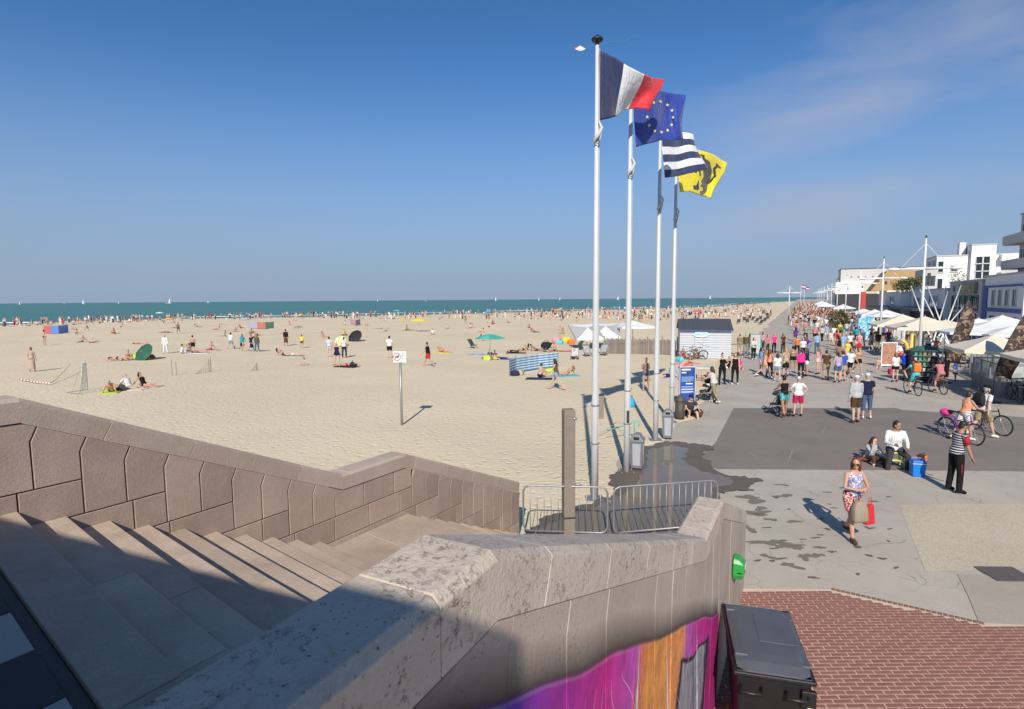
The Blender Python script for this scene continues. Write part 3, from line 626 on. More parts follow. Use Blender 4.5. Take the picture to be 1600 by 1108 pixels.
# ================================================================ people
CC = dict(white=(.72, .72, .72), offwhite=(.62, .58, .52), black=(.012, .012, .014), navy=(.015, .02, .06), blue=(.03, .10, .42), royal=(.02, .05, .45), sky=(.25, .42, .62), teal=(.02, .30, .36), turq=(.10, .52, .55), green=(.05, .22, .06), lime=(.45, .65, .06),
          olive=(.10, .10, .04), khaki=(.30, .26, .17), beige=(.45, .37, .27), brown=(.09, .05, .03), grey=(.24, .24, .25), lgrey=(.46, .46, .47), dgrey=(.05, .05, .055), red=(.55, .025, .03), crimson=(.50, .02, .09), pink=(.75, .28, .36), hot=(.80, .04, .28), peach=(.78, .32, .20), orange=(.75, .17, .03),
          yellow=(.80, .66, .05), gold=(.60, .38, .05), purple=(.14, .03, .26), lilac=(.42, .36, .58), denim=(.07, .12, .22), ldenim=(.22, .31, .45), rose=(.55, .20, .22), mint=(.35, .62, .52))
SK = [(.46, .27, .185), (.55, .35, .25), (.37, .20, .125), (.60, .40, .30), (.22, .11, .065), (.52, .28, .19)]
HR = dict(dark=(.012, .008, .006), brown=(.05, .024, .012), auburn=(.13, .03, .012), blond=(.42, .26, .10), grey=(.35, .34, .33), light=(.22, .12, .05), pinkwig=(.8, .03, .30))
def cloth(c):
    if isinstance(c, str) and c.startswith('*'):
        return PAT[c]
    nm = 'cloth_' + c
    if nm in MATS: return MATS[nm]
    m, t, b = newmat(nm); v = oc(t); f1 = nnoise(t, 7, 3, .55, v, 1.6); col = CC[c]
    t.links.new(nmix(t, f1.outputs[0], [q * .78 for q in col], [min(1, q * 1.12) for q in col]), b.inputs['Base Color']); b.inputs['Roughness'].default_value = .88; b.inputs['Specular IOR Level'].default_value = .2
    nbump(t, b, f1.outputs[0], .9, .05); MATS[nm] = m; return m
def skinm(i): return M('skin_%d' % i, SK[i], 0.55, 0.06, 9, spec=0.35)
def hairm(h): return M('hair_' + h, HR[h], 0.55, 0.35, 40, 0.4, 120)
PAT = {}
def patmat(name, stops, scale, kind='noise', dist=0):
    m, t, b = newmat('cloth_' + name); v = oc(t)
    if kind == 'noise': f = nnoise(t, scale, 3, 0.6, v).outputs[0]
    else:
        w = t.nodes.new('ShaderNodeTexWave'); w.bands_direction = kind; w.inputs['Scale'].default_value = scale; w.inputs['Distortion'].default_value = dist; t.links.new(v, w.inputs['Vector']); f = w.outputs[0]
    t.links.new(nramp(t, f, stops, 'CONSTANT').outputs[0], b.inputs['Base Color']); b.inputs['Roughness'].default_value = 0.85; PAT['*' + name] = m
patmat('bluewhite', [(0, CC['white']), (.44, (.12, .12, .38)), (.53, (.45, .42, .6)), (.6, CC['white'])], 22)
patmat('floral', [(0, CC['black']), (.42, CC['red']), (.5, CC['white']), (.55, CC['orange']), (.6, CC['navy'])], 20)
patmat('tealprint', [(0, (.02, .12, .16)), (.45, (.10, .42, .48)), (.55, (.02, .2, .25)), (.6, (.3, .6, .6))], 18)
patmat('stripes', [(0, CC['black']), (.62, (.55, .55, .58))], 5.5, 'Z', 0.3)
patmat('wstripes', [(0, CC['white']), (.5, (.3, .3, .4))], 6, 'Z', 0.4)
patmat('print', [(0, (.1, .05, .04)), (.45, (.35, .2, .12)), (.55, (.06, .05, .12)), (.62, (.5, .36, .25))], 18)
patmat('greyprint', [(0, CC['lgrey']), (.5, CC['white']), (.58, CC['sky'])], 14)

JOBS = []
def job(mb, vox, smooth, name, mats, parent, M_=None): JOBS.append((mb, vox, smooth, name, mats, parent, M_))
def vrot(v, ax, a):
    c, s = math.cos(a), math.sin(a); x, y, z = v
    if ax == 'x': return np.array([x, y * c - z * s, y * s + z * c])
    if ax == 'z': return np.array([x * c - y * s, x * s + y * c, z])
    return np.array([x * c + z * s, y, -x * s + z * c])
POSE = {
 'stand': dict(l=((3, 4, 4), (-3, 4, 3)), a=((4, 9, 12, 6), (-3, 9, 16, 6)), lean=1),
 'rest': dict(l=((8, 6, 14), (-2, 3, 0)), a=((2, 10, 20, 8), (6, 10, 55, 25)), lean=2),
 'hips': dict(l=((4, 7, 5), (-3, 7, 3)), a=((-12, 42, 18, 85), (-12, 42, 18, 85)), lean=0),
 'cross': dict(l=((4, 4, 5), (-3, 4, 3)), a=((22, 10, 75, 65), (18, 10, 85, 65)), lean=2),
 'walk': dict(l=((24, 2, 8), (-20, 2, 26)), a=((-20, 8, 14, 4), (24, 8, 24, 6)), lean=4),
 'walk2': dict(l=((-16, 2, 34), (18, 2, 5)), a=((22, 8, 26, 6), (-16, 8, 12, 4)), lean=4),
 'stride': dict(l=((32, 2, 6), (-28, 2, 18)), a=((-24, 10, 10, 4), (20, 8, 40, 10)), lean=6),
 'hold': dict(l=((18, 2, 10), (-10, 2, 22)), a=((20, 20, 62, 72), (16, 20, 66, 72)), lean=2),
 'down': dict(l=((4, 4, 6), (-3, 3, 3)), a=((10, 8, 12, 6), (12, 8, 14, 6)), lean=7),
 'push': dict(l=((16, 2, 8), (-14, 2, 20)), a=((38, 6, 34, 2), (38, 6, 34, 2)), lean=10),
 'bend': dict(l=((20, 4, 12), (10, 4, 10)), a=((20, 8, 12, 2), (30, 8, 16, 2)), lean=55),
 'point': dict(l=((4, 6, 5), (-3, 6, 3)), a=((70, 20, 25, 0), (4, 9, 20, 6)), lean=0),
 'stool': dict(l=((76, 20, 74), (70, 14, 82)), a=((24, 14, 62, 40), (26, 12, 40, 30)), lean=8, pz=.50),
 'chair': dict(l=((82, 8, 80), (82, 8, 84)), a=((30, 12, 50, 30), (24, 14, 60, 30)), lean=2, pz=.50),
 'sitk': dict(l=((112, 8, 104), (104, 10, 92)), a=((52, 12, 20, 20), (48, 12, 26, 20)), lean=12, pz=.12),
 'face': dict(l=((112, 8, 104), (100, 10, 90)), a=((58, 8, 118, 22), (42, 12, 30, 20)), lean=14, pz=.12),
 'sitf': dict(l=((86, 8, 8), (92, 8, 26)), a=((-38, 14, 4, 0), (-38, 14, 4, 0)), lean=-24, pz=.11),
 'sitx': dict(l=((95, 45, 100), (95, 45, 100)), a=((30, 14, 40, 30), (30, 14, 50, 30)), lean=6, pz=.11),
 'prop': dict(l=((88, 8, 10), (96, 8, 34)), a=((-30, 14, 60, 0), (-30, 14, 60, 0)), lean=-50, pz=.11),
 'lie': dict(l=((2, 7, 4), (4, 7, 10)), a=((4, 20, 10, 0), (150, 20, 60, 20)), lean=0, lie=1),
 'lieb': dict(l=((2, 7, 4), (-2, 7, -30)), a=((150, 30, 50, 20), (150, 30, 50, 20)), lean=0, lie=-1),
 'bike': dict(l=((70, 5, 78), (30, 5, 40)), a=((52, 10, 14, 4), (52, 10, 14, 4)), lean=20, pz=1.02),
 'ready': dict(l=((3, 6, 4), (-3, 6, 3)), a=((16, 14, 70, 30), (20, 14, 66, 30)), lean=2),
 'up': dict(l=((6, 8, 5), (-5, 8, 3)), a=((120, 35, 40, 0), (140, 40, 30, 0)), lean=-2),
}
def body(sex='m', pose='stand', top=None, bottom=None, hair='short', shoes=True, fine=0, head=(0, 0), headk=1.0, fat=1.0, brim=None, sleeve=None, bare=False):
    """returns part -> MB of overlapping closed shapes (later fused into one surface), at 1.75 m"""
    q = POSE[pose]; B = {k: MB() for k in ('skin', 'top', 'bottom', 'hair', 'shoe', 'shoe2', 'hat', 'eye', 'eye2', 'mouth')}; sk = B['skin']
    fem = sex == 'f'; sg = 10 if fine else 8
    D = lambda f, a, sd: np.array([sd * math.sin(R(a)), math.cos(R(a)) * math.sin(R(f)), -math.cos(R(a)) * math.cos(R(f))])
    hipw = .098 if fem else .09; TH, SH = .445, .425; legs = []
    for (f, a, k), sd in zip(q['l'], (1, -1)):
        h = np.array([sd * hipw, 0, 0.0]); kn = h + TH * D(f, a, sd); an = kn + SH * D(f - k, a * .4, sd)
        td = D(f - k, 0, sd); fd = np.array([sd * .12, td[2] * -1.0, td[1]]) if not q.get('pz') or q['pz'] > .4 else np.array([sd * .2, .75, .45])
        if q.get('pz') and q['pz'] < .4 and k < 40: fd = np.array([sd * .25, .15, 1.0])
        if not q.get('pz') and not q.get('lie'): fd = np.array([sd * .16, 1.0, -0.10 if an[2] > -1.0 else 0.0]); 
        if q.get('lie'): fd = np.array([sd * .3, q['lie'] * .8, -.35])
        if q.get('pz') and q['pz'] > .4: fd = np.array([sd * .15, 1, -.05])
        legs.append((h, kn, an, fd / np.linalg.norm(fd)))
    le = R(q['lean']); ax = np.array([0, math.sin(le), math.cos(le)]); fo = np.array([0, math.cos(le), -math.sin(le)]); X = np.array([1.0, 0, 0])
    def ring(h, rx, ry, oy=0.0, n=14): c = ax * h + fo * oy; return [c + X * rx * math.cos(t) + fo * ry * math.sin(t) for t in np.linspace(0, 2 * PI, n, endpoint=False)]
    wz = 1.0 if not fem else .92
    TR = [(-.07, .10, .085, 0), (-.02, .158 if fem else .15, .112, -.01), (.05, .168 if fem else .157, .118, -.012), (.17, .125 * (.97 if fem else 1.08), .092, 0.002), (.30, .142 * wz + .008, .102, .006), (.40, .160 * wz, .108, .006), (.46, .158 * wz, .094, 0), (.505, .11, .066, -.006), (.54, .06, .058, -.004)]
    TR = [(h, rx * (1 + (fat - 1) * (1 if h < .45 else .4)), ry * (1 + (fat - 1) * (1.3 if h < .4 else .4)), oy + (fat - 1) * .05) for h, rx, ry, oy in TR]
    sk.loft([ring(*r) for r in TR])
    nb = ax * .52; hd = R(head[0]); hp = R(head[1])
    hc = nb + ax * .155 + fo * .025
    def HV(x, y, z):                # head frame
        v = np.array([x, y, z]) * headk; v = vrot(v, 'x', -le * .35 - hp); return hc + vrot(v, 'z', -hd)
    rot = np.array([HV(1, 0, 0) - hc, HV(0, 1, 0) - hc, HV(0, 0, 1) - hc]).T / headk
    sk.tube([nb - ax * .05, nb + ax * .06, HV(0, -.01, -.06)], [.062, .052, .05] if not fem else [.056, .044, .044], sg)
    hk = headk
    sk.ell(HV(0, -.004, .022), (.074 * hk, .094 * hk, .098 * hk), 12, 8, rot=rot); sk.ell(HV(0, .028, -.055), (.052 * hk, .062 * hk, .068 * hk), 10, 6, rot=rot)
    if fine:
        sk.ell(HV(0, .098, -.022), (.013 * hk, .022 * hk, .026 * hk), 8, 6, rot=rot)
        for sd in (1, -1): sk.ell(HV(sd * .075, -.008, -.01), (.012 * hk, .022 * hk, .032 * hk), 8, 6, rot=rot)
    if fem:
        for sd in (1, -1): sk.ell(ax * .375 + fo * .085 + X * sd * .066, (.058, .05, .056), 8, 6)
    arms = []; shw = .168 if fem else .19; SHh = .465
    for (f, a, e, iw), sd in zip(q['a'], (1, -1)):
        s0 = ax * SHh + X * sd * shw - fo * .005; el = s0 + .295 * D(f, a, sd); wr = el + .255 * D(f + e, a - iw, sd); hdv = D(f + e + 6, a - iw, sd)
        arms.append((s0, el, wr, hdv))
        fr = 1.0 if not fem else .84
        sk.tube([s0 - X * sd * .07 + ax * .0, s0, s0 + (el - s0) * .4, el, el + (wr - el) * .3, wr], [.045, .054 * fr, .048 * fr, .038 * fr, .039 * fr, .026 * fr], sg)
        side = np.cross(hdv, fo); side /= np.linalg.norm(side) + 1e-6; pn = np.cross(side, hdv)
        if fine:
            r_ = np.array([side, hdv, pn]).T; sk.ell(wr + hdv * .05, (.040, .058, .020), 10, 6, rot=r_)
            for i, ln in enumerate((.062, .074, .070, .052)):
                b0 = wr + hdv * .09 + side * (-.028 + .019 * i); k1 = b0 + hdv * ln * .55 + pn * .012; sk.tube([b0, k1, k1 + hdv * ln * .4 + pn * .03], [.0105, .010, .008], 6)
            b0 = wr + hdv * .03 + side * sd * -.034; sk.tube([b0, b0 + hdv * .045 + side * sd * -.025, b0 + hdv * .085 + side * sd * -.024], [.013, .012, .009], 6)
        else: sk.tube([wr, wr + hdv * .06, wr + hdv * .15], [.026, .034, .014], 6)
    lf = (1.04 if fem else 1.0) * (1 + (fat - 1) * .6)
    for h, kn, an, fd in legs:
        t1 = h + (kn - h) * .12; cal = kn + (an - kn) * .28
        bk = np.array([0, -.014, 0]) if not q.get('lie') else 0
        sk.tube([h + (h - kn) * .05, t1, h + (kn - h) * .5, kn, cal + bk, kn + (an - kn) * .65, an], [.085 * lf, .092 * lf, .076 * lf, .055, .055, .043, .036], sg)
        heel = an - fd * .055 + np.array([0, 0, -.035]) * (1 if not q.get('lie') else 0); toe = an + fd * .165 + np.array([0, 0, -.052]) * (1 if not q.get('lie') else .3)
        tgt = B['shoe' if h[0] > 0 else 'shoe2'] if shoes else sk; g = .006 if shoes else 0
        tgt.tube([heel - fd * .02, heel + fd * .03, an + fd * .07 + (heel - an + fd * .055) * .8, toe - fd * .03, toe], [.018 + g, .037 + g, .038 + g, .036 + g, .018 + g], 8)
        if shoes: tgt.tube([an + (heel - an) * .7 + fd * .02, an + (an - kn) * -.03], [.036 + g, .036 + g], 8)
    # clothes
    kind, hem = (top if isinstance(top, tuple) else (top, .0)) if top else (None, 0)
    if kind in ('tee', 'long', 'tank', 'dress', 'vest'):
        g = .016 if kind in ('tee', 'long', 'vest') else .010; rs = []
        for h, rx, ry, oy in TR[1:]:
            if h < hem - .03: continue
            if kind in ('tank', 'dress') and h > .47: rs.append((h - .03, rx * .86 + .004, ry + .008, oy)); break
            if h > .53: break
            rs.append((h, rx + g + (.012 if kind != 'tank' and h < .35 else 0), ry + g + (.010 if h < .35 else 0), oy))
        B['top'].loft([ring(*r) for r in rs])
        if fem:
            for sd in (1, -1): B['top'].ell(ax * .375 + fo * .088 + X * sd * .066, (.064, .056, .062), 8, 6)
        if kind in ('tank', 'dress'):
            for sd in (1, -1): B['top'].tube([ax * .40 + fo * .10 + X * sd * .085, ax * .50 + fo * .03 + X * sd * .095, ax * .50 - fo * .03 + X * sd * .095, ax * .40 - fo * .095 + X * sd * .08], .016, 6)
        else:
            for (s0, el, wr, hv), sd in zip(arms, (1, -1)):
                en = wr if kind == 'long' else s0 + (el - s0) * .62
                pth = [s0 - X * sd * .07, s0, s0 + (el - s0) * .45] + ([el, wr] if kind == 'long' else [en]); rr = [.066, .070, .066] + ([.052, .038] if kind == 'long' else [.064])
                B['top'].tube(pth, [x * (.88 if fem else 1) for x in rr], 8)
    elif kind == 'bikini':
        B['top'].loft([ring(.335, .150 * wz + .004, .110, .006), ring(.36, .156 * wz + .005, .112, .006), ring(.385, .158 * wz + .004, .112, .006)])
        for sd in (1, -1): B['top'].ell(ax * .375 + fo * .088 + X * sd * .066, (.062, .054, .056), 8, 6)
    bk_, bl_ = (bottom if isinstance(bottom, tuple) else (bottom, None)) if bottom else (None, None)
    if bk_ in ('shorts', 'trousers', 'swim', 'leggings', 'capri'):
        g = {'shorts': .018, 'trousers': .016, 'swim': .006, 'leggings': .007, 'capri': .016}[bk_]
        B['bottom'].loft([ring(h, rx + g, ry + g, oy) for h, rx, ry, oy in TR[:3]] + [ring(.11, (TR[2][1] + TR[3][1]) / 2 + g * .7, (TR[2][2] + TR[3][2]) / 2 + g * .7, 0)])
        fr_ = bl_ if bl_ is not None else {'shorts': .62, 'trousers': 2, 'swim': .10, 'leggings': 2, 'capri': 1.45}[bk_]
        for h, kn, an, fd in legs:
            lo_ = .025 if bk_ in ('shorts',) else g
            pth = [h + (h - kn) * .05, h + (kn - h) * .12]; rr = [.085 * lf + g, .094 * lf + g]
            if fr_ <= 1: pth.append(h + (kn - h) * max(fr_, .16)); rr.append((.092 - .03 * fr_) * lf + lo_)
            else:
                pth += [h + (kn - h) * .5, kn, kn + (an - kn) * .3]; rr += [.078 * lf + g, .058 + g, .056 + g]
                e_ = kn + (an - kn) * min(1.0, (fr_ - 1)); pth.append(e_); rr.append(.042 + g * (1.5 if bk_ != 'leggings' else .6))
            B['bottom'].tube(pth, rr, 10)
    elif bk_ == 'skirt':
        l_ = bl_ or .42; mid = (legs[0][1] + legs[1][1]) / 2; dn = np.array([0, 0, -1.0]) if not q.get('pz') else (mid / (np.linalg.norm(mid) + 1e-6))
        def rg(k, rx, ry): c = dn * k; f2 = np.cross(X, dn) * -1; return [c + X * rx * math.cos(t) + f2 * ry * math.sin(t) for t in np.linspace(0, 2 * PI, 16, endpoint=False)]
        B['bottom'].loft([ring(.13, TR[3][1] + .012, TR[3][2] + .014, 0, 16)[::1], ring(.03, TR[2][1] + .014, TR[2][2] + .014, -.01, 16), rg(.12, .185, .145), rg(l_, .21, .185)])
    # hair and hats
    if hair and hair != 'bald':
        Hh = B['hair']; Hh.ell(HV(0, -.022, .036), (.082 * hk, .096 * hk, .098 * hk), 12, 8, rot=rot)
        Hh.ell(HV(0, -.05, -.02), (.074 * hk, .058 * hk, .08 * hk), 10, 6, rot=rot)
        if hair in ('long', 'bob', 'wind'):
            lw = .40 if hair == 'long' else .16
            Hh.tube([HV(0, -.05, .02), HV(0, -.075, -.07), HV(0, -.095, -.10 - lw * .4), HV(0, -.09, -.10 - lw)], [.075, .082, .075 if hair != 'bob' else .06, .03], 10)
            for sd in (1, -1): Hh.tube([HV(sd * .05, -.0, .07), HV(sd * .076, -.005, -.02), HV(sd * .08, -.02, -.12 - lw * .15)], [.03, .028, .018], 8)
        if hair == 'wind': Hh.tube([HV(-.02, -.03, .08), HV(-.11, -.07, .11), HV(-.2, -.09, .085)], [.07, .045, .012], 8)
        if hair == 'bun': Hh.ell(HV(0, -.07, .12), (.045, .045, .045), 8, 6)
        if hair == 'tail': Hh.tube([HV(0, -.10, .03), HV(0, -.14, -.03), HV(0, -.12, -.16), HV(0, -.10, -.26)], [.02, .034, .03, .01], 8)
    if brim:
        Hh = B['hat']; Hh.ell(HV(0, -.012, .058), (.089 * hk, .105 * hk, .078 * hk), 12, 8, rot=rot)
        if brim == 'cap': Hh.ell(HV(0, .10, .045), (.066, .075, .012), 12, 6, rot=rot)
        elif brim == 'hat': Hh.ell(HV(0, -.01, .045), (.17, .18, .012), 14, 6, rot=rot)
        elif brim == 'helmet': Hh.ell(HV(0, .01, .075), (.10, .13, .072), 12, 8, rot=rot)
    if fine:
        for k_, sd in (('eye', 1), ('eye2', -1)): B[k_].ell(HV(sd * .031, .083, .006), (.012, .008, .008), 8, 5, rot=rot)
        B['mouth'].ell(HV(0, .086, -.068), (.024, .008, .007), 8, 5, rot=rot)
    allv = np.array([p for k in B for p in B[k].v]) if True else None
    # settle on what carries the figure
    if q.get('lie'):
        for k in B: B[k].v = [tuple(np.array([p[0], -p[2] * q['lie'] * -1.0, (p[1] if q['lie'] > 0 else -p[1]) + 0]) * np.array([1, -1, 1])) for p in B[k].v]
        mz = min(p[2] for p in B['skin'].v); dz = -mz - .015
    elif q.get('pz'): dz = q['pz']
    else: dz = -min([p[2] for p in B['skin'].v] + [p[2] for p in B['shoe'].v + B['shoe2'].v])
    for k in B: B[k].v = [(p[0], p[1], p[2] + dz) for p in B[k].v]
    return B, dict(arms=[(a[0] + np.array([0, 0, dz]), a[1] + np.array([0, 0, dz])) for a in arms], head=hc + np.array([0, 0, dz]), wr=[a[2] + np.array([0, 0, dz]) for a in arms], hv=[a[3] for a in arms], dz=dz, ax=ax, fo=fo)
GLASS_EYE = M('eye_dark', (.02, .012, .01), 0.3)
PEOPLE = {}
def person(key, pos, face, h, label, sex='m', pose='stand', top=None, tc='white', bottom=None, bc='navy', hair='short', hc='brown', shoes='black', skin=0, fine=0, head=(0, 0), brim=None, brc='white', headk=1.0, fat=1.0, group=None, extra=None):
    B, info = body(sex, pose, top, bottom, hair, bool(shoes), fine, head, headk, fat, brim)
    s = h / 1.75; root = thing('person', label, 'person', pos, -R(face), group); root.scale = (s, s, s)
    vx = .010 if fine else .015
    for part, nm, mt in (('skin', 'body', skinm(skin)), ('top', 'shirt' if top in ('tee', 'long') else 'top', top and cloth(tc)), ('bottom', bottom and (bottom if isinstance(bottom, str) else bottom[0]), bottom and cloth(bc)), ('hair', 'hair', hairm(hc)), ('shoe', 'shoe', shoes and cloth(shoes)), ('shoe2', 'shoe', shoes and cloth(shoes)), ('hat', brim, cloth(brc))):
        if B[part].v: job(B[part], vx if part[:4] != 'shoe' else .012, 3 if part == 'skin' else 2, nm if nm not in ('leggings',) else 'leggings', mt, root)
    if fine:
        for k_ in ('eye', 'eye2'): B[k_].build('eye', GLASS_EYE, root, True)
        B['mouth'].build('mouth', M('lips', (.30, .09, .07), .5), root, True)
    PEOPLE[key] = (root, info, s); return root
def on_person(key, v):              # a local point of a person in world space
    root, info, s = PEOPLE[key]; a = root.rotation_euler.z; v = np.array(v) * s
    return np.array([root.location.x + v[0] * math.cos(a) - v[1] * math.sin(a), root.location.y + v[0] * math.sin(a) + v[1] * math.cos(a), root.location.z + v[2]])
def sandp(px, py): p = G(px, py); return np.array([p[0], p[1], sand_z(p[0], p[1])])
def flush_jobs():
    tmp = []
    for mb, vx, sm, name, mats, parent, xf in JOBS:
        me = bpy.data.meshes.new('t'); me.from_pydata(mb.v, [], mb.f); o = bpy.data.objects.new('t', me); COL.objects.link(o)
        r = o.modifiers.new('r', 'REMESH'); r.mode = 'VOXEL'; r.voxel_size = vx; r.use_smooth_shade = True
        k = o.modifiers.new('s', 'SMOOTH'); k.factor = .5; k.iterations = sm
        tmp.append(o)
    dg = bpy.context.evaluated_depsgraph_get(); res = []
    for o in tmp: res.append(bpy.data.meshes.new_from_object(o.evaluated_get(dg), depsgraph=dg))
    for o in tmp:
        me = o.data; bpy.data.objects.remove(o); bpy.data.meshes.remove(me)
    for me, (mb, vx, sm, name, mats, parent, xf) in zip(res, JOBS):
        me.name = name; me.materials.clear()
        if callable(xf): xf(me); continue
        me.materials.append(mats); o = bpy.data.objects.new(name, me); COL.objects.link(o); o.parent = parent
    JOBS.clear()

# ---------------------------------------------------------------- people one can tell apart on the promenade
P = person
P('woman', at(1329, 842), 172, 1.63, 'woman in blue and white top walking with a beige bag and a red bag', 'f', 'hold', 'tank', '*bluewhite', ('shorts', .7), '*floral', 'wind', 'auburn', 'brown', 5, 1, (40, 0), fat=1.08)
P('striped', at(1491, 769), 95, 1.72, 'young man in black and white striped shirt with red shoulder looking down', 'm', 'down', 'tee', '*stripes', 'trousers', 'black', 'short', 'dark', 'black', 2, 1, (0, 28))
P('stoolman', at(1395, 728), 192, 1.76, 'man in white shirt sitting on the yellow step stool', 'm', 'stool', 'long', 'white', 'trousers', 'dgrey', 'short', 'dark', 'black', 2, 1, (-40, 6), fat=1.1)
P('girl', at(1357, 722), 172, 1.50, 'girl with long brown hair sitting on the asphalt, hand to her face', 'f', 'face', 'long', 'lgrey', ('leggings', 1.5), 'brown', 'long', 'brown', 'black', 3, 1, (0, 10))
P('greyman', at(1336, 661), -8, 1.78, 'man in pale grey long-sleeved shirt, brown shorts and white cap, seen from behind', 'm', 'stand', 'long', 'lgrey', ('shorts', .85), 'brown', 'short', 'grey', 'brown', 1, 1, (0, 0), 'cap', 'white', fat=1.12)
P('blueman', at(1353, 655), 12, 1.76, 'person in navy shirt, denim cropped trousers and white cap beside the grey-shirted man', 'm', 'rest', 'tee', 'navy', 'capri', 'denim', 'short', 'grey', 'white', 1, 1, (10, 0), 'cap', 'white')
P('pram_mum', at(1225, 652), 5, 1.66, 'woman in black tank top and teal print shorts behind a pushchair', 'f', 'push', 'tank', 'black', ('shorts', .55), '*tealprint', 'bun', 'dark', 'brown', 2, 1)
P('redshorts', at(1246, 651), 4, 1.58, 'woman in white top, red shorts and white cap with hand on hip', 'f', 'hips', 'tee', 'white', ('shorts', .8), 'crimson', 'short', 'grey', 'brown', 1, 1, (0, 0), 'cap', 'white', fat=1.12)
P('orange_w', at(1505, 688), 82, 1.62, 'woman in peach sleeveless top and white shorts wheeling a bicycle', 'f', 'push', 'tank', 'peach', ('shorts', .6), 'white', 'short', 'brown', 'white', 5, 1, fat=1.1)
P('helmet_m', at(1534, 684), 84, 1.80, 'man in white shirt, black helmet and backpack wheeling a bicycle', 'm', 'walk', 'tee', 'white', ('shorts', .85), 'khaki', 'short', 'grey', 'white', 1, 1, (0, 0), 'helmet', 'black', fat=1.08)
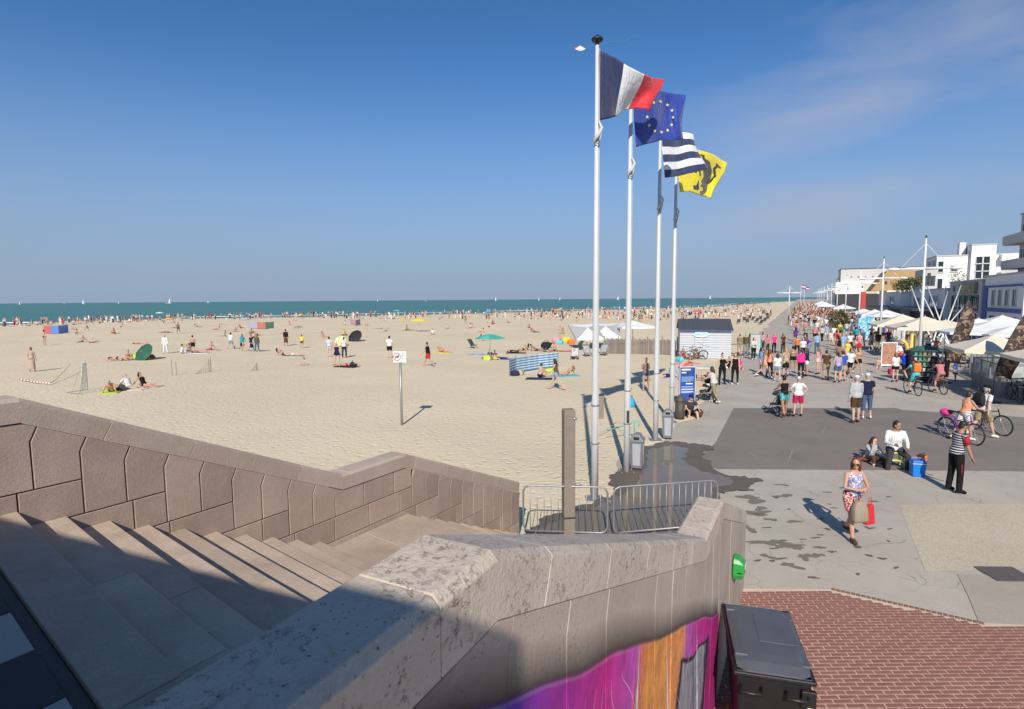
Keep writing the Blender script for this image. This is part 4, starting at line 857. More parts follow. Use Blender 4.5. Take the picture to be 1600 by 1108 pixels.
row = [  # px, py, face, h, sex, pose, top, tc, bottom, bc, hair, hc, shoes, skin, label
 (1188, 584, 120, 1.62, 'f', 'rest', 'long', 'ldenim', ('shorts', .5), 'lilac', 'long', 'dark', 'black', 0, 'girl in pale denim jacket at the left of the dancers'),
 (1194, 590, 100, 1.66, 'f', 'walk', 'bikini', 'orange', ('shorts', .35), 'peach', 'long', 'light', 'white', 1, 'girl in orange crop top with bare legs among the dancers'),
 (1202, 590, 70, 1.66, 'f', 'hips', 'tank', 'peach', 'leggings', 'black', 'long', 'auburn', 'black', 0, 'girl in peach top and black leggings among the dancers'),
 (1214, 596, 20, 1.60, 'f', 'walk2', 'tee', 'white', ('shorts', .5), 'ldenim', 'bob', 'brown', 'white', 1, 'girl in white top and denim shorts nearest the camera among the dancers'),
 (1227, 589, 355, 1.72, 'f', 'rest', 'tank', 'beige', ('skirt', .4), 'black', 'long', 'blond', 'brown', 1, 'blond woman in a black skirt in the middle of the dancers'),
 (1238, 581, 30, 1.62, 'f', 'rest', 'bikini', 'white', ('shorts', .35), 'black', 'bun', 'dark', 'white', 2, 'girl in white crop top and black shorts with hair in a bun'),
 (1251, 591, 358, 1.70, 'f', 'stand', 'long', 'hot', 'leggings', 'black', 'tail', 'brown', 'black', 1, 'woman in bright magenta top and black leggings, seen from behind'),
 (1260, 588, 300, 1.66, 'f', 'rest', 'long', 'navy', ('shorts', .5), 'white', 'long', 'brown', 'black', 0, 'woman in navy top and white shorts next to the magenta top'),
 (1278, 585, 330, 1.64, 'f', 'stand', 'tank', 'pink', ('shorts', .4), 'offwhite', 'long', 'light', 'black', 1, 'girl in pink vest and cream shorts seen from behind'),
 (1290, 594, 8, 1.70, 'm', 'stand', 'tee', 'brown', ('shorts', .8), 'khaki', 'short', 'brown', 'brown', 0, 'boy in dark brown T-shirt and khaki shorts seen from behind'),
 (1308, 598, 5, 1.68, 'f', 'stand', 'tank', 'lilac', ('shorts', .6), 'denim', 'tail', 'brown', 'brown', 1, 'woman in lilac top and denim shorts seen from behind'),
 (1316, 596, 0, 1.70, 'm', 'stand', 'tee', 'blue', ('shorts', .7), 'beige', 'short', 'brown', 'brown', 1, 'person in bright blue T-shirt next to the lilac top'),
 (1327, 590, 175, 1.74, 'm', 'walk', 'tee', 'white', ('shorts', .8), 'black', 'short', 'dark', 'black', 2, 'man in white T-shirt and black shorts walking towards the camera'),
 (1340, 586, 185, 1.66, 'f', 'walk2', 'bikini', 'gold', ('shorts', .45), 'black', 'tail', 'light', 'white', 0, 'girl in mustard top and black shorts walking beside the white T-shirt'),
 (1323, 566, 180, 1.64, 'f', 'walk', 'tank', 'yellow', ('skirt', .4), 'beige', 'bob', 'blond', 'brown', 1, 'woman in pale yellow top facing the camera'),
 (1265, 556, 340, 1.76, 'm', 'bend', 'tee', 'purple', 'trousers', 'ldenim', 'short', 'dark', 'black', 2, 'man in purple T-shirt leaning forward'),
 (1276, 553, 10, 1.72, 'm', 'stand', 'tee', 'sky', 'trousers', 'denim', 'short', 'dark', 'black', 1, 'man in blue denim beside the purple T-shirt'),
 (1192, 548, 150, 1.64, 'f', 'stand', 'tee', 'pink', 'leggings', 'dgrey', 'long', 'brown', 'black', 1, 'girl in pale pink T-shirt behind the dancers'),
 (1209, 552, 175, 1.66, 'f', 'stand', 'tee', 'hot', 'leggings', 'black', 'long', 'pinkwig', 'black', 1, 'girl with bright pink hair and pink top'),
 (1223, 552, 170, 1.68, 'f', 'rest', 'tee', 'brown', 'leggings', 'black', 'long', 'dark', 'black', 0, 'girl in brown top and black leggings left of the bent man'),
 (1199, 553, 160, 1.60, 'f', 'stand', 'tee', 'rose', 'leggings', 'dgrey', 'long', 'light', 'black', 1, 'girl in dull rose T-shirt beside the pink-haired girl'),
 (1245, 557, 190, 1.64, 'f', 'up', 'tank', 'orange', 'leggings', 'black', 'bun', 'light', 'black', 1, 'girl in orange top with arms raised'),
 (1254, 561, 200, 1.62, 'f', 'rest', 'tee', 'white', 'leggings', 'navy', 'long', 'brown', 'black', 1, 'girl in white T-shirt between the orange and purple tops'),
 (1177, 562, 170, 1.68, 'f', 'cross', 'long', 'offwhite', 'trousers', 'black', 'bob', 'auburn', 'white', 1, 'woman in cream jumper and black trousers by the kiosk'),
 (1128, 601, 175, 1.70, 'f', 'hips', 'tank', 'black', 'leggings', 'black', 'bun', 'dark', 'black', 1, 'woman in black vest and leggings with hands on hips'),
 (1148, 601, 200, 1.72, 'f', 'stand', 'tank', 'black', 'leggings', 'black', 'long', 'auburn', 'white', 1, 'red-haired woman in black vest and leggings with white shoes'),
 (1115, 630, 320, 1.66, 'f', 'push', 'tee', 'offwhite', 'trousers', 'khaki', 'long', 'brown', 'white', 1, 'long-haired woman in khaki trousers holding a black pushchair'),
 (1107, 606, 350, 1.60, 'f', 'sitx', 'tank', 'white', ('shorts', .5), 'black', 'bun', 'light', 'black', 1, 'woman in white vest sitting behind the pushchair'),
 (1398, 597, 2, 1.62, 'f', 'stand', 'tee', 'white', ('shorts', .45), 'black', 'bob', 'light', 'brown', 1, 'woman in white top and black shorts with a red bag'),
 (1413, 595, 4, 1.76, 'm', 'walk', 'tee', 'royal', ('shorts', .8), 'black', 'short', 'dark', 'black', 1, 'man in royal blue T-shirt and black shorts walking away'),
 (1405, 571, 20, 1.78, 'm', 'stand', 'tee', 'white', 'trousers', 'beige', 'short', 'grey', 'black', 0, 'man in white shirt and beige trousers by the menu board'),
 (1479, 590, 330, 1.74, 'm', 'stand', 'long', 'black', 'trousers', 'black', 'short', 'dark', 'black', 4, 'waiter dressed in black beside the terrace screen'),
 (1492, 595, 330, 1.15, 'f', 'stand', 'tee', 'blue', ('skirt', .4), 'denim', 'bob', 'dark', 'white', 0, 'child in blue dress beside the terrace screen'),
 (1371, 583, 200, 0.98, 'm', 'walk', None, 'white', ('swim', .2), 'beige', 'short', 'light', None, 1, 'bare-chested toddler walking alone across the paving'),
 (1243, 538, 20, 1.70, 'f', 'walk', 'tee', 'purple', ('shorts', .5), 'brown', 'long', 'dark', 'black', 0, 'woman in purple top walking away past the dancers'),
 (1284, 534, 5, 1.72, 'm', 'walk', 'tee', 'lgrey', 'trousers', 'black', 'short', 'dark', 'black', 1, 'man in grey T-shirt and black trousers walking away'),
 (1298, 543, 0, 1.66, 'f', 'walk2', 'tee', 'offwhite', ('shorts', .5), 'offwhite', 'bob', 'light', 'brown', 1, 'woman dressed all in cream walking away'),
 (1310, 560, 2, 1.70, 'f', 'stand', 'tank', 'black', ('skirt', .7), '*print', 'bob', 'dark', 'black', 2, 'woman in black top and dark print skirt'),
 (1317, 553, 0, 1.72, 'm', 'walk', 'tee', 'sky', ('shorts', .8), 'lgrey', 'short', 'grey', 'black', 1, 'man in pale blue T-shirt walking away'),
 (1328, 551, 5, 1.70, 'm', 'walk2', 'tee', 'white', ('shorts', .8), 'red', 'short', 'dark', 'black', 2, 'man in white T-shirt and red shorts walking away'),
 (1338, 537, 8, 1.72, 'm', 'walk', 'long', 'teal', 'trousers', 'black', 'short', 'dark', 'black', 1, 'person with a teal jacket walking away'),
 (1360, 548, 350, 1.66, 'f', 'walk', 'tee', 'offwhite', ('skirt', .4), 'brown', 'bob', 'brown', 'white', 1, 'woman in pale top and brown skirt left of the lamp mast foot'),
 (1371, 549, 5, 1.72, 'm', 'stand', 'tee', 'brown', 'trousers', 'khaki', 'short', 'dark', 'black', 0, 'man in khaki trousers right of the lamp mast foot'),
 (1155, 556, 60, 1.76, 'm', 'rest', 'long', 'khaki', 'trousers', 'beige', 'short', 'light', 'brown', 1, 'man in tan clothes standing at the kiosk counter'),
 (1165, 556, 40, 1.80, 'm', 'stand', 'long', 'olive', 'trousers', 'grey', 'short', 'grey', 'black', 1, 'tall man in olive jacket at the end of the kiosk'),
 (1171, 552, 80, 1.66, 'f', 'cross', 'tee', 'crimson', 'leggings', 'black', 'bob', 'dark', 'black', 1, 'woman in crimson top queuing at the kiosk'),
 (1124, 556, 200, 1.60, 'f', 'stand', 'tank', 'purple', ('shorts', .5), 'rose', 'bun', 'dark', 'black', 0, 'girl in purple vest in front of the kiosk wall'),
 (1139, 577, 210, 1.66, 'm', 'sitx', 'tee', 'black', ('shorts', .6), 'white', 'short', 'dark', 'white', 1, 'person in black T-shirt sitting on the edge of the sand'),
 (1154, 577, 190, 1.64, 'f', 'sitk', 'tee', 'hot', ('shorts', .6), 'pink', 'long', 'auburn', 'white', 1, 'girl in pink sitting on the paving behind the black-clad women'),
]
for i, (px, py, fc, h, sx_, po, tp, tcol, bt, bcol, hr, hcol, sh, skn, lb) in enumerate(row):
    P('row%d' % i, at(px, py), fc, h, lb, sx_, po, tp, tcol, bt, bcol, hr, hcol, sh, skn, headk=1.2 if h < 1.2 else 1.0, fat=random.uniform(.98, 1.1))
# ---------------------------------------------------------------- people one can tell apart on the sand
beach = [
 (1077, 652, 178, 1.72, 'm', 'sitk', 'tee', 'dgrey', ('shorts', .8), 'black', 'short', 'dark', 'brown', 1, 'boy in dark shirt and cap sitting against the brown bin', 'cap', 'navy'),
 (1009, 612, 5, 1.68, 'f', 'cross', ('tank', 0), '*print', ('shorts', .3), 'denim', 'bun', 'blond', None, 0, 'tanned woman with blond bun standing between the flagpoles', None, None),
 (869, 609, 292, 1.70, 'f', 'stride', 'tank', 'olive', ('shorts', .4), 'ldenim', 'long', 'dark', None, 1, 'girl with long dark hair striding across the sand', None, None),
 (843, 590, 60, 1.70, 'm', 'sitk', None, 'white', ('swim', .4), 'navy', 'short', 'brown', None, 1, 'bare-chested man sitting beside the striped windbreak', None, None),
 (884, 587, 300, 1.66, 'f', 'prop', 'bikini', 'rose', ('swim', .1), 'rose', 'tail', 'light', None, 5, 'sunburnt woman propped up on a towel right of the windbreak', None, None),
 (1046, 591, 255, 1.74, 'm', 'sitf', 'long', 'sky', ('shorts', .8), 'navy', 'short', 'brown', None, 1, 'man in pale blue shirt sitting on the sand between the last two poles', None, None),
 (609, 559, 0, 1.80, 'm', 'stand', 'tee', 'white', ('shorts', .8), 'black', 'short', 'dark', None, 1, 'man in white T-shirt and black shorts standing beyond the sign', None, None),
 (669, 572, 275, 1.78, 'm', 'walk', 'tee', 'black', ('shorts', .8), 'red', 'short', 'brown', None, 0, 'man in black T-shirt and red shorts walking left', None, None),
 (361, 550, 5, 1.72, 'm', 'walk', 'tee', 'white', ('shorts', .8), 'ldenim', 'short', 'dark', None, 1, 'man in white T-shirt carrying a pale blue bag', None, None),
 (379, 553, 0, 1.68, 'f', 'walk2', 'tee', 'teal', ('skirt', .4), 'black', 'bob', 'light', None, 1, 'woman in teal top and black skirt walking away', None, None),
 (393, 553, 3, 1.66, 'f', 'walk', 'tee', 'navy', ('skirt', .5), 'navy', 'bun', 'light', None, 1, 'woman in a navy dress walking away', None, None),
 (402, 553, 358, 1.66, 'f', 'stand', 'long', 'olive', 'trousers', 'denim', 'long', 'light', 'white', 1, 'woman in olive top and jeans walking beside the navy dress', None, None),
 (447, 542, 0, 1.76, 'f', 'stand', 'long', 'black', ('skirt', .6), 'brown', 'short', 'dark', None, 2, 'person all in black standing alone on the sand', None, None),
 (472, 545, 10, 1.35, 'm', 'stand', 'tee', 'yellow', ('shorts', .7), 'olive', 'short', 'dark', None, 0, 'child in bright yellow T-shirt', None, None),
 (476, 573, 190, 1.10, 'm', 'sitx', None, 'white', ('swim', .3), 'sky', 'short', 'light', None, 1, 'small child with green cap sitting in the sand', 'cap', 'green'),
 (515, 559, 350, 1.70, 'm', 'stand', 'tee', '*greyprint', ('shorts', .8), 'lgrey', 'short', 'dark', None, 1, 'man in pale patterned shirt left of the navy swimsuit', None, None),
 (527, 574, 182, 1.74, 'f', 'hips', 'tank', 'navy', ('shorts', .3), 'navy', 'bob', 'blond', None, 1, 'woman in navy top with bare legs facing the camera', None, None),
 (538, 560, 5, 1.70, 'f', 'rest', 'tee', 'offwhite', 'trousers', 'navy', 'short', 'dark', None, 2, 'woman in white top and dark jeans right of the navy swimsuit', None, None),
 (541, 573, 250, 1.70, 'f', 'lie', 'bikini', 'red', ('swim', .1), 'red', 'long', 'brown', None, 0, 'woman lying on the sand in front of the standing three', None, None),
 (443, 558, 80, 1.70, 'f', 'prop', 'bikini', 'black', ('swim', .1), 'black', 'bob', 'dark', None, 0, 'woman in black bikini reclining left of a sunbather', None, None),
 (457, 558, 90, 1.72, 'm', 'lie', None, 'white', ('swim', .4), 'white', 'short', 'brown', None, 1, 'man in white trunks lying on the sand', None, None),
 (302, 558, 0, 1.66, 'm', 'stand', None, 'white', ('shorts', .7), 'black', 'short', 'dark', None, 0, 'bare-backed boy in black shorts by the seated group', None, None),
 (284, 559, 60, 1.70, 'm', 'sitx', 'tee', 'white', ('shorts', .7), 'grey', 'short', 'dark', None, 1, 'person in white T-shirt at the left of the seated group', None, None),
 (290, 559, 40, 1.66, 'f', 'sitx', 'tee', 'lgrey', ('shorts', .7), 'ldenim', 'long', 'blond', None, 1, 'blond person in grey top in the seated group', None, None),
 (297, 557, 280, 1.68, 'f', 'sitx', 'bikini', 'black', ('shorts', .5), 'black', 'bun', 'dark', None, 0, 'woman in black top at the right of the seated group', None, None),
 (311, 557, 90, 1.60, 'f', 'lie', 'bikini', 'red', ('swim', .1), 'red', 'bob', 'brown', None, 5, 'sunbather with red bikini lying by the bare-backed boy', None, None),
 (329, 552, 180, 1.62, 'f', 'sitf', 'bikini', 'crimson', ('swim', .1), 'crimson', 'bun', 'dark', None, 0, 'woman on a pink towel right of the seated group', None, None),
 (51, 594, 350, 1.66, 'f', 'stand', 'tank', 'beige', ('skirt', .75), 'beige', 'bun', 'light', None, 0, 'woman in long beige dress standing at the far left', None, None),
 (176, 621, 340, 1.78, 'm', 'prop', None, 'white', ('swim', .3), 'black', 'short', 'grey', None, 5, 'heavy man in black trunks sunbathing by the goal net', None, None),
 (203, 616, 100, 1.72, 'm', 'sitf', 'tee', 'white', ('capri', 1.3), 'beige', 'short', 'grey', None, 1, 'man in white shirt and beige trousers sitting beside the sunbather', None, None),
 (226, 612, 95, 1.66, 'f', 'sitf', 'tank', 'black', ('swim', .2), 'black', 'bob', 'brown', None, 5, 'woman in black swimsuit sitting with legs stretched out', None, None),
 (259, 560, 180, 1.74, 'm', 'stand', 'long', 'white', 'trousers', 'white', 'short', 'grey', None, 1, 'man dressed all in white standing on the beach', None, None),
 (201, 572, 150, 1.66, 'f', 'sitx', 'bikini', 'brown', ('swim', .1), 'brown', 'bun', 'light', None, 0, 'woman sitting left of the tilted green parasol', None, None),
 (185, 574, 260, 1.66, 'f', 'lieb', 'bikini', 'brown', ('swim', .1), 'black', 'bob', 'dark', None, 5, 'woman lying face down at the left of the green parasol', None, None),
 (222, 571, 190, 1.70, 'm', 'sitx', None, 'white', ('swim', .4), 'grey', 'short', 'dark', None, 0, 'man sitting in the shade of the green parasol', None, None),
 (218, 547, 90, 1.66, 'f', 'lie', 'bikini', 'orange', ('swim', .1), 'orange', 'bob', 'dark', None, 5, 'sunbather lying flat beyond the green parasol', None, None),
 (555, 533, 230, 1.66, 'f', 'sitx', 'tee', 'pink', ('skirt', .5), 'lilac', 'long', 'dark', None, 1, 'woman in pink sitting under the black parasol', None, None),
 (506, 528, 120, 1.66, 'f', 'sitf', 'bikini', 'red', ('swim', .1), 'red', 'long', 'dark', None, 0, 'woman sitting on a towel left of the black parasol', None, None),
 (403, 528, 100, 1.70, 'm', 'prop', None, 'white', ('swim', .4), 'black', 'short', 'dark', None, 0, 'man reclining in front of the mixed windbreak', None, None),
 (635, 514, 120, 1.66, 'm', 'sitx', None, 'white', ('swim', .3), 'red', 'short', 'brown', None, 0, 'person sitting under the left yellow parasol', None, None),
 (676, 521, 160, 1.66, 'f', 'sitx', 'tee', 'white', ('swim', .3), 'black', 'bob', 'dark', None, 1, 'person in white sitting near the yellow parasols', None, None),
 (693, 549, 100, 1.66, 'f', 'prop', 'bikini', 'crimson', ('swim', .1), 'crimson', 'bob', 'blond', None, 5, 'woman in red bikini reclining left of the blue towel', None, None),
 (766, 560, 185, 1.62, 'f', 'sitk', 'bikini', 'navy', ('swim', .1), 'navy', 'bun', 'dark', None, 0, 'woman sitting under the teal parasol', None, None),
 (773, 561, 175, 1.50, 'm', 'sitx', None, 'white', ('swim', .4), 'lime', 'short', 'brown', None, 1, 'boy sitting under the teal parasol', None, None),
 (756, 532, 90, 1.68, 'f', 'sitf', 'bikini', 'white', ('swim', .1), 'rose', 'tail', 'brown', None, 5, 'woman sitting behind the teal parasol', None, None),
 (806, 550, 100, 1.74, 'm', 'lie', 'tee', 'black', ('shorts', .7), 'dgrey', 'short', 'brown', None, 0, 'man in black lying on the sand beyond the windbreak', None, None),
 (817, 546, 260, 1.70, 'f', 'prop', 'bikini', 'black', ('swim', .1), 'black', 'long', 'dark', None, 0, 'woman in black propped on her elbows beyond the windbreak', None, None),
 (838, 547, 80, 1.70, 'm', 'prop', None, 'white', ('swim', .4), 'dgrey', 'short', 'dark', None, 2, 'man reclining against a dark backpack beyond the windbreak', None, None),
 (866, 548, 190, 1.70, 'f', 'sitx', 'bikini', 'sky', ('swim', .1), 'black', 'bob', 'brown', None, 5, 'woman in pale blue bikini in the crowded patch by the awnings', None, None),
 (875, 531, 180, 1.70, 'm', 'rest', None, 'white', ('swim', .4), 'turq', 'short', 'brown', None, 5, 'bare-chested man standing among the beach bags', None, None),
 (898, 560, 200, 1.66, 'f', 'sitk', 'tee', 'white', ('shorts', .7), 'offwhite', 'short', 'grey', None, 1, 'person in white sitting on the folding chair left of the first pole', None, None),
 (1019, 552, 180, 1.66, 'f', 'sitk', 'tee', 'white', ('capri', 1.4), 'white', 'long', 'auburn', 'black', 1, 'woman in white sitting against the wooden fence', None, None),
 (1067, 562, 190, 1.66, 'f', 'sitk', 'tee', 'red', ('shorts', .6), 'peach', 'bob', 'dark', None, 0, 'woman in red sitting by the bicycles', None, None),
 (1087, 562, 180, 1.66, 'f', 'sitk', 'bikini', 'rose', ('shorts', .5), 'rose', 'bob', 'dark', None, 0, 'woman in pink sitting before the bicycles', None, None),
 (1079, 578, 220, 1.66, 'f', 'sitx', 'bikini', 'brown', ('shorts', .5), 'brown', 'long', 'brown', None, 0, 'woman with long brown hair sitting among beach bags', None, None),
 (1086, 597, 110, 1.70, 'f', 'lieb', 'bikini', 'black', ('swim', .1), 'black', 'bob', 'dark', None, 0, 'woman lying face down behind the blue notice board', None, None),
 (1068, 505, 300, 1.70, 'm', 'walk', None, 'white', ('swim', .4), 'dgrey', 'short', 'dark', None, 0, 'bare-chested man walking left of the kiosk roof', None, None),
]
for i, (px, py, fc, h, sx_, po, tp, tcol, bt, bcol, hr, hcol, sh, skn, lb, br_, brc_) in enumerate(beach):
    tp = tp[0] if isinstance(tp, tuple) else tp
    P('beach%d' % i, sandp(px, py), fc, h, lb, sx_, po, tp, tcol, bt, bcol, hr, hcol, sh, skn, brim=br_, brc=brc_ or 'white', headk=1.2 if h < 1.3 else 1.0, fat=1.22 if 'heavy' in lb else random.uniform(.98, 1.1))

# ---------------------------------------------------------------- crowd: further people, one mesh each from a set of poses
ARCH = {}
def arch(key, sex, pose, top, bottom, hair, shoes):
    B, info = body(sex, pose, top, bottom, hair, shoes); parts = []
    order = ['skin', 'top', 'bottom', 'hair', 'shoe', 'shoe2']
    def put(i): 
        def f(me): parts.append((i, me)); 
        return f
    for i, k in enumerate(order):
        if B[k].v: job(B[k], .033, 1, k, None, None, put(i if i < 4 else 2))
    ARCH[key] = parts
for key, a in dict(w1=('m', 'walk', 'tee', ('shorts', .8), 'short', True), w2=('f', 'walk2', 'tank', ('shorts', .5), 'long', True), w3=('m', 'walk2', 'tee', 'trousers', 'short', True), w4=('f', 'walk', 'tee', ('skirt', .5), 'bob', True), s1=('m', 'stand', 'tee', ('shorts', .8), 'short', True), s2=('f', 'rest', 'tank', ('skirt', .45), 'tail', True), s3=('f', 'hips', 'tee', 'trousers', 'long', True), s4=('m', 'cross', 'long', 'trousers', 'short', True),
                   b1=('m', 'stand', None, ('swim', .4), 'short', False), b2=('f', 'rest', 'bikini', ('swim', .1), 'bun', False), b3=('m', 'walk', None, ('swim', .4), 'short', False), g1=('f', 'sitk', 'bikini', ('swim', .1), 'bob', False), g2=('m', 'sitf', None, ('swim', .4), 'short', False), g3=('f', 'lie', 'bikini', ('swim', .1), 'long', False), g4=('m', 'lieb', None, ('swim', .4), 'short', False), g5=('f', 'sitx', 'tee', ('shorts', .5), 'long', False), g6=('f', 'prop', 'bikini', ('swim', .1), 'tail', False), c1=('m', 'chair', 'tee', ('shorts', .8), 'short', True), c2=('f', 'chair', 'tank', ('skirt', .4), 'long', True)).items(): arch(key, *a)
flush_jobs()
AM = {}
for key, parts in ARCH.items():
    V, F, MI = [], [], []
    for i, me in parts:
        o_ = len(V); V += [tuple(v.co) for v in me.vertices]
        for p in me.polygons: F.append(tuple(k + o_ for k in p.vertices)); MI.append(i)
        bpy.data.meshes.remove(me)
    me = bpy.data.meshes.new('person'); me.from_pydata(V, [], F)
    for k in range(4): me.materials.append(None)
    me.polygons.foreach_set('material_index', MI); me.polygons.foreach_set('use_smooth', [True] * len(F)); me.update(); AM[key] = me
rc = random.Random(77)
TOPC = ['white', 'white', 'white', 'white', 'black', 'black', 'black', 'navy', 'navy', 'blue', 'red', 'pink', 'peach', 'grey', 'lgrey', 'lgrey', 'sky', 'teal', 'beige', 'offwhite', 'offwhite', 'yellow', 'purple', 'olive', 'crimson', 'rose', 'ldenim', 'denim', 'khaki', 'brown', 'lilac', 'green', '*wstripes', '*greyprint', '*print', '*bluewhite', '*stripes']
BOTC = ['black', 'black', 'navy', 'denim', 'ldenim', 'khaki', 'beige', 'white', 'grey', 'dgrey', 'red', 'brown', 'offwhite']
NICE = {'*wstripes': 'striped', '*greyprint': 'pale print', '*print': 'brown print', '*bluewhite': 'blue print', '*stripes': 'black striped'}; NICE.update(hot='magenta', lgrey='pale grey', dgrey='charcoal', offwhite='cream', ldenim='pale denim', turq='turquoise', sky='pale blue', royal='royal blue')
ncrowd = 0
USED = set()
def crowd(key, pos, face, where, group, h=None, tcol=None):
    global ncrowd
    bare = key in ('b1', 'b3', 'g2', 'g4')
    act = {'w': 'walking', 's': 'standing', 'b': 'standing', 'g': 'sitting', 'c': 'seated'}[key[0]]
    if key in ('g3', 'g4'): act = 'lying'
    for _ in range(60):
        tc_, bc_ = tcol or rc.choice(TOPC), rc.choice(BOTC + (['green', 'blue', 'teal', 'purple', 'orange', 'yellow'] if bare else [])); n1, n2 = NICE.get(tc_, tc_), NICE.get(bc_, bc_); hr_ = rc.choice(['dark', 'dark', 'brown', 'brown', 'light', 'blond', 'grey', 'auburn'])
        hn = {'dark': 'dark-haired', 'brown': 'brown-haired', 'light': 'fair-haired', 'blond': 'blond', 'grey': 'grey-haired', 'auburn': 'red-haired'}[hr_]
        wear = ('bare-chested %s person in %s trunks' % (hn, n2)) if bare else ('%s person in %s bikini top and %s bottoms' % (hn, n1, n2)) if key in ('b2', 'g1', 'g3', 'g6') else ('%s person in %s top and %s %s' % (hn, n1, n2, 'trousers' if key in ('w3', 's3', 's4') else 'skirt' if key in ('w4', 's2', 'c2') else 'shorts'))
        lb = '%s %s %s' % (wear, act, where)
        if lb not in USED and len(lb.split()) <= 16: break
    USED.add(lb); sk_ = rc.randrange(6) if rc.random() < .8 else 1
    o = bpy.data.objects.new('person', AM[key]); COL.objects.link(o); o.location = [float(q) for q in pos]; o.rotation_euler.z = -R(face); s = (h or rc.uniform(1.58, 1.84)) / 1.75; o.scale = (s, s, s)
    for i, mt in enumerate((skinm(sk_), cloth(tc_), cloth(bc_), hairm(hr_))): o.material_slots[i].link = 'OBJECT'; o.material_slots[i].material = mt
    tag(o, lb, 'person', group); ncrowd += 1; return o
# promenade crowd, thickening with distance
taken = [at(r_[0], r_[1])[:2] for r_ in row]
def free(p, d):
    for q in taken:
        if (q[0] - p[0]) ** 2 + (q[1] - p[1]) ** 2 < d * d: return False
    taken.append(np.array(p[:2])); return True
n = 0
while n < 112:
    t_ = 40 + 80 * rc.random() ** .85; w_ = rc.uniform(3.2, 15.5) if rc.random() < .8 else rc.uniform(6, 14)
    if t_ < 52 and w_ < 7: continue
    p = PR(t_, w_)
    if not free(p, .75): continue
    crowd(rc.choice(['w1', 'w1', 'w2', 'w3', 'w4', 's1', 's2', 's3', 'w2']), p, rc.choice([26, 26, 206, 26, 206]) + rc.uniform(-25, 25), ('in the far crowd' if t_ > 75 else 'beyond the dancers'), 'promenade crowd'); n += 1
# ================================================================ flagpoles and flags
mwhite = M('white_paint', (.74, .74, .73), 0.35, 0.05, 3); mpolep = M('pole_paint', (.56, .565, .57), 0.4, 0.08, 2.5); msteel = M('galvanised', (.34, .345, .35), 0.48, 0.2, 14, metal=0.6); mblack = M('black_plastic', (.014, .014, .016), 0.45, 0.2, 6, 0.1, 90)
mdark = M('dark_metal', (.04, .04, .045), 0.5); mrope = M('rope', (.55, .53, .48), 0.9)
FP = [((929, 780), 62, 934), ((979, 738), 128, 980), ((1024, 688), 203, 1026), ((1049, 660), 229, 1053)]
flagn = ['blue, white and red', 'dark blue starred', 'navy and white striped', 'yellow lion']
poles = []
for i, ((bx, by), ty, tx) in enumerate(FP):
    p = at(bx, by); H_ = zat(ty, tx, p[1]); th = thing('flagpole', 'tall white flagpole carrying the %s flag' % flagn[i], 'flagpole', p, 0, 'flagpoles beside the beach'); poles.append((p, H_))
    MB().tube([(0, 0, .02), (0, 0, 2.2), (0, 0, 4.5), (0, 0, H_ - .12)], [.086, .08, .068, .04], 20).build('shaft', mpolep, th, True)
    for z in (1.35, 2.25): MB().lathe([(.104 - z * .003, -.015), (.107 - z * .003, -.01), (.107 - z * .003, .01), (.104 - z * .003, .015)], (0, 0, z), 20).build('joint_ring', msteel, th, True)
    MB().lathe([(.02, -.12), (.05, -.1), (.05, -.04), (.115, -.03), (.13, 0), (.115, .035), (.05, .06), (.02, .1)], (0, 0, H_), 16).build('finial', mblack, th, True)
    MB().box((0, 0, .012), (.42, .42, .024)).build('base_plate', msteel, th, bevel=.006)
    for a, b in ((1, 1), (1, -1), (-1, 1), (-1, -1)): MB().lathe([(.022, 0), (.022, .03), (.01, .035)], (a * .16, b * .16, .024), 6).build('bolt', msteel, th)
    if i == 1: MB().box((0, -.098, 1.55), (.07, .02, .34)).build('hatch', mdark, th, bevel=.01)
    zc = H_ - 2.0 - .15 * i
    MB().tube([(.03, -.09, zc + .25), (.10, -.10, zc + .1), (.02, -.12, zc - .05), (-.09, -.1, zc - .18), (.03, -.11, zc - .25), (.09, -.1, zc)], [.02, .035, .045, .035, .025, .012], 6).build('rope_bundle', mrope, th, True)
    MB().tube([(.07, -.06, 1.3), (.062, -.06, 4), (.05, -.04, H_ - .2)], .006, 5).build('halyard', mrope, th)
def flagmat(name, c):
    m, t, b = newmat(name); v = oc(t); b.inputs['Base Color'].default_value = c + (1,); b.inputs['Roughness'].default_value = .7; b.inputs['Sheen Weight'].default_value = .2
    w = t.nodes.new('ShaderNodeTexNoise'); w.inputs['Scale'].default_value = 5; w.inputs['Detail'].default_value = 5; w.inputs['Distortion'].default_value = 1.2; t.links.new(v, w.inputs['Vector']); nbump(t, b, w.outputs[0], .55, .06); return m
fb, fw, fr, fe, fn, fy, fk = (flagmat('flag_' + n_, c) for n_, c in (('darkblue', (.012, .02, .085)), ('white', (.72, .72, .74)), ('red', (.62, .02, .035)), ('royal', (.01, .04, .30)), ('navy', (.02, .03, .10)), ('yellow', (.80, .66, .02)), ('black', (.02, .02, .02))))
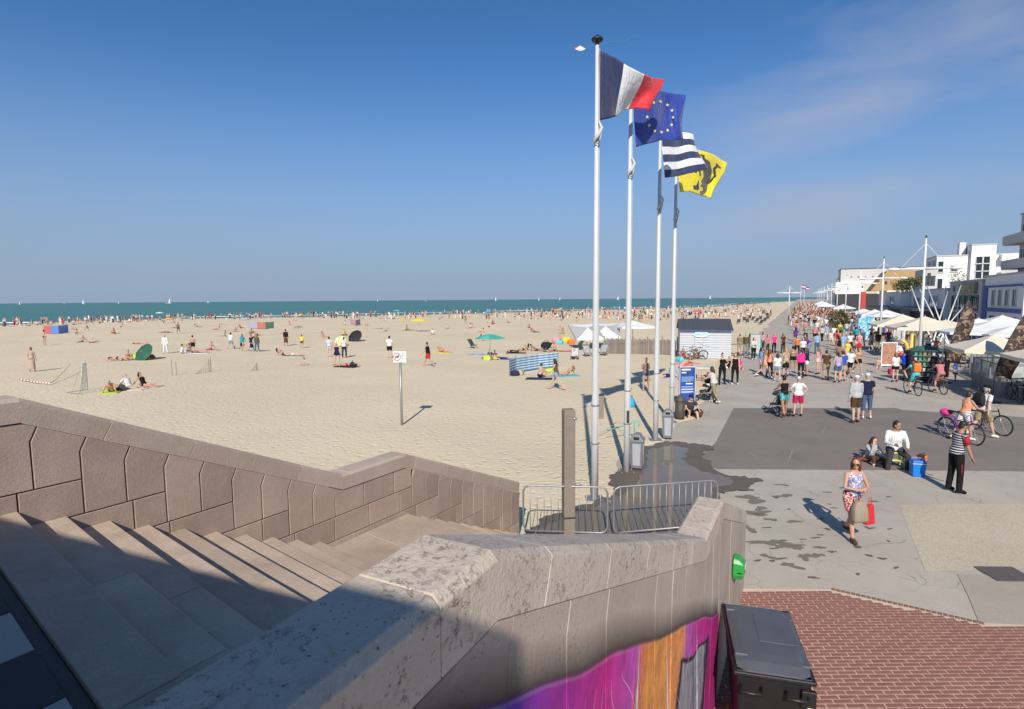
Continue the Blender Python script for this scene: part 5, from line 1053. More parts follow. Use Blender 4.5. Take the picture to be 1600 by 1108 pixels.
class Flag:
    def __init__(s, i, top, bot, amp, ph):
        s.Y = poles[i][0][1]; s.top = np.array(top, float); s.bot = np.array(bot, float); s.amp = amp; s.ph = ph; s.k = len(top) - 1; s.dep = 1.15 * (top[-1][0] - top[0][0]) / FPX * s.Y
        p_, H_ = poles[i]; v = np.array([p_[0], p_[1], H_ - 1 - CAMZ]); pp = 800 + FPX * (v @ RT) / (v @ FW) + .03 * FPX / p_[1]; sh_ = pp - top[0][0]; s.top[:, 0] += sh_; s.bot[:, 0] += sh_ - (s.bot[0, 0] - s.top[0, 0])
    def pos(s, a, b, off=0.0):
        def ev(P): u = min(a, .9999) * s.k; i = int(u); f = u - i; f2 = f; return P[i] * (1 - f2) + P[i + 1] * f2
        q = ev(s.top) * (1 - b) + ev(s.bot) * b
        q = q + np.array([0, 1]) * (2.0 * math.sin(a * 9 + b * 3 + s.ph) * a * (1 - abs(2 * b - 1) * .3)) + np.array([1, 0]) * 2.5 * math.sin(b * 5 + s.ph) * a
        dy = s.amp * a * (math.sin(a * 8.5 + b * 2.2 + s.ph) + .5 * math.sin(a * 15 - b * 4)) + s.dep * a - off
        Y = s.Y + dy - .03; d = ray(q[0], q[1]); return np.array([d[0] / d[1] * Y, Y, CAMZ + d[2] / d[1] * Y])
    def grid(s, name, mats, idx, label, nu=36, nv=24, thick=.006):
        mb = MB(); V = [s.pos(i / nu, j / nv) for j in range(nv + 1) for i in range(nu + 1)]; F = []; MI = []
        for j in range(nv):
            for i in range(nu): a = j * (nu + 1) + i; F.append((a, a + nu + 1, a + nu + 2, a + 1)); MI.append(idx((i + .5) / nu, (j + .5) / nv))
        o0 = V[0]; mb.v = [tuple(v - o0) for v in V]; mb.f = F; mb.m = MI
        o = mb.build(name, mats, None, True, loc=tuple(o0)); sd = o.modifiers.new('cloth', 'SOLIDIFY'); sd.thickness = thick; sd.offset = 0
        tag(o, label, 'flag', 'flags on the beach poles'); s.o = o; s.o0 = o0; return o
    def patch(s, name, polys, mat, off=.02):      # flat emblem laid on the cloth; polys in (a, b)
        for pl in polys:
            mb = MB(); mb.add([s.pos(a, b, off) - s.o0 for a, b in pl], [tuple(range(len(pl)))]); mb.build(name, mat, s.o)
f1 = Flag(0, [(932, 78), (958, 90), (978, 104), (997, 114), (1015, 120), (1034, 124)], [(930, 188), (946, 185), (958, 181), (968, 172), (988, 170), (1010, 172)], .16, .4)
f1.grid('flag', [fb, fw, fr], lambda a, b: 0 if a < .345 else (1 if a < .68 else 2), 'blue, white and red striped flag on the nearest pole')
f2 = Flag(1, [(980, 134), (1000, 138), (1020, 141), (1042, 145), (1062, 150)], [(982, 230), (998, 225), (1020, 219), (1040, 221), (1055, 216)], .2, 1.6)
f2.grid('flag', [fe], lambda a, b: 0, 'dark blue flag with a ring of gold stars')
def star(ca, cb, r, asp): return [(ca + r * (1 if k % 2 == 0 else .42) * math.sin(PI * k / 5), cb - asp * r * (1 if k % 2 == 0 else .42) * math.cos(PI * k / 5)) for k in range(10)]
ms = M('star_gold', (.85, .72, .25), .7)
for k in range(12): f2.patch('star', [star(.54 + .25 * math.sin(2 * PI * k / 12), .52 + .31 * math.cos(2 * PI * k / 12), .038, 1.0)], ms)
f3 = Flag(2, [(1026, 205), (1042, 207), (1060, 206), (1076, 211)], [(1025, 278), (1045, 275), (1066, 271), (1090, 262)], .16, 2.8)
f3.grid('flag', [fw, fn], lambda a, b: 0 if int(b * 6) % 2 == 0 else 1, 'navy and white horizontally striped flag', 36, 24)
f4 = Flag(3, [(1053, 231), (1075, 231), (1094, 237), (1112, 242), (1131, 254)], [(1053, 300), (1070, 300), (1084, 304), (1095, 308), (1104, 311)], .22, .2)
f4.grid('flag', [fy], lambda a, b: 0, 'yellow flag with a black rampant lion')
def strp(pts, w):                    # thick stroke in flag coordinates
    L_, R_ = [], []
    for i, p in enumerate(pts):
        a = np.array(pts[max(0, i - 1)]); b = np.array(pts[min(len(pts) - 1, i + 1)]); d = b - a; d /= np.linalg.norm(d) + 1e-9; n_ = np.array([-d[1], d[0]]) * (w[i] if hasattr(w, '__len__') else w); L_.append(tuple(np.array(p) + n_)); R_.append(tuple(np.array(p) - n_))
    return [[L_[i], L_[i + 1], R_[i + 1], R_[i]] for i in range(len(pts) - 1)]
lion = strp([(.30, .20), (.40, .26), (.47, .40), (.50, .55), (.46, .72)], [.07, .12, .11, .095, .10]) + strp([(.22, .26), (.30, .17), (.38, .16)], [.05, .09, .08]) + strp([(.40, .34), (.28, .38), (.18, .33)], [.06, .05, .045]) + strp([(.44, .46), (.31, .53), (.20, .50)], [.06, .05, .045]) + strp([(.46, .70), (.34, .74), (.28, .86), (.18, .87)], [.085, .07, .05, .045]) + strp([(.48, .70), (.53, .84), (.46, .93), (.38, .94)], [.085, .065, .05, .045]) + strp([(.50, .62), (.62, .60), (.68, .45), (.61, .30), (.66, .18), (.74, .22)], [.035, .03, .028, .028, .045, .02])
f4.patch('lion', [[(max(.02, min(.98, .16 + a * 1.0)), max(.03, min(.97, b))) for a, b in pl] for pl in lion], fk)
# a kite high over the beach
kp = np.array([ad(905, 60), 60, zat(75, 905, 60)])
kt = thing('kite', 'small white and red kite with a long thin tail high in the sky', 'kite', kp)
MB().prism([(-.5, 0, -.12), (.1, .1, -.25), (.6, 0, -.1), (0, -.05, .2)], [(-.5, .02, -.10), (.1, .12, -.23), (.6, .02, -.08), (0, -.03, .22)]).build('sail', M('kite_white', (.75, .7, .7), .7), kt)
MB().prism([(-.62, 0, .05), (-.4, 0, -.1), (-.2, 0, .12)], [(-.62, .02, .05), (-.4, .02, -.1), (-.2, .02, .12)]).build('nose', M('kite_red', (.5, .05, .05), .7), kt)
MB().tube([(.5, 0, -.1), (1.2, 0, -.12), (3.0, 0, .55), (4.4, 0, .6), (5.9, 0, 1.3)], [.02, .03, .04, .05, .01], 6).build('tail', M('kite_blue', (.05, .18, .35), .8), kt)

# ================================================================ things near the foot of the poles
def barrier(a, b_, label):
    a = np.array(a[:2]); b_ = np.array(b_[:2]); L_ = np.linalg.norm(b_ - a); ang = math.atan2(*(b_ - a)[::-1]); th = thing('crowd_barrier', label, 'barrier', (a[0], a[1], .03), ang, 'crowd barriers')
    h0, h1, r = .10, 1.02, .12; pth = [(r, 0, h0), (r * .3, 0, h0 + .03), (0, 0, h0 + r), (0, 0, h1 - r), (r * .3, 0, h1 - .035), (r, 0, h1), (L_ - r, 0, h1), (L_ - r * .3, 0, h1 - .035), (L_, 0, h1 - r), (L_, 0, h0 + r), (L_ - r * .3, 0, h0 + .03), (L_ - r, 0, h0), (r, 0, h0)]
    MB().tube(pth, .019, 8).build('frame', msteel, th, True)
    n = max(6, int(L_ / .135)); bm = MB().tube([(0, 0, h0), (0, 0, h1)], .008, 6).mesh('bar', msteel, True)
    for i in range(1, n):
        o = bpy.data.objects.new('bar', bm); COL.objects.link(o); o.parent = th; o.location = (L_ * i / n, 0, 0)
    for x in (.25, L_ - .25): MB().tube([(x, -.3, .0), (x, -.28, .03), (x, 0, h0), (x, .28, .03), (x, .3, 0)], .016, 6).build('foot', msteel, th, True)
    MB().tube([(L_ + .0, 0, .75), (L_ + .05, 0, .75), (L_ + .05, 0, .66)], .01, 6).build('hook', msteel, th, True)
barrier((.2, 11.06), (1.84, 10.9), 'grey steel crowd barrier between the stair wall and the first pole')
barrier((1.96, 10.9), (4.12, 11.3), 'grey steel crowd barrier behind the end of the painted wall')
mwood = M('weathered_wood', srgb(132, 122, 112), .9, .25, 6, .5, 60)
p = at(888, 838); zt_ = zat(641, 888, p[1]); sh = thing('beach_shower', 'square weathered grey-brown shower post standing in the puddle', 'shower', p, R(8))
MB().box((0, 0, zt_ / 2 + .02), (.22, .24, zt_)).build('post', mwood, sh, bevel=.012)
MB().box((0, 0, .42), (.235, .255, .03)).build('band', mdark, sh); MB().tube([(.11, -.02, 1.05), (.24, -.02, 1.05), (.25, -.02, 1.02)], [.018, .018, .022], 8).build('push_tap', msteel, sh, True)
MB().lathe([(.02, 0), (.045, -.02), (.05, -.05)], (.10, -.09, zt_ - .12), 10).build('spray_head', msteel, sh, True); MB().box((0, 0, .035), (.34, .36, .03)).build('footing', msteel, sh)
p = sandp(937, 655); bd = thing('standing_board', 'narrow pale grey board standing upright in the sand behind the first pole', 'board', p, R(10)); MB().box((0, 0, .42), (.30, .12, 1.0)).build('panel', mwood, bd, bevel=.01)
MB().box((0, 0, .94), (.32, .14, .03)).build('top_cap', mdark, bd)
def litter_bin(p, label, rz):
    th = thing('litter_bin', label, 'bin', p, rz, 'grey litter bins by the poles'); th.scale = (.74, .74, .92); mg_ = M('bin_grey', (.16, .165, .18), .5, .1, 5); ml = M('bin_panel', (.36, .37, .40), .55, .08, 5)
    MB().loft([[(-.2, -.2, .05), (.2, -.2, .05), (.2, .2, .05), (-.2, .2, .05)], [(-.23, -.23, .86), (.23, -.23, .86), (.23, .23, .86), (-.23, .23, .86)]]).build('body', mg_, th, bevel=.02)
    for a in range(4):
        d = MB().loft([[(-.13, -.232, .14), (.13, -.232, .14), (.13, -.222, .14), (-.13, -.222, .14)], [(-.15, -.248, .8), (.15, -.248, .8), (.15, -.225, .8), (-.15, -.225, .8)]]).build('side_panel', ml, th); d.rotation_euler.z = a * PI / 2
    MB().loft([[(-.26, -.26, .86), (.26, -.26, .86), (.26, .26, .86), (-.26, .26, .86)], [(-.26, -.26, .9), (.26, -.26, .9), (.26, .26, .9), (-.26, .26, .9)], [(-.08, -.22, 1.08), (.08, -.22, 1.08), (.08, .22, 1.08), (-.08, .22, 1.08)]]).build('lid', M('bin_lid', (.20, .21, .225), .5), th, bevel=.01)
    MB().box((0, -.2, .97), (.2, .16, .07)).build('slot', mblack, th)
litter_bin(np.array([3.42, 15.5, .03]), 'grey plastic litter bin beside the second flagpole', R(-20)); litter_bin(np.array([5.2, 19.0, .01]), 'grey plastic litter bin beside the third flagpole', R(-15))
p = at(1062, 655); bb = thing('round_bin', 'dark brown round litter bin with domed lid beside the fourth flagpole', 'bin', p); bb.scale = (.72, .72, .68); mbb = M('bin_brown', (.075, .065, .05), .6, .2, 6)
MB().lathe([(.2, .06), (.24, .1), (.25, 1.05)], seg=16).build('body', mbb, bb, True)
MB().lathe([(.28, 1.05), (.28, 1.1), (.22, 1.25), (.08, 1.38), (.03, 1.42)], seg=16).build('lid', mbb, bb, True); MB().lathe([(.26, 0), (.26, .06)], seg=16).build('base', mdark, bb)
rib = MB().box((0, 0, .58), (.025, .02, .9)).mesh('rib', mbb)
for i in range(14):
    o = bpy.data.objects.new('rib', rib); COL.objects.link(o); o.parent = bb; o.location = (.252 * math.cos(i * PI / 7), .252 * math.sin(i * PI / 7), 0); o.rotation_euler.z = i * PI / 7
# teal hook rail and rope, blue bag
p = at(991, 690); hk = thing('hook_rail', 'teal painted metal rail with a curled end behind the second pole', 'rail', p); mt_ = M('teal_paint', (.12, .42, .42), .5)
MB().tube([(0, 0, 0), (0, 0, .62), (-.0, 0, .66)], .022, 8).build('upright', mt_, hk, True); MB().tube([(-.9, .1, .35), (-.3, .03, .55), (0, 0, .68), (.12, 0, .68), (.18, 0, .6), (.12, 0, .5)], .02, 8).build('rail', mt_, hk, True)
tag(MB().tube([tuple(sandp(905, 690) + (0, 0, .05)), tuple(sandp(940, 682) + (0, 0, .12)), tuple(sandp(965, 672) + (0, 0, .3)), tuple(at(985, 690) + np.array([-.1, 0, .5]))], .012, 6).build('mooring_rope', M('rope_green', (.32, .38, .30), .9), None, True), 'pale rope running across the sand from the teal rail', 'rope')
p = sandp(986, 637); bag = thing('blue_bag', 'bright blue beach bag on the sand behind the second pole', 'bag', p); MB().lathe([(.16, 0), (.2, .04), (.19, .22), (.12, .36), (.05, .42)], seg=12).build('sack', M('bag_blue', (.02, .33, .55), .7), bag, True); MB().tube([(-.05, 0, .4), (-.03, 0, .52), (.04, 0, .5), (.05, 0, .4)], .012, 6).build('strap', mdark, bag)
# notice board
def text(s_, size, mat, parent, loc, rot=(PI / 2, 0, 0), ext=.004, name='lettering'):
    cu = bpy.data.curves.new('txt', 'FONT'); cu.body = s_; cu.size = size; cu.extrude = ext; cu.align_x = 'CENTER'; cu.align_y = 'CENTER'; cu.resolution_u = 2; o = bpy.data.objects.new('txt', cu); COL.objects.link(o)
    dg = bpy.context.evaluated_depsgraph_get(); me = bpy.data.meshes.new_from_object(o.evaluated_get(dg), depsgraph=dg); bpy.data.objects.remove(o); me.materials.clear(); me.materials.append(mat)
    n = bpy.data.objects.new(name, me); COL.objects.link(n); n.parent = parent; n.location = loc; n.rotation_euler = rot; return n
p = at(1073, 634); nb_ = thing('notice_board', 'tall blue notice board with white lines of text beside the paving', 'sign', p, R(4)); mnb = M('notice_blue', (.02, .07, .30), .45, .05)
MB().box((0, 0, .86), (.66, .07, 1.66)).build('panel', mnb, nb_, bevel=.008); MB().box((0, 0, 1.72), (.70, .09, .05)).build('top_frame', M('frame_grey', (.5, .5, .52), .5), nb_)
for sx_ in (-1, 1): MB().box((sx_ * .345, 0, .86), (.03, .09, 1.68)).build('side_frame', M('frame_grey', (.5, .5, .52), .5), nb_)
mtx = M('print_white', (.75, .78, .82), .6); mtl = M('print_pale', (.22, .32, .58), .6)
for z, w, h, m_ in ((1.60, .40, .07, mtx), (1.47, .2, .05, mtx), (1.28, .54, .025, mtl), (1.24, .54, .025, mtl), (1.20, .54, .025, mtl), (1.16, .50, .025, mtl), (1.12, .54, .025, mtl), (1.08, .4, .025, mtl), (.98, .3, .05, mtx), (.86, .54, .03, mtl), (.82, .5, .03, mtl), (.74, .54, .03, mtx), (.70, .5, .03, mtl), (.62, .54, .03, mtx), (.58, .4, .03, mtl)):
    MB().box((-.27 + w / 2 + (.0 if z > 1.0 or z < .9 else .2), -.037, z), (w, .004, h)).build('text_line', m_, nb_)
# no-dogs sign
p = at(628, 665); p[2] = sand_z(p[0], p[1]); ns = thing('beach_sign', 'white no-dogs sign on a grey metal post standing in the sand', 'sign', p, R(-6)); hz_ = zat(550, 628, p[1])
MB().tube([(0, 0, -.3), (0, 0, hz_ - .42)], .045, 14).build('post', msteel, ns, True); MB().box((0, -.06, hz_ - .2), (.50, .012, .42)).build('panel', mwhite, ns, bevel=.004)
for dx in (-.1, .1): MB().box((dx * .2, -.025, hz_ - .2), (.03, .06, .3)).build('bracket', msteel, ns)
mred = M('sign_red', (.55, .02, .04), .5)
ringp = [(.135 * math.cos(a), -.068, .135 * math.sin(a)) for a in np.linspace(0, 2 * PI, 25)]
MB().tube(ringp, .014, 5).build('ring', mred, ns, loc=(-.10, 0, hz_ - .2)); MB().tube([(-.095, -.068, -.095), (.095, -.068, .095)], .012, 5).build('bar', mred, ns, loc=(-.10, 0, hz_ - .2))
MB().box((0, 0, 0), (.12, .004, .05)).box((.06, 0, .035), (.05, .004, .05)).box((-.045, 0, -.04), (.02, .004, .05)).box((.045, 0, -.04), (.02, .004, .05)).box((-.07, 0, .03), (.02, .004, .05), 0).build('dog', M('print_black', (.02, .02, .02), .6), ns, loc=(-.10, -.069, hz_ - .2))
for k, w in enumerate((.15, .11, .13, .10, .14)): MB().box((.06 + w / 2, -.068, hz_ - .05 - .045 * k - (.04 if k == 4 else 0)), (w, .003, .016)).build('text_line', M('print_grey', (.2, .2, .2), .6), ns)

# ================================================================ wheeled bin, green dispenser
a_ = np.array(NW(5.62, 0.0, 0)); bx = (2.64, 5.78)
wb = thing('wheeled_bin', 'large black wheeled refuse container with grey lid against the painted wall', 'bin', (bx[0], bx[1], .012), -R(15)); wb.scale = (.92, 1, 1); mlid = M('lid_plastic', (.085, .09, .108), .42, .2, 4, .12, 30)
MB().loft([[(-.30, -.50, .2), (.30, -.50, .2), (.30, .50, .2), (-.30, .50, .2)], [(-.36, -.60, .95), (.36, -.60, .95), (.36, .60, .95), (-.36, .60, .95)], [(-.37, -.61, 1.06), (.37, -.61, 1.06), (.37, .61, 1.06), (-.37, .61, 1.06)]]).build('body', mblack, wb, bevel=.03)
MB().box((0, 0, 1.075), (.80, 1.30, .05)).build('rim', mblack, wb, bevel=.015)
nseg = 12; rings = []
for i in range(nseg + 1):
    y = -.63 + 1.26 * i / nseg; k = 1 - (abs(i / nseg - .5) * 2) ** 6; z = 1.105 + .075 * k; e = .37 - .02 * (1 - k)
    rings.append([(-e, y, 1.10), (e, y, 1.10), (e, y, z - .035), (e - .10, y, z), (-e + .10, y, z), (-e, y, z - .035)])
ld = MB().loft(rings).build('lid', mlid, wb, bevel=.012); MB().box((.12, .05, 1.183), (.40, .52, .008)).build('raised_panel', mlid, ld, bevel=.003)
for y in (-.42, .42): MB().box((-.30, y, 1.155), (.14, .10, .05)).build('hinge', mlid, ld, bevel=.012); MB().box((.33, y, 1.14), (.10, .16, .03)).build('lid_grip', mlid, ld, bevel=.01)
MB().tube([(.12, -.62, .95), (.12, -.70, .93), (.32, -.70, .93), (.32, -.62, .95)], .018, 8).build('handle', mblack, wb, True); MB().tube([(-.32, -.62, .95), (-.32, -.70, .93), (-.12, -.70, .93), (-.12, -.62, .95)], .018, 8).build('handle', mblack, wb, True)
for y in (-.63, .63): MB().box((.33, y, .92), (.14, .05, .16)).build('lifting_lug', mblack, wb, bevel=.01)
for x in (-.24, .24):
    for y in (-.42, .42):
        w_ = MB().tube([(x - .025, y, .09), (x + .025, y, .09)], .09, 14).build('wheel', mblack, wb, True); MB().box((x, y, .19), (.07, .08, .06)).build('fork', msteel, w_)
gx = NW(6.5, .01, 1.08); gd = thing('bag_dispenser', 'bright green dispenser box fixed to the outer face of the painted wall', 'dispenser', gx, -R(27.6)); gd.scale = (.7, .7, .75); mgn = M('green_plastic', (.03, .30, .06), .4, .08)
MB().loft([[(.0, -.15, -.16), (.16, -.12, -.16), (.16, .12, -.16), (0, .15, -.16)], [(.0, -.18, -.08), (.2, -.15, -.08), (.2, .15, -.08), (0, .18, -.08)], [(0, -.18, .14), (.2, -.15, .12), (.2, .15, .12), (0, .18, .14)], [(0, -.14, .22), (.10, -.12, .2), (.10, .12, .2), (0, .14, .22)]]).build('box', mgn, gd, bevel=.015)
MB().box((.205, .03, .05), (.006, .12, .10)).build('notice', mwhite, gd); MB().box((.1, -.166, -.03), (.12, .006, .02)).build('slot', mblack, gd)
# ================================================================ beach furniture
def bmat(n, c): return M('fabric_' + n, c, .8, .08, 6, .2, 40)
def stripemat(name, c1, c2, scale, axis='Z'):
    m, t, b = newmat(name); w = t.nodes.new('ShaderNodeTexWave'); w.bands_direction = axis; w.inputs['Scale'].default_value = scale; t.links.new(oc(t), w.inputs['Vector']); t.links.new(nramp(t, w.outputs[0], [(0, c1), (.5, c2)], 'CONSTANT').outputs[0], b.inputs['Base Color']); b.inputs['Roughness'].default_value = .8; return m
mpole = M('parasol_pole', (.6, .6, .58), .4)
def parasol(p, rad, hz, label, cols, tilt=0, az=0, seg=8, drop=.28, group='beach parasols', name='parasol', square=False):
    th = thing(name, label, 'parasol', p, az, group)
    MB().tube([(0, 0, -.2), (0, 0, hz * .55)], .02, 8).build('pole', mpole, th, True)
    hd = Vector((0, 0, hz)); T = Matrix.Translation((0, 0, hz * .55)) @ Matrix.Rotation(R(tilt), 4, 'Y')
    def X(v): return tuple(T @ Vector((v[0], v[1], v[2] - hz * .55)))
    MB().tube([X((0, 0, hz * .55)), X((0, 0, hz + .04))], .018, 8).build('upper_pole', mpole, th, True)
    for k in range(seg):
        a0, a1 = 2 * PI * k / seg, 2 * PI * (k + 1) / seg; top = (0, 0, hz); rows = []
        for q in (0.02, .35, .7, 1.0):
            r_ = rad * q; z = hz - drop * rad * (q ** 1.6); am = (a0 + a1) / 2; s_ = .965 if q > .5 else 1
            rows.append([X((r_ * math.cos(a0), r_ * math.sin(a0), z)), X((r_ * s_ * math.cos(am), r_ * s_ * math.sin(am), z - .015 * q)), X((r_ * math.cos(a1), r_ * math.sin(a1), z))])
        mb = MB(); V = [v for r_ in rows for v in r_]; F = []
        for j in range(3):
            for i in range(2): F.append((j * 3 + i, j * 3 + i + 1, j * 3 + i + 4, j * 3 + i + 3))
        mb.add(V, F); o = mb.build('canopy_panel', cols[k % len(cols)], th); sd = o.modifiers.new('t', 'SOLIDIFY'); sd.thickness = .012
        MB().tube([X((.03, 0, hz - .03))] + [X((rad * q * math.cos(a0), rad * q * math.sin(a0), hz - drop * rad * q ** 1.6 - .015)) for q in (.4, .99)], .007, 5).build('rib', mpole, th)
    return th
parasol(sandp(766, 563), 1.15, 2.05, 'teal green parasol standing open on the sand', [bmat('teal', (.05, .34, .28)), bmat('teal2', (.08, .42, .36))])
parasol(sandp(655, 517), 1.35, 2.0, 'bright yellow parasol, the right one of two', [bmat('yellow', (.75, .64, .03)), bmat('yellow2', (.70, .60, .02))])
parasol(sandp(631, 516), 1.0, 1.9, 'dull yellow parasol, the left one of two', [bmat('mustard', (.62, .44, .08))])
parasol(sandp(228, 571), .85, .9, 'dark green parasol tipped on its side on the sand', [bmat('bottle', (.015, .085, .05)), bmat('bottle2', (.02, .10, .06))], 58, R(-110))
parasol(sandp(556, 533), .88, .85, 'black parasol tipped on its side on the sand', [bmat('black', (.012, .012, .014))], 56, R(-110))
parasol(sandp(250, 504.5), 1.2, 2.1, 'small white parasol near the waterline', [bmat('white', (.7, .7, .7))])
parasol(sandp(533, 541), .6, .8, 'yellow and white beach shelter behind the standing three', [bmat('lemon', (.75, .7, .1)), bmat('white', (.7, .7, .7))], 55, R(-100))
for px, py, c, lb in ((620, 494, (.05, .45, .6), 'turquoise and white'), (975, 493, (.02, .25, .5), 'deep blue'), (872, 493, (.6, .45, .2), 'straw coloured'), (1020, 497, (.7, .55, .1), 'golden yellow'), (1088, 500, (.6, .1, .1), 'dark red')):
    parasol(sandp(px, py), 1.2, 2.0, 'far %s parasol among the sunbathers' % lb, [bmat(lb, c)])
def windbreak(pts, h, mat_list, label, name='windbreak'):
    w = [sandp(*q) for q in pts]; o0 = w[0]; th = thing(name, label, 'windbreak', o0, 0, 'windbreaks on the beach'); mats = mat_list
    for i in range(len(w) - 1):
        a, b_ = w[i] - o0, w[i + 1] - o0; n_ = 6; V = []; F = []
        for k in range(n_ + 1):
            q = a * (1 - k / n_) + b_ * k / n_; sg_ = .05 * math.sin(k / n_ * PI); V += [(q[0], q[1] + .015 * math.sin(k * 2.1), q[2] + .06), (q[0], q[1] + .02 * math.sin(k * 2.1), q[2] + h - sg_)]
        for k in range(n_): F.append((2 * k, 2 * k + 2, 2 * k + 3, 2 * k + 1))
        o = MB().add(V, F).build('cloth_panel', mats[i % len(mats)], th); sd = o.modifiers.new('t', 'SOLIDIFY'); sd.thickness = .012
    for q in w: r_ = q - o0; MB().tube([tuple(r_ + (0, 0, -.2)), tuple(r_ + (0, 0, h + .1))], .016, 6).build('stake', mwood, th)
windbreak([(796, 588), (806, 583), (822, 580), (840, 577), (858, 575), (872, 573)], 1.05, [stripemat('wb_stripes', (.55, .62, .68), (.06, .24, .46), 1.9)], 'blue and white striped windbreak curving across the sand')
windbreak([(69, 534), (80, 534.5), (92, 534), (107, 532)], 1.3, [bmat('wb_red', (.5, .12, .12)), bmat('wb_blue', (.10, .20, .55)), bmat('wb_blue2', (.15, .30, .62))], 'red and blue windbreak alone on the left beach')
windbreak([(388, 516), (402, 517), (415, 517), (428, 515)], 1.2, [bmat('wb_lilac', (.42, .40, .55)), bmat('wb_rust', (.45, .15, .12)), bmat('wb_green', (.25, .5, .3))], 'lilac, rust and green windbreak before the waterline')
windbreak([(548, 508), (556, 509), (563, 507)], 1.1, [bmat('wb_pink', (.5, .3, .36))], 'small pink windbreak beyond the black parasol')
def tent(p, w, h, c, label):
    th = thing('beach_tent', label, 'tent', p, R(20), 'pop-up beach tents'); rows = [[(-w / 2 * math.cos(a) * (1 - .0 * j), -.5 + 1.0 * j / 4, h * math.sin(a) * (.75 + .25 * math.sin(PI * j / 4))) for a in np.linspace(0, PI, 9)] for j in range(5)]
    V = [v for r_ in rows for v in r_]; F = [(j * 9 + i, j * 9 + i + 1, j * 9 + i + 10, j * 9 + i + 9) for j in range(4) for i in range(8)]
    o = MB().add(V, F).build('shell', bmat(label[:9], c), th, True); sd = o.modifiers.new('t', 'SOLIDIFY'); sd.thickness = .015
    MB().add([(-w / 2, .5, .01), (w / 2, .5, .01), (w / 2, -.9, .01), (-w / 2, -.9, .01)], [(0, 1, 2, 3)]).build('groundsheet', bmat('sheet', (.3, .3, .35)), th)
for px, py, w, h, c, lb in ((168, 511, 2.4, 1.3, (.02, .22, .35), 'teal pop-up tent near the left waterline'), (264, 511.5, 2.2, 1.2, (.75, .35, .06), 'orange pop-up tent near the left waterline'), (381, 503.5, 2.0, 1.3, (.03, .25, .55), 'blue pop-up tent near the waterline'), (470, 498, 2.2, 1.2, (.7, .4, .08), 'amber pop-up tent by the waterline'), (763, 491, 2.4, 1.5, (.05, .35, .6), 'pale blue pop-up tent in the far sunbathing crowd'), (1072, 494, 2.6, 1.4, (.05, .15, .4), 'navy pop-up tent in the far sunbathing crowd'), (1003, 491, 2.2, 1.4, (.1, .45, .2), 'green pop-up tent in the far sunbathing crowd')): tent(sandp(px, py), w, h, c, lb)
def towel(px, py, c, rz, label, l=1.75, w=.85):
    p = sandp(px, py); mb = MB(); nx, ny = 6, 10; V = [(w * (i / nx - .5), l * (j / ny - .5), .022 + .012 * math.sin(i * 1.9 + j * 1.1)) for j in range(ny + 1) for i in range(nx + 1)]; F = [(j * (nx + 1) + i, j * (nx + 1) + i + 1, (j + 1) * (nx + 1) + i + 1, (j + 1) * (nx + 1) + i) for j in range(ny) for i in range(nx)]
    o = mb.add(V, F).build('beach_towel', bmat(c, CC[c]), None, True, loc=tuple(p), rz=R(rz)); sd = o.modifiers.new('t', 'SOLIDIFY'); sd.thickness = .02; tag(o, label, 'towel', 'towels on the sand')
for a in ((745, 553, 'sky', 80, 'pale blue towel left of the teal parasol'), (790, 560, 'royal', 75, 'dark blue towel right of the teal parasol'), (693, 550, 'yellow', 60, 'yellow towel under the woman in the red bikini'), (176, 621, 'lime', 20, 'lime towel under the heavy sunbather'), (203, 617, 'offwhite', 90, 'cream towel under the man in white shirt'), (226, 613, 'beige', 95, 'beige towel under the woman in black swimsuit'), (884, 588, 'turq', 110, 'turquoise towel right of the windbreak'), (329, 553, 'pink', 90, 'pink towel right of the seated group'), (311, 558, 'white', 90, 'white towel by the bare-backed boy'), (458, 559, 'lgrey', 90, 'pale grey towel under the man in white trunks'), (541, 574, 'black', 70, 'black towel in front of the standing three'), (806, 551, 'dgrey', 90, 'charcoal towel beyond the windbreak'), (845, 592, 'navy', 80, 'navy towel by the windbreak'), (1046, 592, 'lilac', 75, 'lilac towel under the man in pale blue shirt'), (1095, 577, 'white', 80, 'white surfboard-like mat lying before the kiosk'), (885, 548, 'red', 85, 'red towel in the crowded patch'), (1075, 570, 'pink', 90, 'pink towel by the bicycles')): towel(*a)
def bag(px, py, c, sz, label, onsand=True):
    p = sandp(px, py) if onsand else at(px, py); th = thing('bag', label, 'bag', p, random.uniform(0, 3), 'bags and gear on the beach')
    MB().loft([[(sz * a * .5, sz * b * .32, 0) for a, b in ((-1, -1), (1, -1), (1, 1), (-1, 1))], [(sz * a * .56, sz * b * .38, sz * .35) for a, b in ((-1, -1), (1, -1), (1, 1), (-1, 1))], [(sz * a * .46, sz * b * .14, sz * .72) for a, b in ((-1, -1), (1, -1), (1, 1), (-1, 1))]]).build('sack', bmat(c, CC[c]), th, False, bevel=sz * .06)
    MB().tube([(-sz * .25, 0, sz * .68), (-sz * .2, 0, sz * .95), (sz * .2, 0, sz * .95), (sz * .25, 0, sz * .68)], sz * .025, 6).build('handle', bmat(c, CC[c]), th, True)
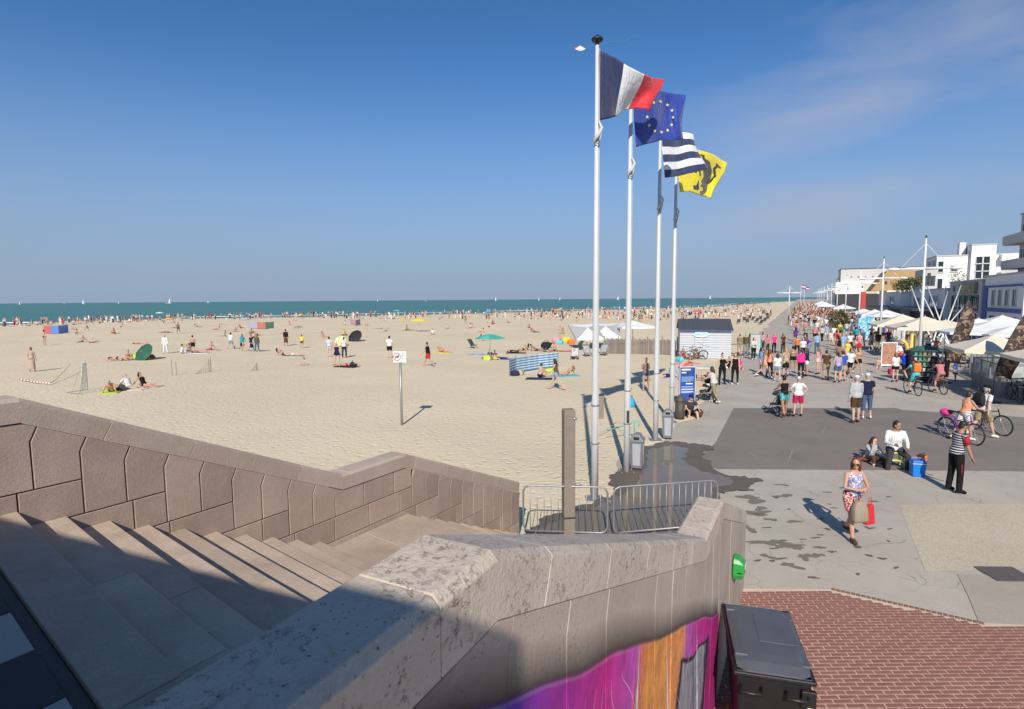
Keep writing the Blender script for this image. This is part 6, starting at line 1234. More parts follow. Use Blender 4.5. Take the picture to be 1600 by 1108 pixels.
for a in ((761, 562, 'lime', .5, 'lime green bag under the teal parasol'), (805, 587, 'navy', .45, 'navy bag in front of the windbreak'), (814, 586, 'beige', .45, 'straw bag in front of the windbreak'), (858, 582, 'lime', .4, 'lime ball-shaped bag by the windbreak'), (875, 537, 'turq', .6, 'turquoise cool bag among the beach bags'), (885, 533, 'yellow', .7, 'yellow bag among the beach bags'), (868, 533, 'pink', .7, 'pink bag among the beach bags'), (893, 537, 'orange', .7, 'orange bag among the beach bags'), (1062, 567, 'turq', .55, 'turquoise bag beside the woman in red'), (1066, 577, 'pink', .6, 'pink bag on the sand by the notice board'), (1074, 579, 'orange', .5, 'orange bag on the sand by the notice board'), (551, 574, 'black', .5, 'black bag in front of the standing three'), (191, 619, 'dgrey', .45, 'dark bag between the sunbathers'), (211, 571, 'lime', .6, 'lime bag left of the green parasol'), (366, 549, 'sky', .4, 'pale blue bag carried beside the man in white'), (853, 542, 'black', .8, 'black backpack standing beyond the windbreak'), (235, 571, 'brown', .6, 'brown bag under the green parasol')): bag(*a)
# folding chairs
def deckchair(p, rz, mat, label):
    th = thing('deck_chair', label, 'chair', p, rz, 'beach chairs'); V = [(-.27, .35, .32), (.27, .35, .32), (.27, -.05, .22), (-.27, -.05, .22), (.27, -.5, .85), (-.27, -.5, .85)]
    o = MB().add(V[:4], [(0, 1, 2, 3)]).build('seat', mat, th); o.modifiers.new('t', 'SOLIDIFY').thickness = .02; o = MB().add([V[3], V[2], V[4], V[5]], [(0, 1, 2, 3)]).build('backrest', mat, th); o.modifiers.new('t', 'SOLIDIFY').thickness = .02
    for sx_ in (-.28, .28): MB().tube([(sx_, .45, 0), (sx_, -.1, .35), (sx_, -.55, .92)], .016, 6).build('frame_rail', mdark, th); MB().tube([(sx_, -.4, 0), (sx_, .35, .34)], .016, 6).build('leg', mdark, th)
deckchair(sandp(942, 555), R(150), stripemat('dc_stripes', (.03, .03, .05), (.6, .6, .6), 3.0, 'X'), 'black and white striped deck chair right of the first pole'); deckchair(sandp(918, 556), R(190), stripemat('dc_stripes2', (.03, .03, .05), (.6, .6, .6), 3.0, 'X'), 'black and white striped deck chair left of the first pole'); deckchair(sandp(739, 543), R(230), bmat('dgrey', CC['dgrey']), 'dark folding chair left of the teal parasol'); deckchair(sandp(898, 561), R(170), bmat('lgrey', CC['lgrey']), 'pale folding chair under the person in white')
deckchair(sandp(903, 546), R(120), bmat('dgrey', CC['dgrey']), 'dark lounger in the crowded patch'); deckchair(sandp(854, 549), R(60), bmat('black', CC['black']), 'black folding chair beyond the windbreak')
# goal net, posts and barrier tape
mnet = M('net_cord', (.22, .22, .22), .8)
p = sandp(128, 626); gn = thing('goal_net', 'small grey metal goal frame with torn net on the left sand', 'goal', p, R(38)); hg = 1.5
MB().tube([(0, 0, 0), (.05, .1, hg * .6), (.12, .3, hg)], .02, 6).build('post', msteel, gn); MB().tube([(.12, .3, hg), (.3, 1.6, hg * .95)], .02, 6).build('crossbar', msteel, gn); MB().tube([(.3, 1.6, hg * .95), (.3, 1.7, 0)], .02, 6).build('post', msteel, gn); MB().tube([(-.45, .4, 0), (.12, .3, hg)], .014, 6).build('stay', msteel, gn); MB().tube([(0, 0, .02), (-.6, 1.2, .02), (.3, 1.7, .02)], .018, 6).build('base_rail', msteel, gn)
mb = MB()
for k in range(9): q = k / 8; mb.tube([(.12 + .18 * q, .3 + 1.3 * q, hg), (.05 + .25 * q, .2 + 1.45 * q, hg * .5), (-.1 + .3 * q, .1 + 1.5 * q, .05)], .006, 4)
for k in range(5): z = .25 + .28 * k; mb.tube([(.0 + .02 * k, .1, z), (.12, .9, z - .06), (.3, 1.65, z)], .006, 4)
o = mb.build('net', mnet, gn); struct(o, 'stuff')
def low_net(pa, pb, h, label):
    a, b_ = sandp(*pa), sandp(*pb); th = thing('low_net', label, 'net', a, 0, 'low nets on the sand'); d = b_ - a
    for q in (0, .12): MB().tube([(d[0] * q, d[1] * q, -.1), (d[0] * q, d[1] * q, h * (1 - q))], .02, 6).build('post', mwood, th)
    mb = MB()
    for k in range(8): q = k / 8; mb.tube([(d[0] * q, d[1] * q, h * (1 - q)), (d[0] * q, d[1] * q, .02)], .006, 4)
    for k in range(4): mb.tube([(0, 0, h * k / 4 + .05), tuple(d * .98 + np.array([0, 0, .02]))], .006, 4)
    struct(mb.build('net', mnet, th), 'stuff')
low_net((330, 587), (306, 592), 1.0, 'sagging low net tied to posts, left of the two'); low_net((402, 583), (392, 584), .55, 'sagging low net tied to a short post, right of the two')
p = sandp(273, 594); th = thing('net_post', 'pair of thin grey posts standing in the sand right of the sunbathers', 'post', p)
for dx in (-.15, .12): MB().tube([(dx, 0, -.1), (dx, 0, 1.0 if dx < 0 else .85)], .02, 6).build('post', msteel, th)
pts = [sandp(30, 609), sandp(55, 613), sandp(78, 614), sandp(92, 607), sandp(112, 594)]; mbt = MB(); V = []
for i in range(41): 
    u_ = i / 40 * 4; k = min(3, int(u_)); f_ = u_ - k; q = pts[k] * (1 - f_) + pts[k + 1] * f_; z = q[2] + .08 + .5 * max(0, (i - 24) / 16) ** 1.5; V += [(q[0], q[1], z), (q[0], q[1] + .02, z + .055)]
mbt.v = V
for i in range(40): mbt.f.append((2 * i, 2 * i + 2, 2 * i + 3, 2 * i + 1)); mbt.m.append(i % 2)
tag(mbt.build('barrier_tape', [bmat('tape_red', (.55, .03, .03)), bmat('white', (.7, .7, .7))]), 'red and white barrier tape sagging across the sand at the left', 'tape')
# sailing boats on the horizon
for i, px in enumerate((30, 100, 130, 185, 260, 265, 590, 665, 775, 842, 966, 1110, 325, 875)):
    Y = [2400, 3200, 2800, 3400, 2700][i % 5]; x = ad(px, Y); th = thing('sailing_boat', 'tiny white boat %s' % ['far out near the left edge', 'on the sea above the red and blue windbreak', 'with a white sail right of the leftmost boats', 'with a sail beyond the left parasol', 'small and low above the man in white', 'in front of the man in white', 'with a sail above the white T-shirt man', 'low in the water left of the yellow parasols', 'with a white sail above the teal parasol', 'with a sail above the windbreak', 'between the second and third poles', 'with a sail above the kiosk', 'small on the sea above the walking group', 'on the horizon left of the first pole'][i], 'boat', (x, Y, -.3), 0, 'boats at sea'); sc_ = 1 + (i % 3) * .4
    MB().loft([[(-3 * sc_, -1, 0), (3 * sc_, -1, 0), (3 * sc_, 1, 0), (-3 * sc_, 1, 0)], [(-4 * sc_, -1.4, 1.3), (4.6 * sc_, -1.2, 1.5), (4.6 * sc_, 1.2, 1.5), (-4 * sc_, 1.4, 1.3)]]).build('hull', mwhite, th)
    if i not in (1, 7, 4): MB().prism([(-3.4 * sc_, 0, 2), (.3, 0, 2), (.3, 0, 12 * sc_)], [(-3.4 * sc_, .1, 2), (.3, .1, 2), (.3, .1, 12 * sc_)]).build('sail', mwhite, th); MB().tube([(.4, 0, 1.2), (.4, 0, 12.5 * sc_)], .1, 5).build('mast', mwhite, th)
# ================================================================ kiosk, fence and awnings on the sand
a = at(1062, 560); KL = 3.75; ka = R(-14); kz = .02
ks = thing('beach_kiosk', 'white clapboard beach kiosk with grey ribbed metal roof', 'kiosk', (a[0], a[1], kz), ka); mclap = M('clapboard_white', (.50, .52, .56), .6, .08, 4)
MB().box((KL / 2, 2, 1.06), (KL - .06, 3.9, 2.1)).build('core', M('clap_gap', (.3, .31, .33), .8), ks)
ev, rg_ = 2.14, 2.95; bh_ = .178; bm = MB().box((KL / 2, 0, bh_ / 2), (KL, .035, bh_ - .022)).mesh('board', mclap)
for i in range(12):
    o = bpy.data.objects.new('board', bm); COL.objects.link(o); o.parent = ks; o.location = (0, .03, i * bh_); o.rotation_euler.x = R(-4)
sm = MB().box((0, 2.0, bh_ / 2), (.035, 3.96, bh_ - .012)).mesh('board', mclap)
for i in range(12):
    for x in (.0, KL): o = bpy.data.objects.new('board', sm); COL.objects.link(o); o.parent = ks; o.location = (x, .0, i * bh_)
for x in (0, KL): MB().prism([(x - .02, .02, ev), (x - .02, 3.98, ev), (x - .02, 2.0, rg_ - .05)], [(x + .02, .02, ev), (x + .02, 3.98, ev), (x + .02, 2.0, rg_ - .05)]).build('gable', mclap, ks)
mroof = M('kiosk_roof', (.075, .08, .095), .45, .1, 6)
for sy, y0 in ((1, -.15), (-1, 4.15)):
    r_ = MB().prism([(-.15, y0, ev), (KL + .15, y0, ev), (KL + .15, 2.0, rg_), (-.15, 2.0, rg_)], [(-.15, y0, ev + .06), (KL + .15, y0, ev + .06), (KL + .15, 2.0, rg_ + .06), (-.15, 2.0, rg_ + .06)]).build('roof', mroof, ks)
    for i in range(21): x = -.12 + (KL + .24) * i / 20; MB().tube([(x, y0, ev + .075), (x, 2.0, rg_ + .075)], .022, 5).build('rib', mroof, r_)
MB().box((KL / 2, -.16, ev + .03), (KL + .3, .03, .09)).build('fascia', M('fascia_blue', (.05, .10, .2), .5), ks)
sg_ = MB().loft([[(KL * .42 + .62 * math.cos(t) , y, 1.88 + .235 * math.sin(t)) for t in np.linspace(0, 2 * PI, 28, endpoint=False)] for y in (-.06, -.02)]).build('oval_sign', M('sign_pale', (.62, .75, .76), .5), ks)
text('NAUTIC', .31, M('sign_teal', (.04, .36, .42), .5), sg_, (KL * .42, -.07, 1.88))
for x in (KL * .30, KL * .46): MB().tube([(x, -.03, 0), (x, -.03, 1.65)], .018, 6).build('pipe', mclap, ks)
MB().tube([(KL * .36, -.05, 1.35), (KL * .45, -.05, 1.1), (KL * .6, -.05, .95), (KL * .8, -.05, .9)], .012, 5).build('cable', mwhite, ks)
MB().box((KL + .6, 1.6, 1.0), (1.1, .5, .06)).build('counter', mwood, ks); MB().box((KL + .03, 1.6, 1.5), (.05, 1.6, .9)).build('hatch', mdark, ks)
# wooden fence
fa, fb_ = sandp(944, 552), sandp(1058, 556); d = (fb_ - fa); FL_ = float(np.linalg.norm(d[:2])); wf = thing('wooden_fence', 'weathered grey wooden plank fence enclosing the beach awnings', 'fence', fa, math.atan2(d[1], d[0]))
pk = [MB().box((0, 0, h / 2), (.118, .022, h)).mesh('plank', M('fence_wood', srgb(124, 115, 107), .9, .25, 7, .4, 50, rand=.2)) for h in (1.28, 1.22, 1.33)]
n = int(FL_ / .128)
for i in range(n):
    o = bpy.data.objects.new('plank', pk[i * 7 % 3]); COL.objects.link(o); o.parent = wf; o.location = (.128 * i, random.uniform(-.008, .008), 0)
for z in (.35, 1.0): MB().box((FL_ / 2, .03, z), (FL_, .03, .07)).build('rail', mwood, wf)
for i in range(6): MB().tube([(FL_ * i / 5, .06, -.1), (FL_ * i / 5, .06, 1.5)], .04, 8).build('post', mwood, wf)
mcv = M('canvas_white', (.70, .70, .69), .8, .05, 3); mcg = M('canvas_grey', (.36, .36, .37), .8, .05, 3)
def pavil(p, w, ev_, pk_, label, cols, name='parasol', tilt=0, az=0.0, group='large parasols', leg=True):
    """square parasol: four canopy panels with a short valance, ribs, mast and foot"""
    th = thing(name, label, 'parasol', p, az, group); c = [(-w / 2, -w / 2), (w / 2, -w / 2), (w / 2, w / 2), (-w / 2, w / 2)]; T = Matrix.Translation((0, 0, ev_)) @ Matrix.Rotation(R(tilt), 4, 'X') @ Matrix.Translation((0, 0, -ev_)); X = lambda v: tuple(T @ Vector(v))
    for k in range(4):
        a, b_ = c[k], c[(k + 1) % 4]; m_ = ((a[0] + b_[0]) / 2, (a[1] + b_[1]) / 2); mid = (ev_ + pk_) / 2 - .06
        V = [X((0, 0, pk_)), X((a[0] / 2, a[1] / 2, mid)), X((b_[0] / 2, b_[1] / 2, mid)), X((a[0], a[1], ev_)), X((m_[0] * .97, m_[1] * .97, ev_ - .04)), X((b_[0], b_[1], ev_)), X((a[0], a[1], ev_ - .16)), X((m_[0] * .97, m_[1] * .97, ev_ - .2)), X((b_[0], b_[1], ev_ - .16))]
        o = MB().add(V, [(0, 1, 2), (1, 3, 4), (1, 4, 2), (2, 4, 5), (3, 6, 7, 4), (4, 7, 8, 5)]).build('canopy_panel', cols[k % len(cols)], th); o.modifiers.new('t', 'SOLIDIFY').thickness = .012
        MB().tube([X((0, 0, pk_ - .06)), X((a[0] * .99, a[1] * .99, ev_ - .03))], .014, 5).build('rib', mpole, th)
    if leg: MB().tube([(0, 0, 0), X((0, 0, ev_)), X((0, 0, pk_ + .08))], [.035, .033, .02], 8).build('mast', mpole, th, True); MB().box((0, 0, .05), (.7, .7, .1)).build('foot', mdark, th, bevel=.02)
    return th
pavil(sandp(919, 545) + (0, 1, 0), 2.9, 1.6, 2.05, 'white square awning tilted away left of the first pole', [mcv, mcg], tilt=28, az=R(12)); pavil(sandp(950, 543) + (0, 1.6, 0), 2.9, 1.6, 2.05, 'white square awning tilted away right of the first pole', [mcv, mcg], tilt=26, az=R(-6)); pavil(sandp(995, 543) + (0, 2.0, 0), 3.6, 1.95, 2.5, 'large white pavilion parasol behind the wooden fence', [mcv], az=R(10))
# ================================================================ bicycles
def spokes(th, y, r):
    w = thing_part = MB(); rim = [(0, y + r * math.cos(a), r + .0 + r * math.sin(a)) for a in np.linspace(0, 2 * PI, 29)]
    o = MB().tube(rim, .019, 6, cap=False).build('wheel', mblack, th, True); MB().tube([(0, y + (r - .03) * math.cos(a), r + (r - .03) * math.sin(a)) for a in np.linspace(0, 2 * PI, 29)], .011, 5, cap=False).build('rim', msteel, o, True)
    mb = MB()
    for k in range(14): a = 2 * PI * k / 14; mb.tube([(.02 * (-1) ** k, y, r), (0, y + (r - .03) * math.cos(a), r + (r - .03) * math.sin(a))], .0022, 3)
    struct(mb.build('spokes', msteel, o), 'stuff'); MB().tube([(-.04, y, r), (.04, y, r)], .025, 8).build('hub', msteel, o)
def bicycle(p, rz, label, col, step=False, rack=False, group='bicycles'):
    th = thing('bicycle', label, 'bicycle', p, rz, group); r = .34; mc = M('frame_' + col, CC[col], .35, .03)
    spokes(th, .52, r); spokes(th, -.52, r)
    bb, st_, hd_ = (0, -.08, .29), (0, -.24, .78), (0, .36, .80 if not step else .82)
    fr_ = MB().tube([bb, st_], .017, 8).tube([bb, (0, .40, .66)], .019, 8).tube([(0, -.52, r), bb], .011, 6).tube([(0, -.52, r), (0, -.22, .72)], .010, 6)
    fr_.tube([(0, -.21, .70), hd_] if not step else [(0, -.15, .48), (0, .38, .74)], .017, 8).tube([(0, .33, .88), (0, .41, .62)], .02, 8); fr_.build('frame', mc, th, True)
    MB().tube([(0, .41, .62), (.0, .44, .5), (0, .52, r)], .014, 6).build('fork', M('fork_silver', (.55, .55, .56), .35, metal=.6), th, True); MB().tube([(-.29, .22, 1.03), (-.2, .30, 1.02), (0, .32, .98), (.2, .30, 1.02), (.29, .22, 1.03)], .012, 6).build('handlebar', msteel, th, True); MB().tube([(0, .34, .86), (0, .32, .98)], .014, 6).build('stem', msteel, th)
    for sx_ in (-1, 1): MB().tube([(sx_ * .29, .22, 1.03), (sx_ * .33, .16, 1.03)], .017, 6).build('grip', mblack, th)
    MB().tube([st_, (0, -.26, .88)], .013, 6).build('seat_post', msteel, th); MB().loft([[(x * w, y, z) for x, z in ((-1, .9), (1, .9), (.9, .945), (-.9, .945))] for y, w in ((-.40, .085), (-.32, .09), (-.2, .04), (-.10, .02))]).build('saddle', mblack, th, bevel=.01)
    MB().tube([(.03, -.08, .29), (.05, -.08, .29), (.05, .02, .16)], .009, 6).build('crank', msteel, th); MB().tube([(-.03, -.08, .29), (-.05, -.08, .29), (-.05, -.18, .42)], .009, 6).build('crank', msteel, th); MB().box((.1, .03, .155), (.09, .07, .02)).build('pedal', mblack, th); MB().box((-.1, -.19, .425), (.09, .07, .02)).build('pedal', mblack, th); MB().lathe([(.09, -.004), (.09, .004)], (0, 0, 0), 18).build('chainring', msteel, th, loc=(.035, -.08, .29)).rotation_euler = (0, PI / 2, 0)
    if rack:
        MB().box((0, -.56, .72), (.14, .38, .02)).tube([(.05, -.52, r), (.05, -.62, .71)], .008, 5).tube([(-.05, -.52, r), (-.05, -.62, .71)], .008, 5).build('rack', msteel, th)
        MB().tube([(0, -.52 + .37 * math.cos(a), r + .37 * math.sin(a)) for a in np.linspace(.2, 2.9, 12)], .02, 5).build('mudguard', mc, th)
    return th
def head2(pa, pb): d = pb - pa; return math.atan2(-d[0], d[1])
pa, pb = at(1480, 684), at(1520, 695); bicycle((pa + pb) / 2, head2(pa, pb), 'dark city bicycle with a pink bag on its rack wheeled by the woman', 'purple', True, True)
c_ = (pa + pb) / 2; hh = head2(pa, pb)
pk_ = thing('pink_bag', 'bright pink bag strapped on the rear rack of the bicycle', 'bag', c_ + np.array([math.sin(hh) * .58, -math.cos(hh) * .58, .74]), hh); MB().ell((0, 0, .11), (.16, .2, .12), 12, 8).build('roll', bmat('hot', CC['hot']), pk_, True); MB().box((0, .16, .16), (.16, .14, .1)).build('jacket', bmat('black', CC['black']), pk_, bevel=.03)
pa, pb = at(1523, 671), at(1562, 680); bicycle((pa + pb) / 2, head2(pa, pb), 'black mountain bicycle with silver fork wheeled by the helmeted man', 'black')
pa, pb = at(1435, 619), at(1416, 613); pc_ = (pa + pb) / 2; h1 = head2(pa, pb); bicycle(pc_, h1, 'dark bicycle ridden by the person with an orange backpack', 'dgrey', False, True)
P('rider1', pc_ + np.array([math.sin(h1) * .24, -math.cos(h1) * .24, -.02]), -math.degrees(h1), 1.68, 'cyclist in turquoise top with an orange backpack riding away', 'm', 'bike', 'tee', 'turq', ('shorts', .7), 'turq', 'short', 'brown', 'black', 1, 0)
pa, pb = at(1475, 617), at(1454, 611); pd_ = (pa + pb) / 2; h2 = head2(pa, pb); bicycle(pd_, h2, 'dark city bicycle ridden by the woman in pink', 'brown', True, True)
P('rider2', pd_ + np.array([math.sin(h2) * .24, -math.cos(h2) * .24, -.02]), -math.degrees(h2), 1.66, 'woman in dull pink dress riding a bicycle away', 'f', 'bike', 'tee', 'rose', ('skirt', .42), 'rose', 'bob', 'brown', 'brown', 0, 0)
for px, py, rz, lb, cl in ((1074, 562, R(95), 'bicycle parked against the kiosk wall, left one', 'lgrey'), (1088, 562, R(85), 'bicycle parked against the kiosk wall, right one', 'dgrey'), (1584, 627, R(-20), 'black bicycle parked at the terrace screen, left one', 'black'), (1594, 628, R(-10), 'black bicycle parked at the terrace screen, middle one', 'dgrey'), (1606, 629, R(-15), 'blue bicycle parked at the terrace screen, right one', 'navy')): bicycle(at(px, py), rz, lb, cl, False, True)
# backpacks and things people carry
def backpack(key, c, label, up=1.08, lean=0):
    root, info, s = PEOPLE[key]; q = on_person(key, (0, -.17 - lean, up)); th = thing('backpack', label, 'backpack', q, root.rotation_euler.z, 'backpacks'); MB().loft([[(x * .15, y, -.2) for x, y in ((-1, -.06), (1, -.06), (1, .06), (-1, .06))], [(x * .17, y, 0) for x, y in ((-1, -.11), (1, -.11), (1, .07), (-1, .07))], [(x * .12, y, .24) for x, y in ((-1, -.05), (1, -.05), (1, .06), (-1, .06))]]).build('pack', bmat(c, CC[c]), th, True, bevel=.03)
    for sx_ in (-.11, .11): MB().tube([(sx_, .06, .22), (sx_ * 1.05, .16, .30), (sx_ * 1.2, .29, .16), (sx_ * 1.25, .27, -.05), (sx_, .08, -.17)], .016, 6).build('strap', bmat(c, CC[c]), th, True)
backpack('helmet_m', 'black', 'black backpack worn by the helmeted man', 1.25); backpack('rider1', 'orange', 'orange backpack worn by the cyclist in turquoise', 1.38, -.10)
wl_ = on_person('woman', (.02, .27, .66)); tb = thing('tote_bag', 'large beige cloth bag hanging from the walking woman\'s arm', 'bag', wl_ + np.array([-.03, 0, .04]), R(10)); tb.scale = (.85, .85, .88); MB().loft([[(x * .10, y * .05, .22) for x, y in ((-1, -1), (1, -1), (1, 1), (-1, 1))], [(x * .16, y * .08, .08) for x, y in ((-1, -1), (1, -1), (1, 1), (-1, 1))], [(x * .18, y * .1, -.18) for x, y in ((-1, -1), (1, -1), (1, 1), (-1, 1))], [(x * .14, y * .07, -.25) for x, y in ((-1, -1), (1, -1), (1, 1), (-1, 1))]]).build('sack', M('bag_linen', (.30, .25, .18), .9, .2, 12, .6, 25), tb, True, bevel=.03); MB().tube([(-.08, 0, .2), (-.05, .02, .36), (.05, .02, .36), (.08, 0, .2)], .012, 6).build('handle', M('bag_linen', (.30, .25, .18)), tb)
rb = thing('red_bag', 'flat red shopping bag beside the beige bag of the walking woman', 'bag', wl_ + np.array([.19, .04, -.05]), R(25)); MB().loft([[(x * .07, y * .04, .2) for x, y in ((-1, -1), (1, -1), (1, 1), (-1, 1))], [(x * .12, y * .05, -.18) for x, y in ((-1, -1), (1, -1), (1, 1), (-1, 1))]]).build('sack', bmat('red', CC['red']), rb, bevel=.015); MB().tube([(-.05, 0, .2), (-.03, 0, .34), (.03, 0, .34), (.05, 0, .2)], .008, 6).build('handle', bmat('red', CC['red']), rb)
sgp = PEOPLE['woman']; hdq = on_person('woman', tuple(sgp[1]['head'])); gl_ = MB(); ca = R(40) 
sgl = thing('sunglasses', 'dark sunglasses worn by the walking woman', 'sunglasses', hdq, sgp[0].rotation_euler.z - R(40)); gm = M('lens_black', (.01, .01, .01), .1)
for sx_ in (-1, 1): MB().ell((sx_ * .032, .093, .004), (.028, .012, .02), 10, 6).build('lens', gm, sgl, True); MB().tube([(sx_ * .06, .085, .008), (sx_ * .078, .0, .008)], .004, 5).build('temple', gm, sgl)
MB().tube([(-.01, .1, .008), (.01, .1, .008)], .004, 5).build('bridge', gm, sgl)
q = on_person('row28', (-.32, 0, .62)); th = thing('red_bag', 'red handbag held by the woman in white top and black shorts', 'bag', q, 0); MB().box((0, 0, 0), (.1, .26, .3)).build('sack', bmat('crimson', CC['crimson']), th, bevel=.03); MB().tube([(0, -.08, .15), (0, -.06, .3), (0, .06, .3), (0, .08, .15)], .01, 5).build('handle', bmat('crimson', CC['crimson']), th)
# striped man: red shoulder panel and red trouser stripe
root = PEOPLE['striped'][0]
for s0_, el_ in PEOPLE['striped'][1]['arms']: MB().tube([tuple(s0_ + (0, 0, .02)), tuple(s0_ + (el_ - s0_) * .3), tuple(s0_ + (el_ - s0_) * .66)], [.06, .072, .070], 12).build('red_sleeve', bmat('cherry', (.34, .015, .03)), root, True)
MB().tube([(.18, .0, .86), (.185, .02, .66), (.18, .02, .46)], [.012, .014, .010], 8).build('red_stripe', bmat('cherry', (.34, .015, .03)), root, True)
# step stool, cooler, orange bag
p = at(1397, 733); rt_ = PEOPLE['stoolman'][0].rotation_euler.z; ys_ = M('stool_lime', (.62, .66, .16), .45); so_ = thing('step_stool', 'pale yellow-green plastic step stool under the man in white shirt', 'stool', (PEOPLE['stoolman'][0].location.x, PEOPLE['stoolman'][0].location.y - .05, .005), rt_)
MB().box((0, -.02, .40), (.34, .26, .035)).build('seat', ys_, so_, bevel=.012); MB().box((0, .10, .20), (.36, .16, .03)).build('step', ys_, so_, bevel=.01)
for sx_ in (-1, 1):
    MB().tube([(sx_ * .21, .20, 0), (sx_ * .15, .06, .4)], [.032, .026], 8).build('leg', ys_, so_); MB().tube([(sx_ * .21, -.20, 0), (sx_ * .15, -.10, .4)], [.032, .026], 8).build('leg', ys_, so_)
p = at(1438, 746); cl_ = thing('cool_box', 'bright blue plastic cool box on the paving', 'cool box', (p[0], p[1] + .12, .005), R(-14)); cl_.scale = (.8, .85, 1.02); mbl = M('cool_blue', (.01, .20, .62), .4)
MB().loft([[(-.17, -.13, 0), (.17, -.13, 0), (.17, .13, 0), (-.17, .13, 0)], [(-.2, -.16, .34), (.2, -.16, .34), (.2, .16, .34), (-.2, .16, .34)]]).build('body', mbl, cl_, bevel=.02); MB().loft([[(-.205, -.165, .35), (.205, -.165, .35), (.205, .165, .35), (-.205, .165, .35)], [(-.19, -.15, .42), (.19, -.15, .42), (.19, .15, .42), (-.19, .15, .42)]]).build('lid', M('cool_lid', (.01, .16, .52), .4), cl_, bevel=.02); MB().box((0, 0, .345), (.405, .325, .012)).build('seam', mwhite, cl_); MB().tube([(-.2, 0, .36), (-.19, 0, .47), (.19, 0, .47), (.2, 0, .36)], .013, 6).build('handle', mbl, cl_)
ob = thing('orange_bag', 'orange shopping bag standing behind the blue cool box', 'bag', (p[0] + .2, p[1] + .36, .005), R(20)); MB().loft([[(-.14, -.08, 0), (.14, -.08, 0), (.14, .08, 0), (-.14, .08, 0)], [(-.17, -.11, .42), (.17, -.11, .48), (.17, .11, .5), (-.17, .11, .4)]]).build('sack', bmat('orange', CC['orange']), ob, bevel=.02); MB().tube([(-.08, -.1, .44), (-.06, -.1, .56), (.06, -.1, .56), (.08, -.1, .46)], .01, 6).build('handle', bmat('orange', CC['orange']), ob)
q = at(1349, 729); tag(MB().lathe([(.16, 0), (.2, .02), (.15, .06), (.05, .07)], seg=12).build('black_hat', bmat('black', CC['black']), None, True, loc=(q[0] + .5, q[1], .006)), 'dark bag lying flat beside the sitting girl', 'bag')
# pushchairs
def pushchair(p, rz, c, label):
    th = thing('pushchair', label, 'pushchair', p, rz, 'pushchairs'); mc = bmat(c, CC[c])
    MB().loft([[(-.2, -.18, .42), (.2, -.18, .42), (.2, .22, .36), (-.2, .22, .36)], [(-.2, -.2, .52), (.2, -.2, .52), (.2, .24, .46), (-.2, .24, .46)]]).build('seat', mc, th, bevel=.02); MB().loft([[(-.2, -.2, .45), (.2, -.2, .45), (.2, -.12, .45), (-.2, -.12, .45)], [(-.21, -.42, .98), (.21, -.42, .98), (.21, -.35, .98), (-.21, -.35, .98)]]).build('backrest', mc, th, bevel=.02)
    V = [(.22 * math.cos(a) * 1.0, -.40 + .42 * j / 4, .82 + .30 * math.sin(a) * (1 - .12 * j)) for j in range(5) for a in np.linspace(0, PI, 9)]; o = MB().add(V, [(j * 9 + i, j * 9 + i + 1, j * 9 + i + 10, j * 9 + i + 9) for j in range(4) for i in range(8)]).build('hood', mc, th, True); o.modifiers.new('t', 'SOLIDIFY').thickness = .015
    for sx_ in (-.23, .23):
        MB().tube([(sx_, .36, .1), (sx_, -.35, .85), (sx_, -.55, 1.02)], .013, 6).build('frame_tube', msteel, th, True); MB().tube([(sx_, -.40, .12), (sx_, .12, .46)], .012, 6).build('frame_tube', msteel, th, True)
        for y in (-.40, .36): w_ = MB().tube([(sx_ - .03, y, .11), (sx_ + .03, y, .11)], .11, 14).build('wheel', mblack, th, True); MB().tube([(sx_ - .035, y, .11), (sx_ + .035, y, .11)], .05, 10).build('hub', msteel, w_, True)
    MB().tube([(-.23, -.55, 1.02), (0, -.6, 1.04), (.23, -.55, 1.02)], .016, 6).build('handle', mblack, th, True); MB().box((0, -.08, .24), (.36, .4, .14)).build('basket', mc, th, bevel=.02)
pushchair(at(1214, 648), R(8), 'dgrey', 'dark pushchair in front of the woman in teal print shorts'); pushchair(at(1101, 626), R(75), 'black', 'black pushchair held by the long-haired woman'); tag(MB().ell((0, 0, .12), (.2, .14, .18), 12, 8).build('rucksack', bmat('brown', CC['brown']), None, True, loc=tuple(at(1091, 652) + np.array([0, 0, .06]))), 'brown rucksack on the paving beside the sitting boy', 'bag')
# ================================================================ lamp masts
ORD = ['first', 'second', 'third', 'fourth', 'fifth', 'sixth', 'seventh', 'eighth', 'ninth', 'tenth', 'eleventh', 'twelfth']
def mast(p, label, H_=8.5, arm=1.5):
    th = thing('lamp_mast', label, 'street lamp', p, WROT + PI / 2 * 0, 'white lamp masts along the promenade')
    MB().tube([(0, 0, 0), (0, 0, H_ * .6), (0, 0, H_)], [.11, .085, .045], 12).build('shaft', mwhite, th, True); MB().lathe([(.06, -.02), (.06, .1), (.02, .16)], (0, 0, H_), 10).build('cap', mdark, th); zA = H_ - 2.0
    for sx_ in (-1, 1):
        MB().tube([(0, 0, zA), (sx_ * arm * .6, 0, zA + .02), (sx_ * arm, 0, zA - .02)], [.10, .085, .05], 8).build('arm', mwhite, th, True); MB().ell((sx_ * (arm + .2), 0, zA), (.36, .18, .12), 14, 8).build('lamp_head', mwhite, th, True); MB().tube([(0, 0, H_ - .35), (sx_ * arm * .85, 0, zA + .08)], .014, 5).build('stay', mwhite, th)
    MB().box((.25, -.12, zA - .45), (.18, .18, .32)).build('speaker', mdark, th, bevel=.03); MB().lathe([(.2, 0), (.2, .04), (.13, .08)], seg=12).build('base', mwhite, th)
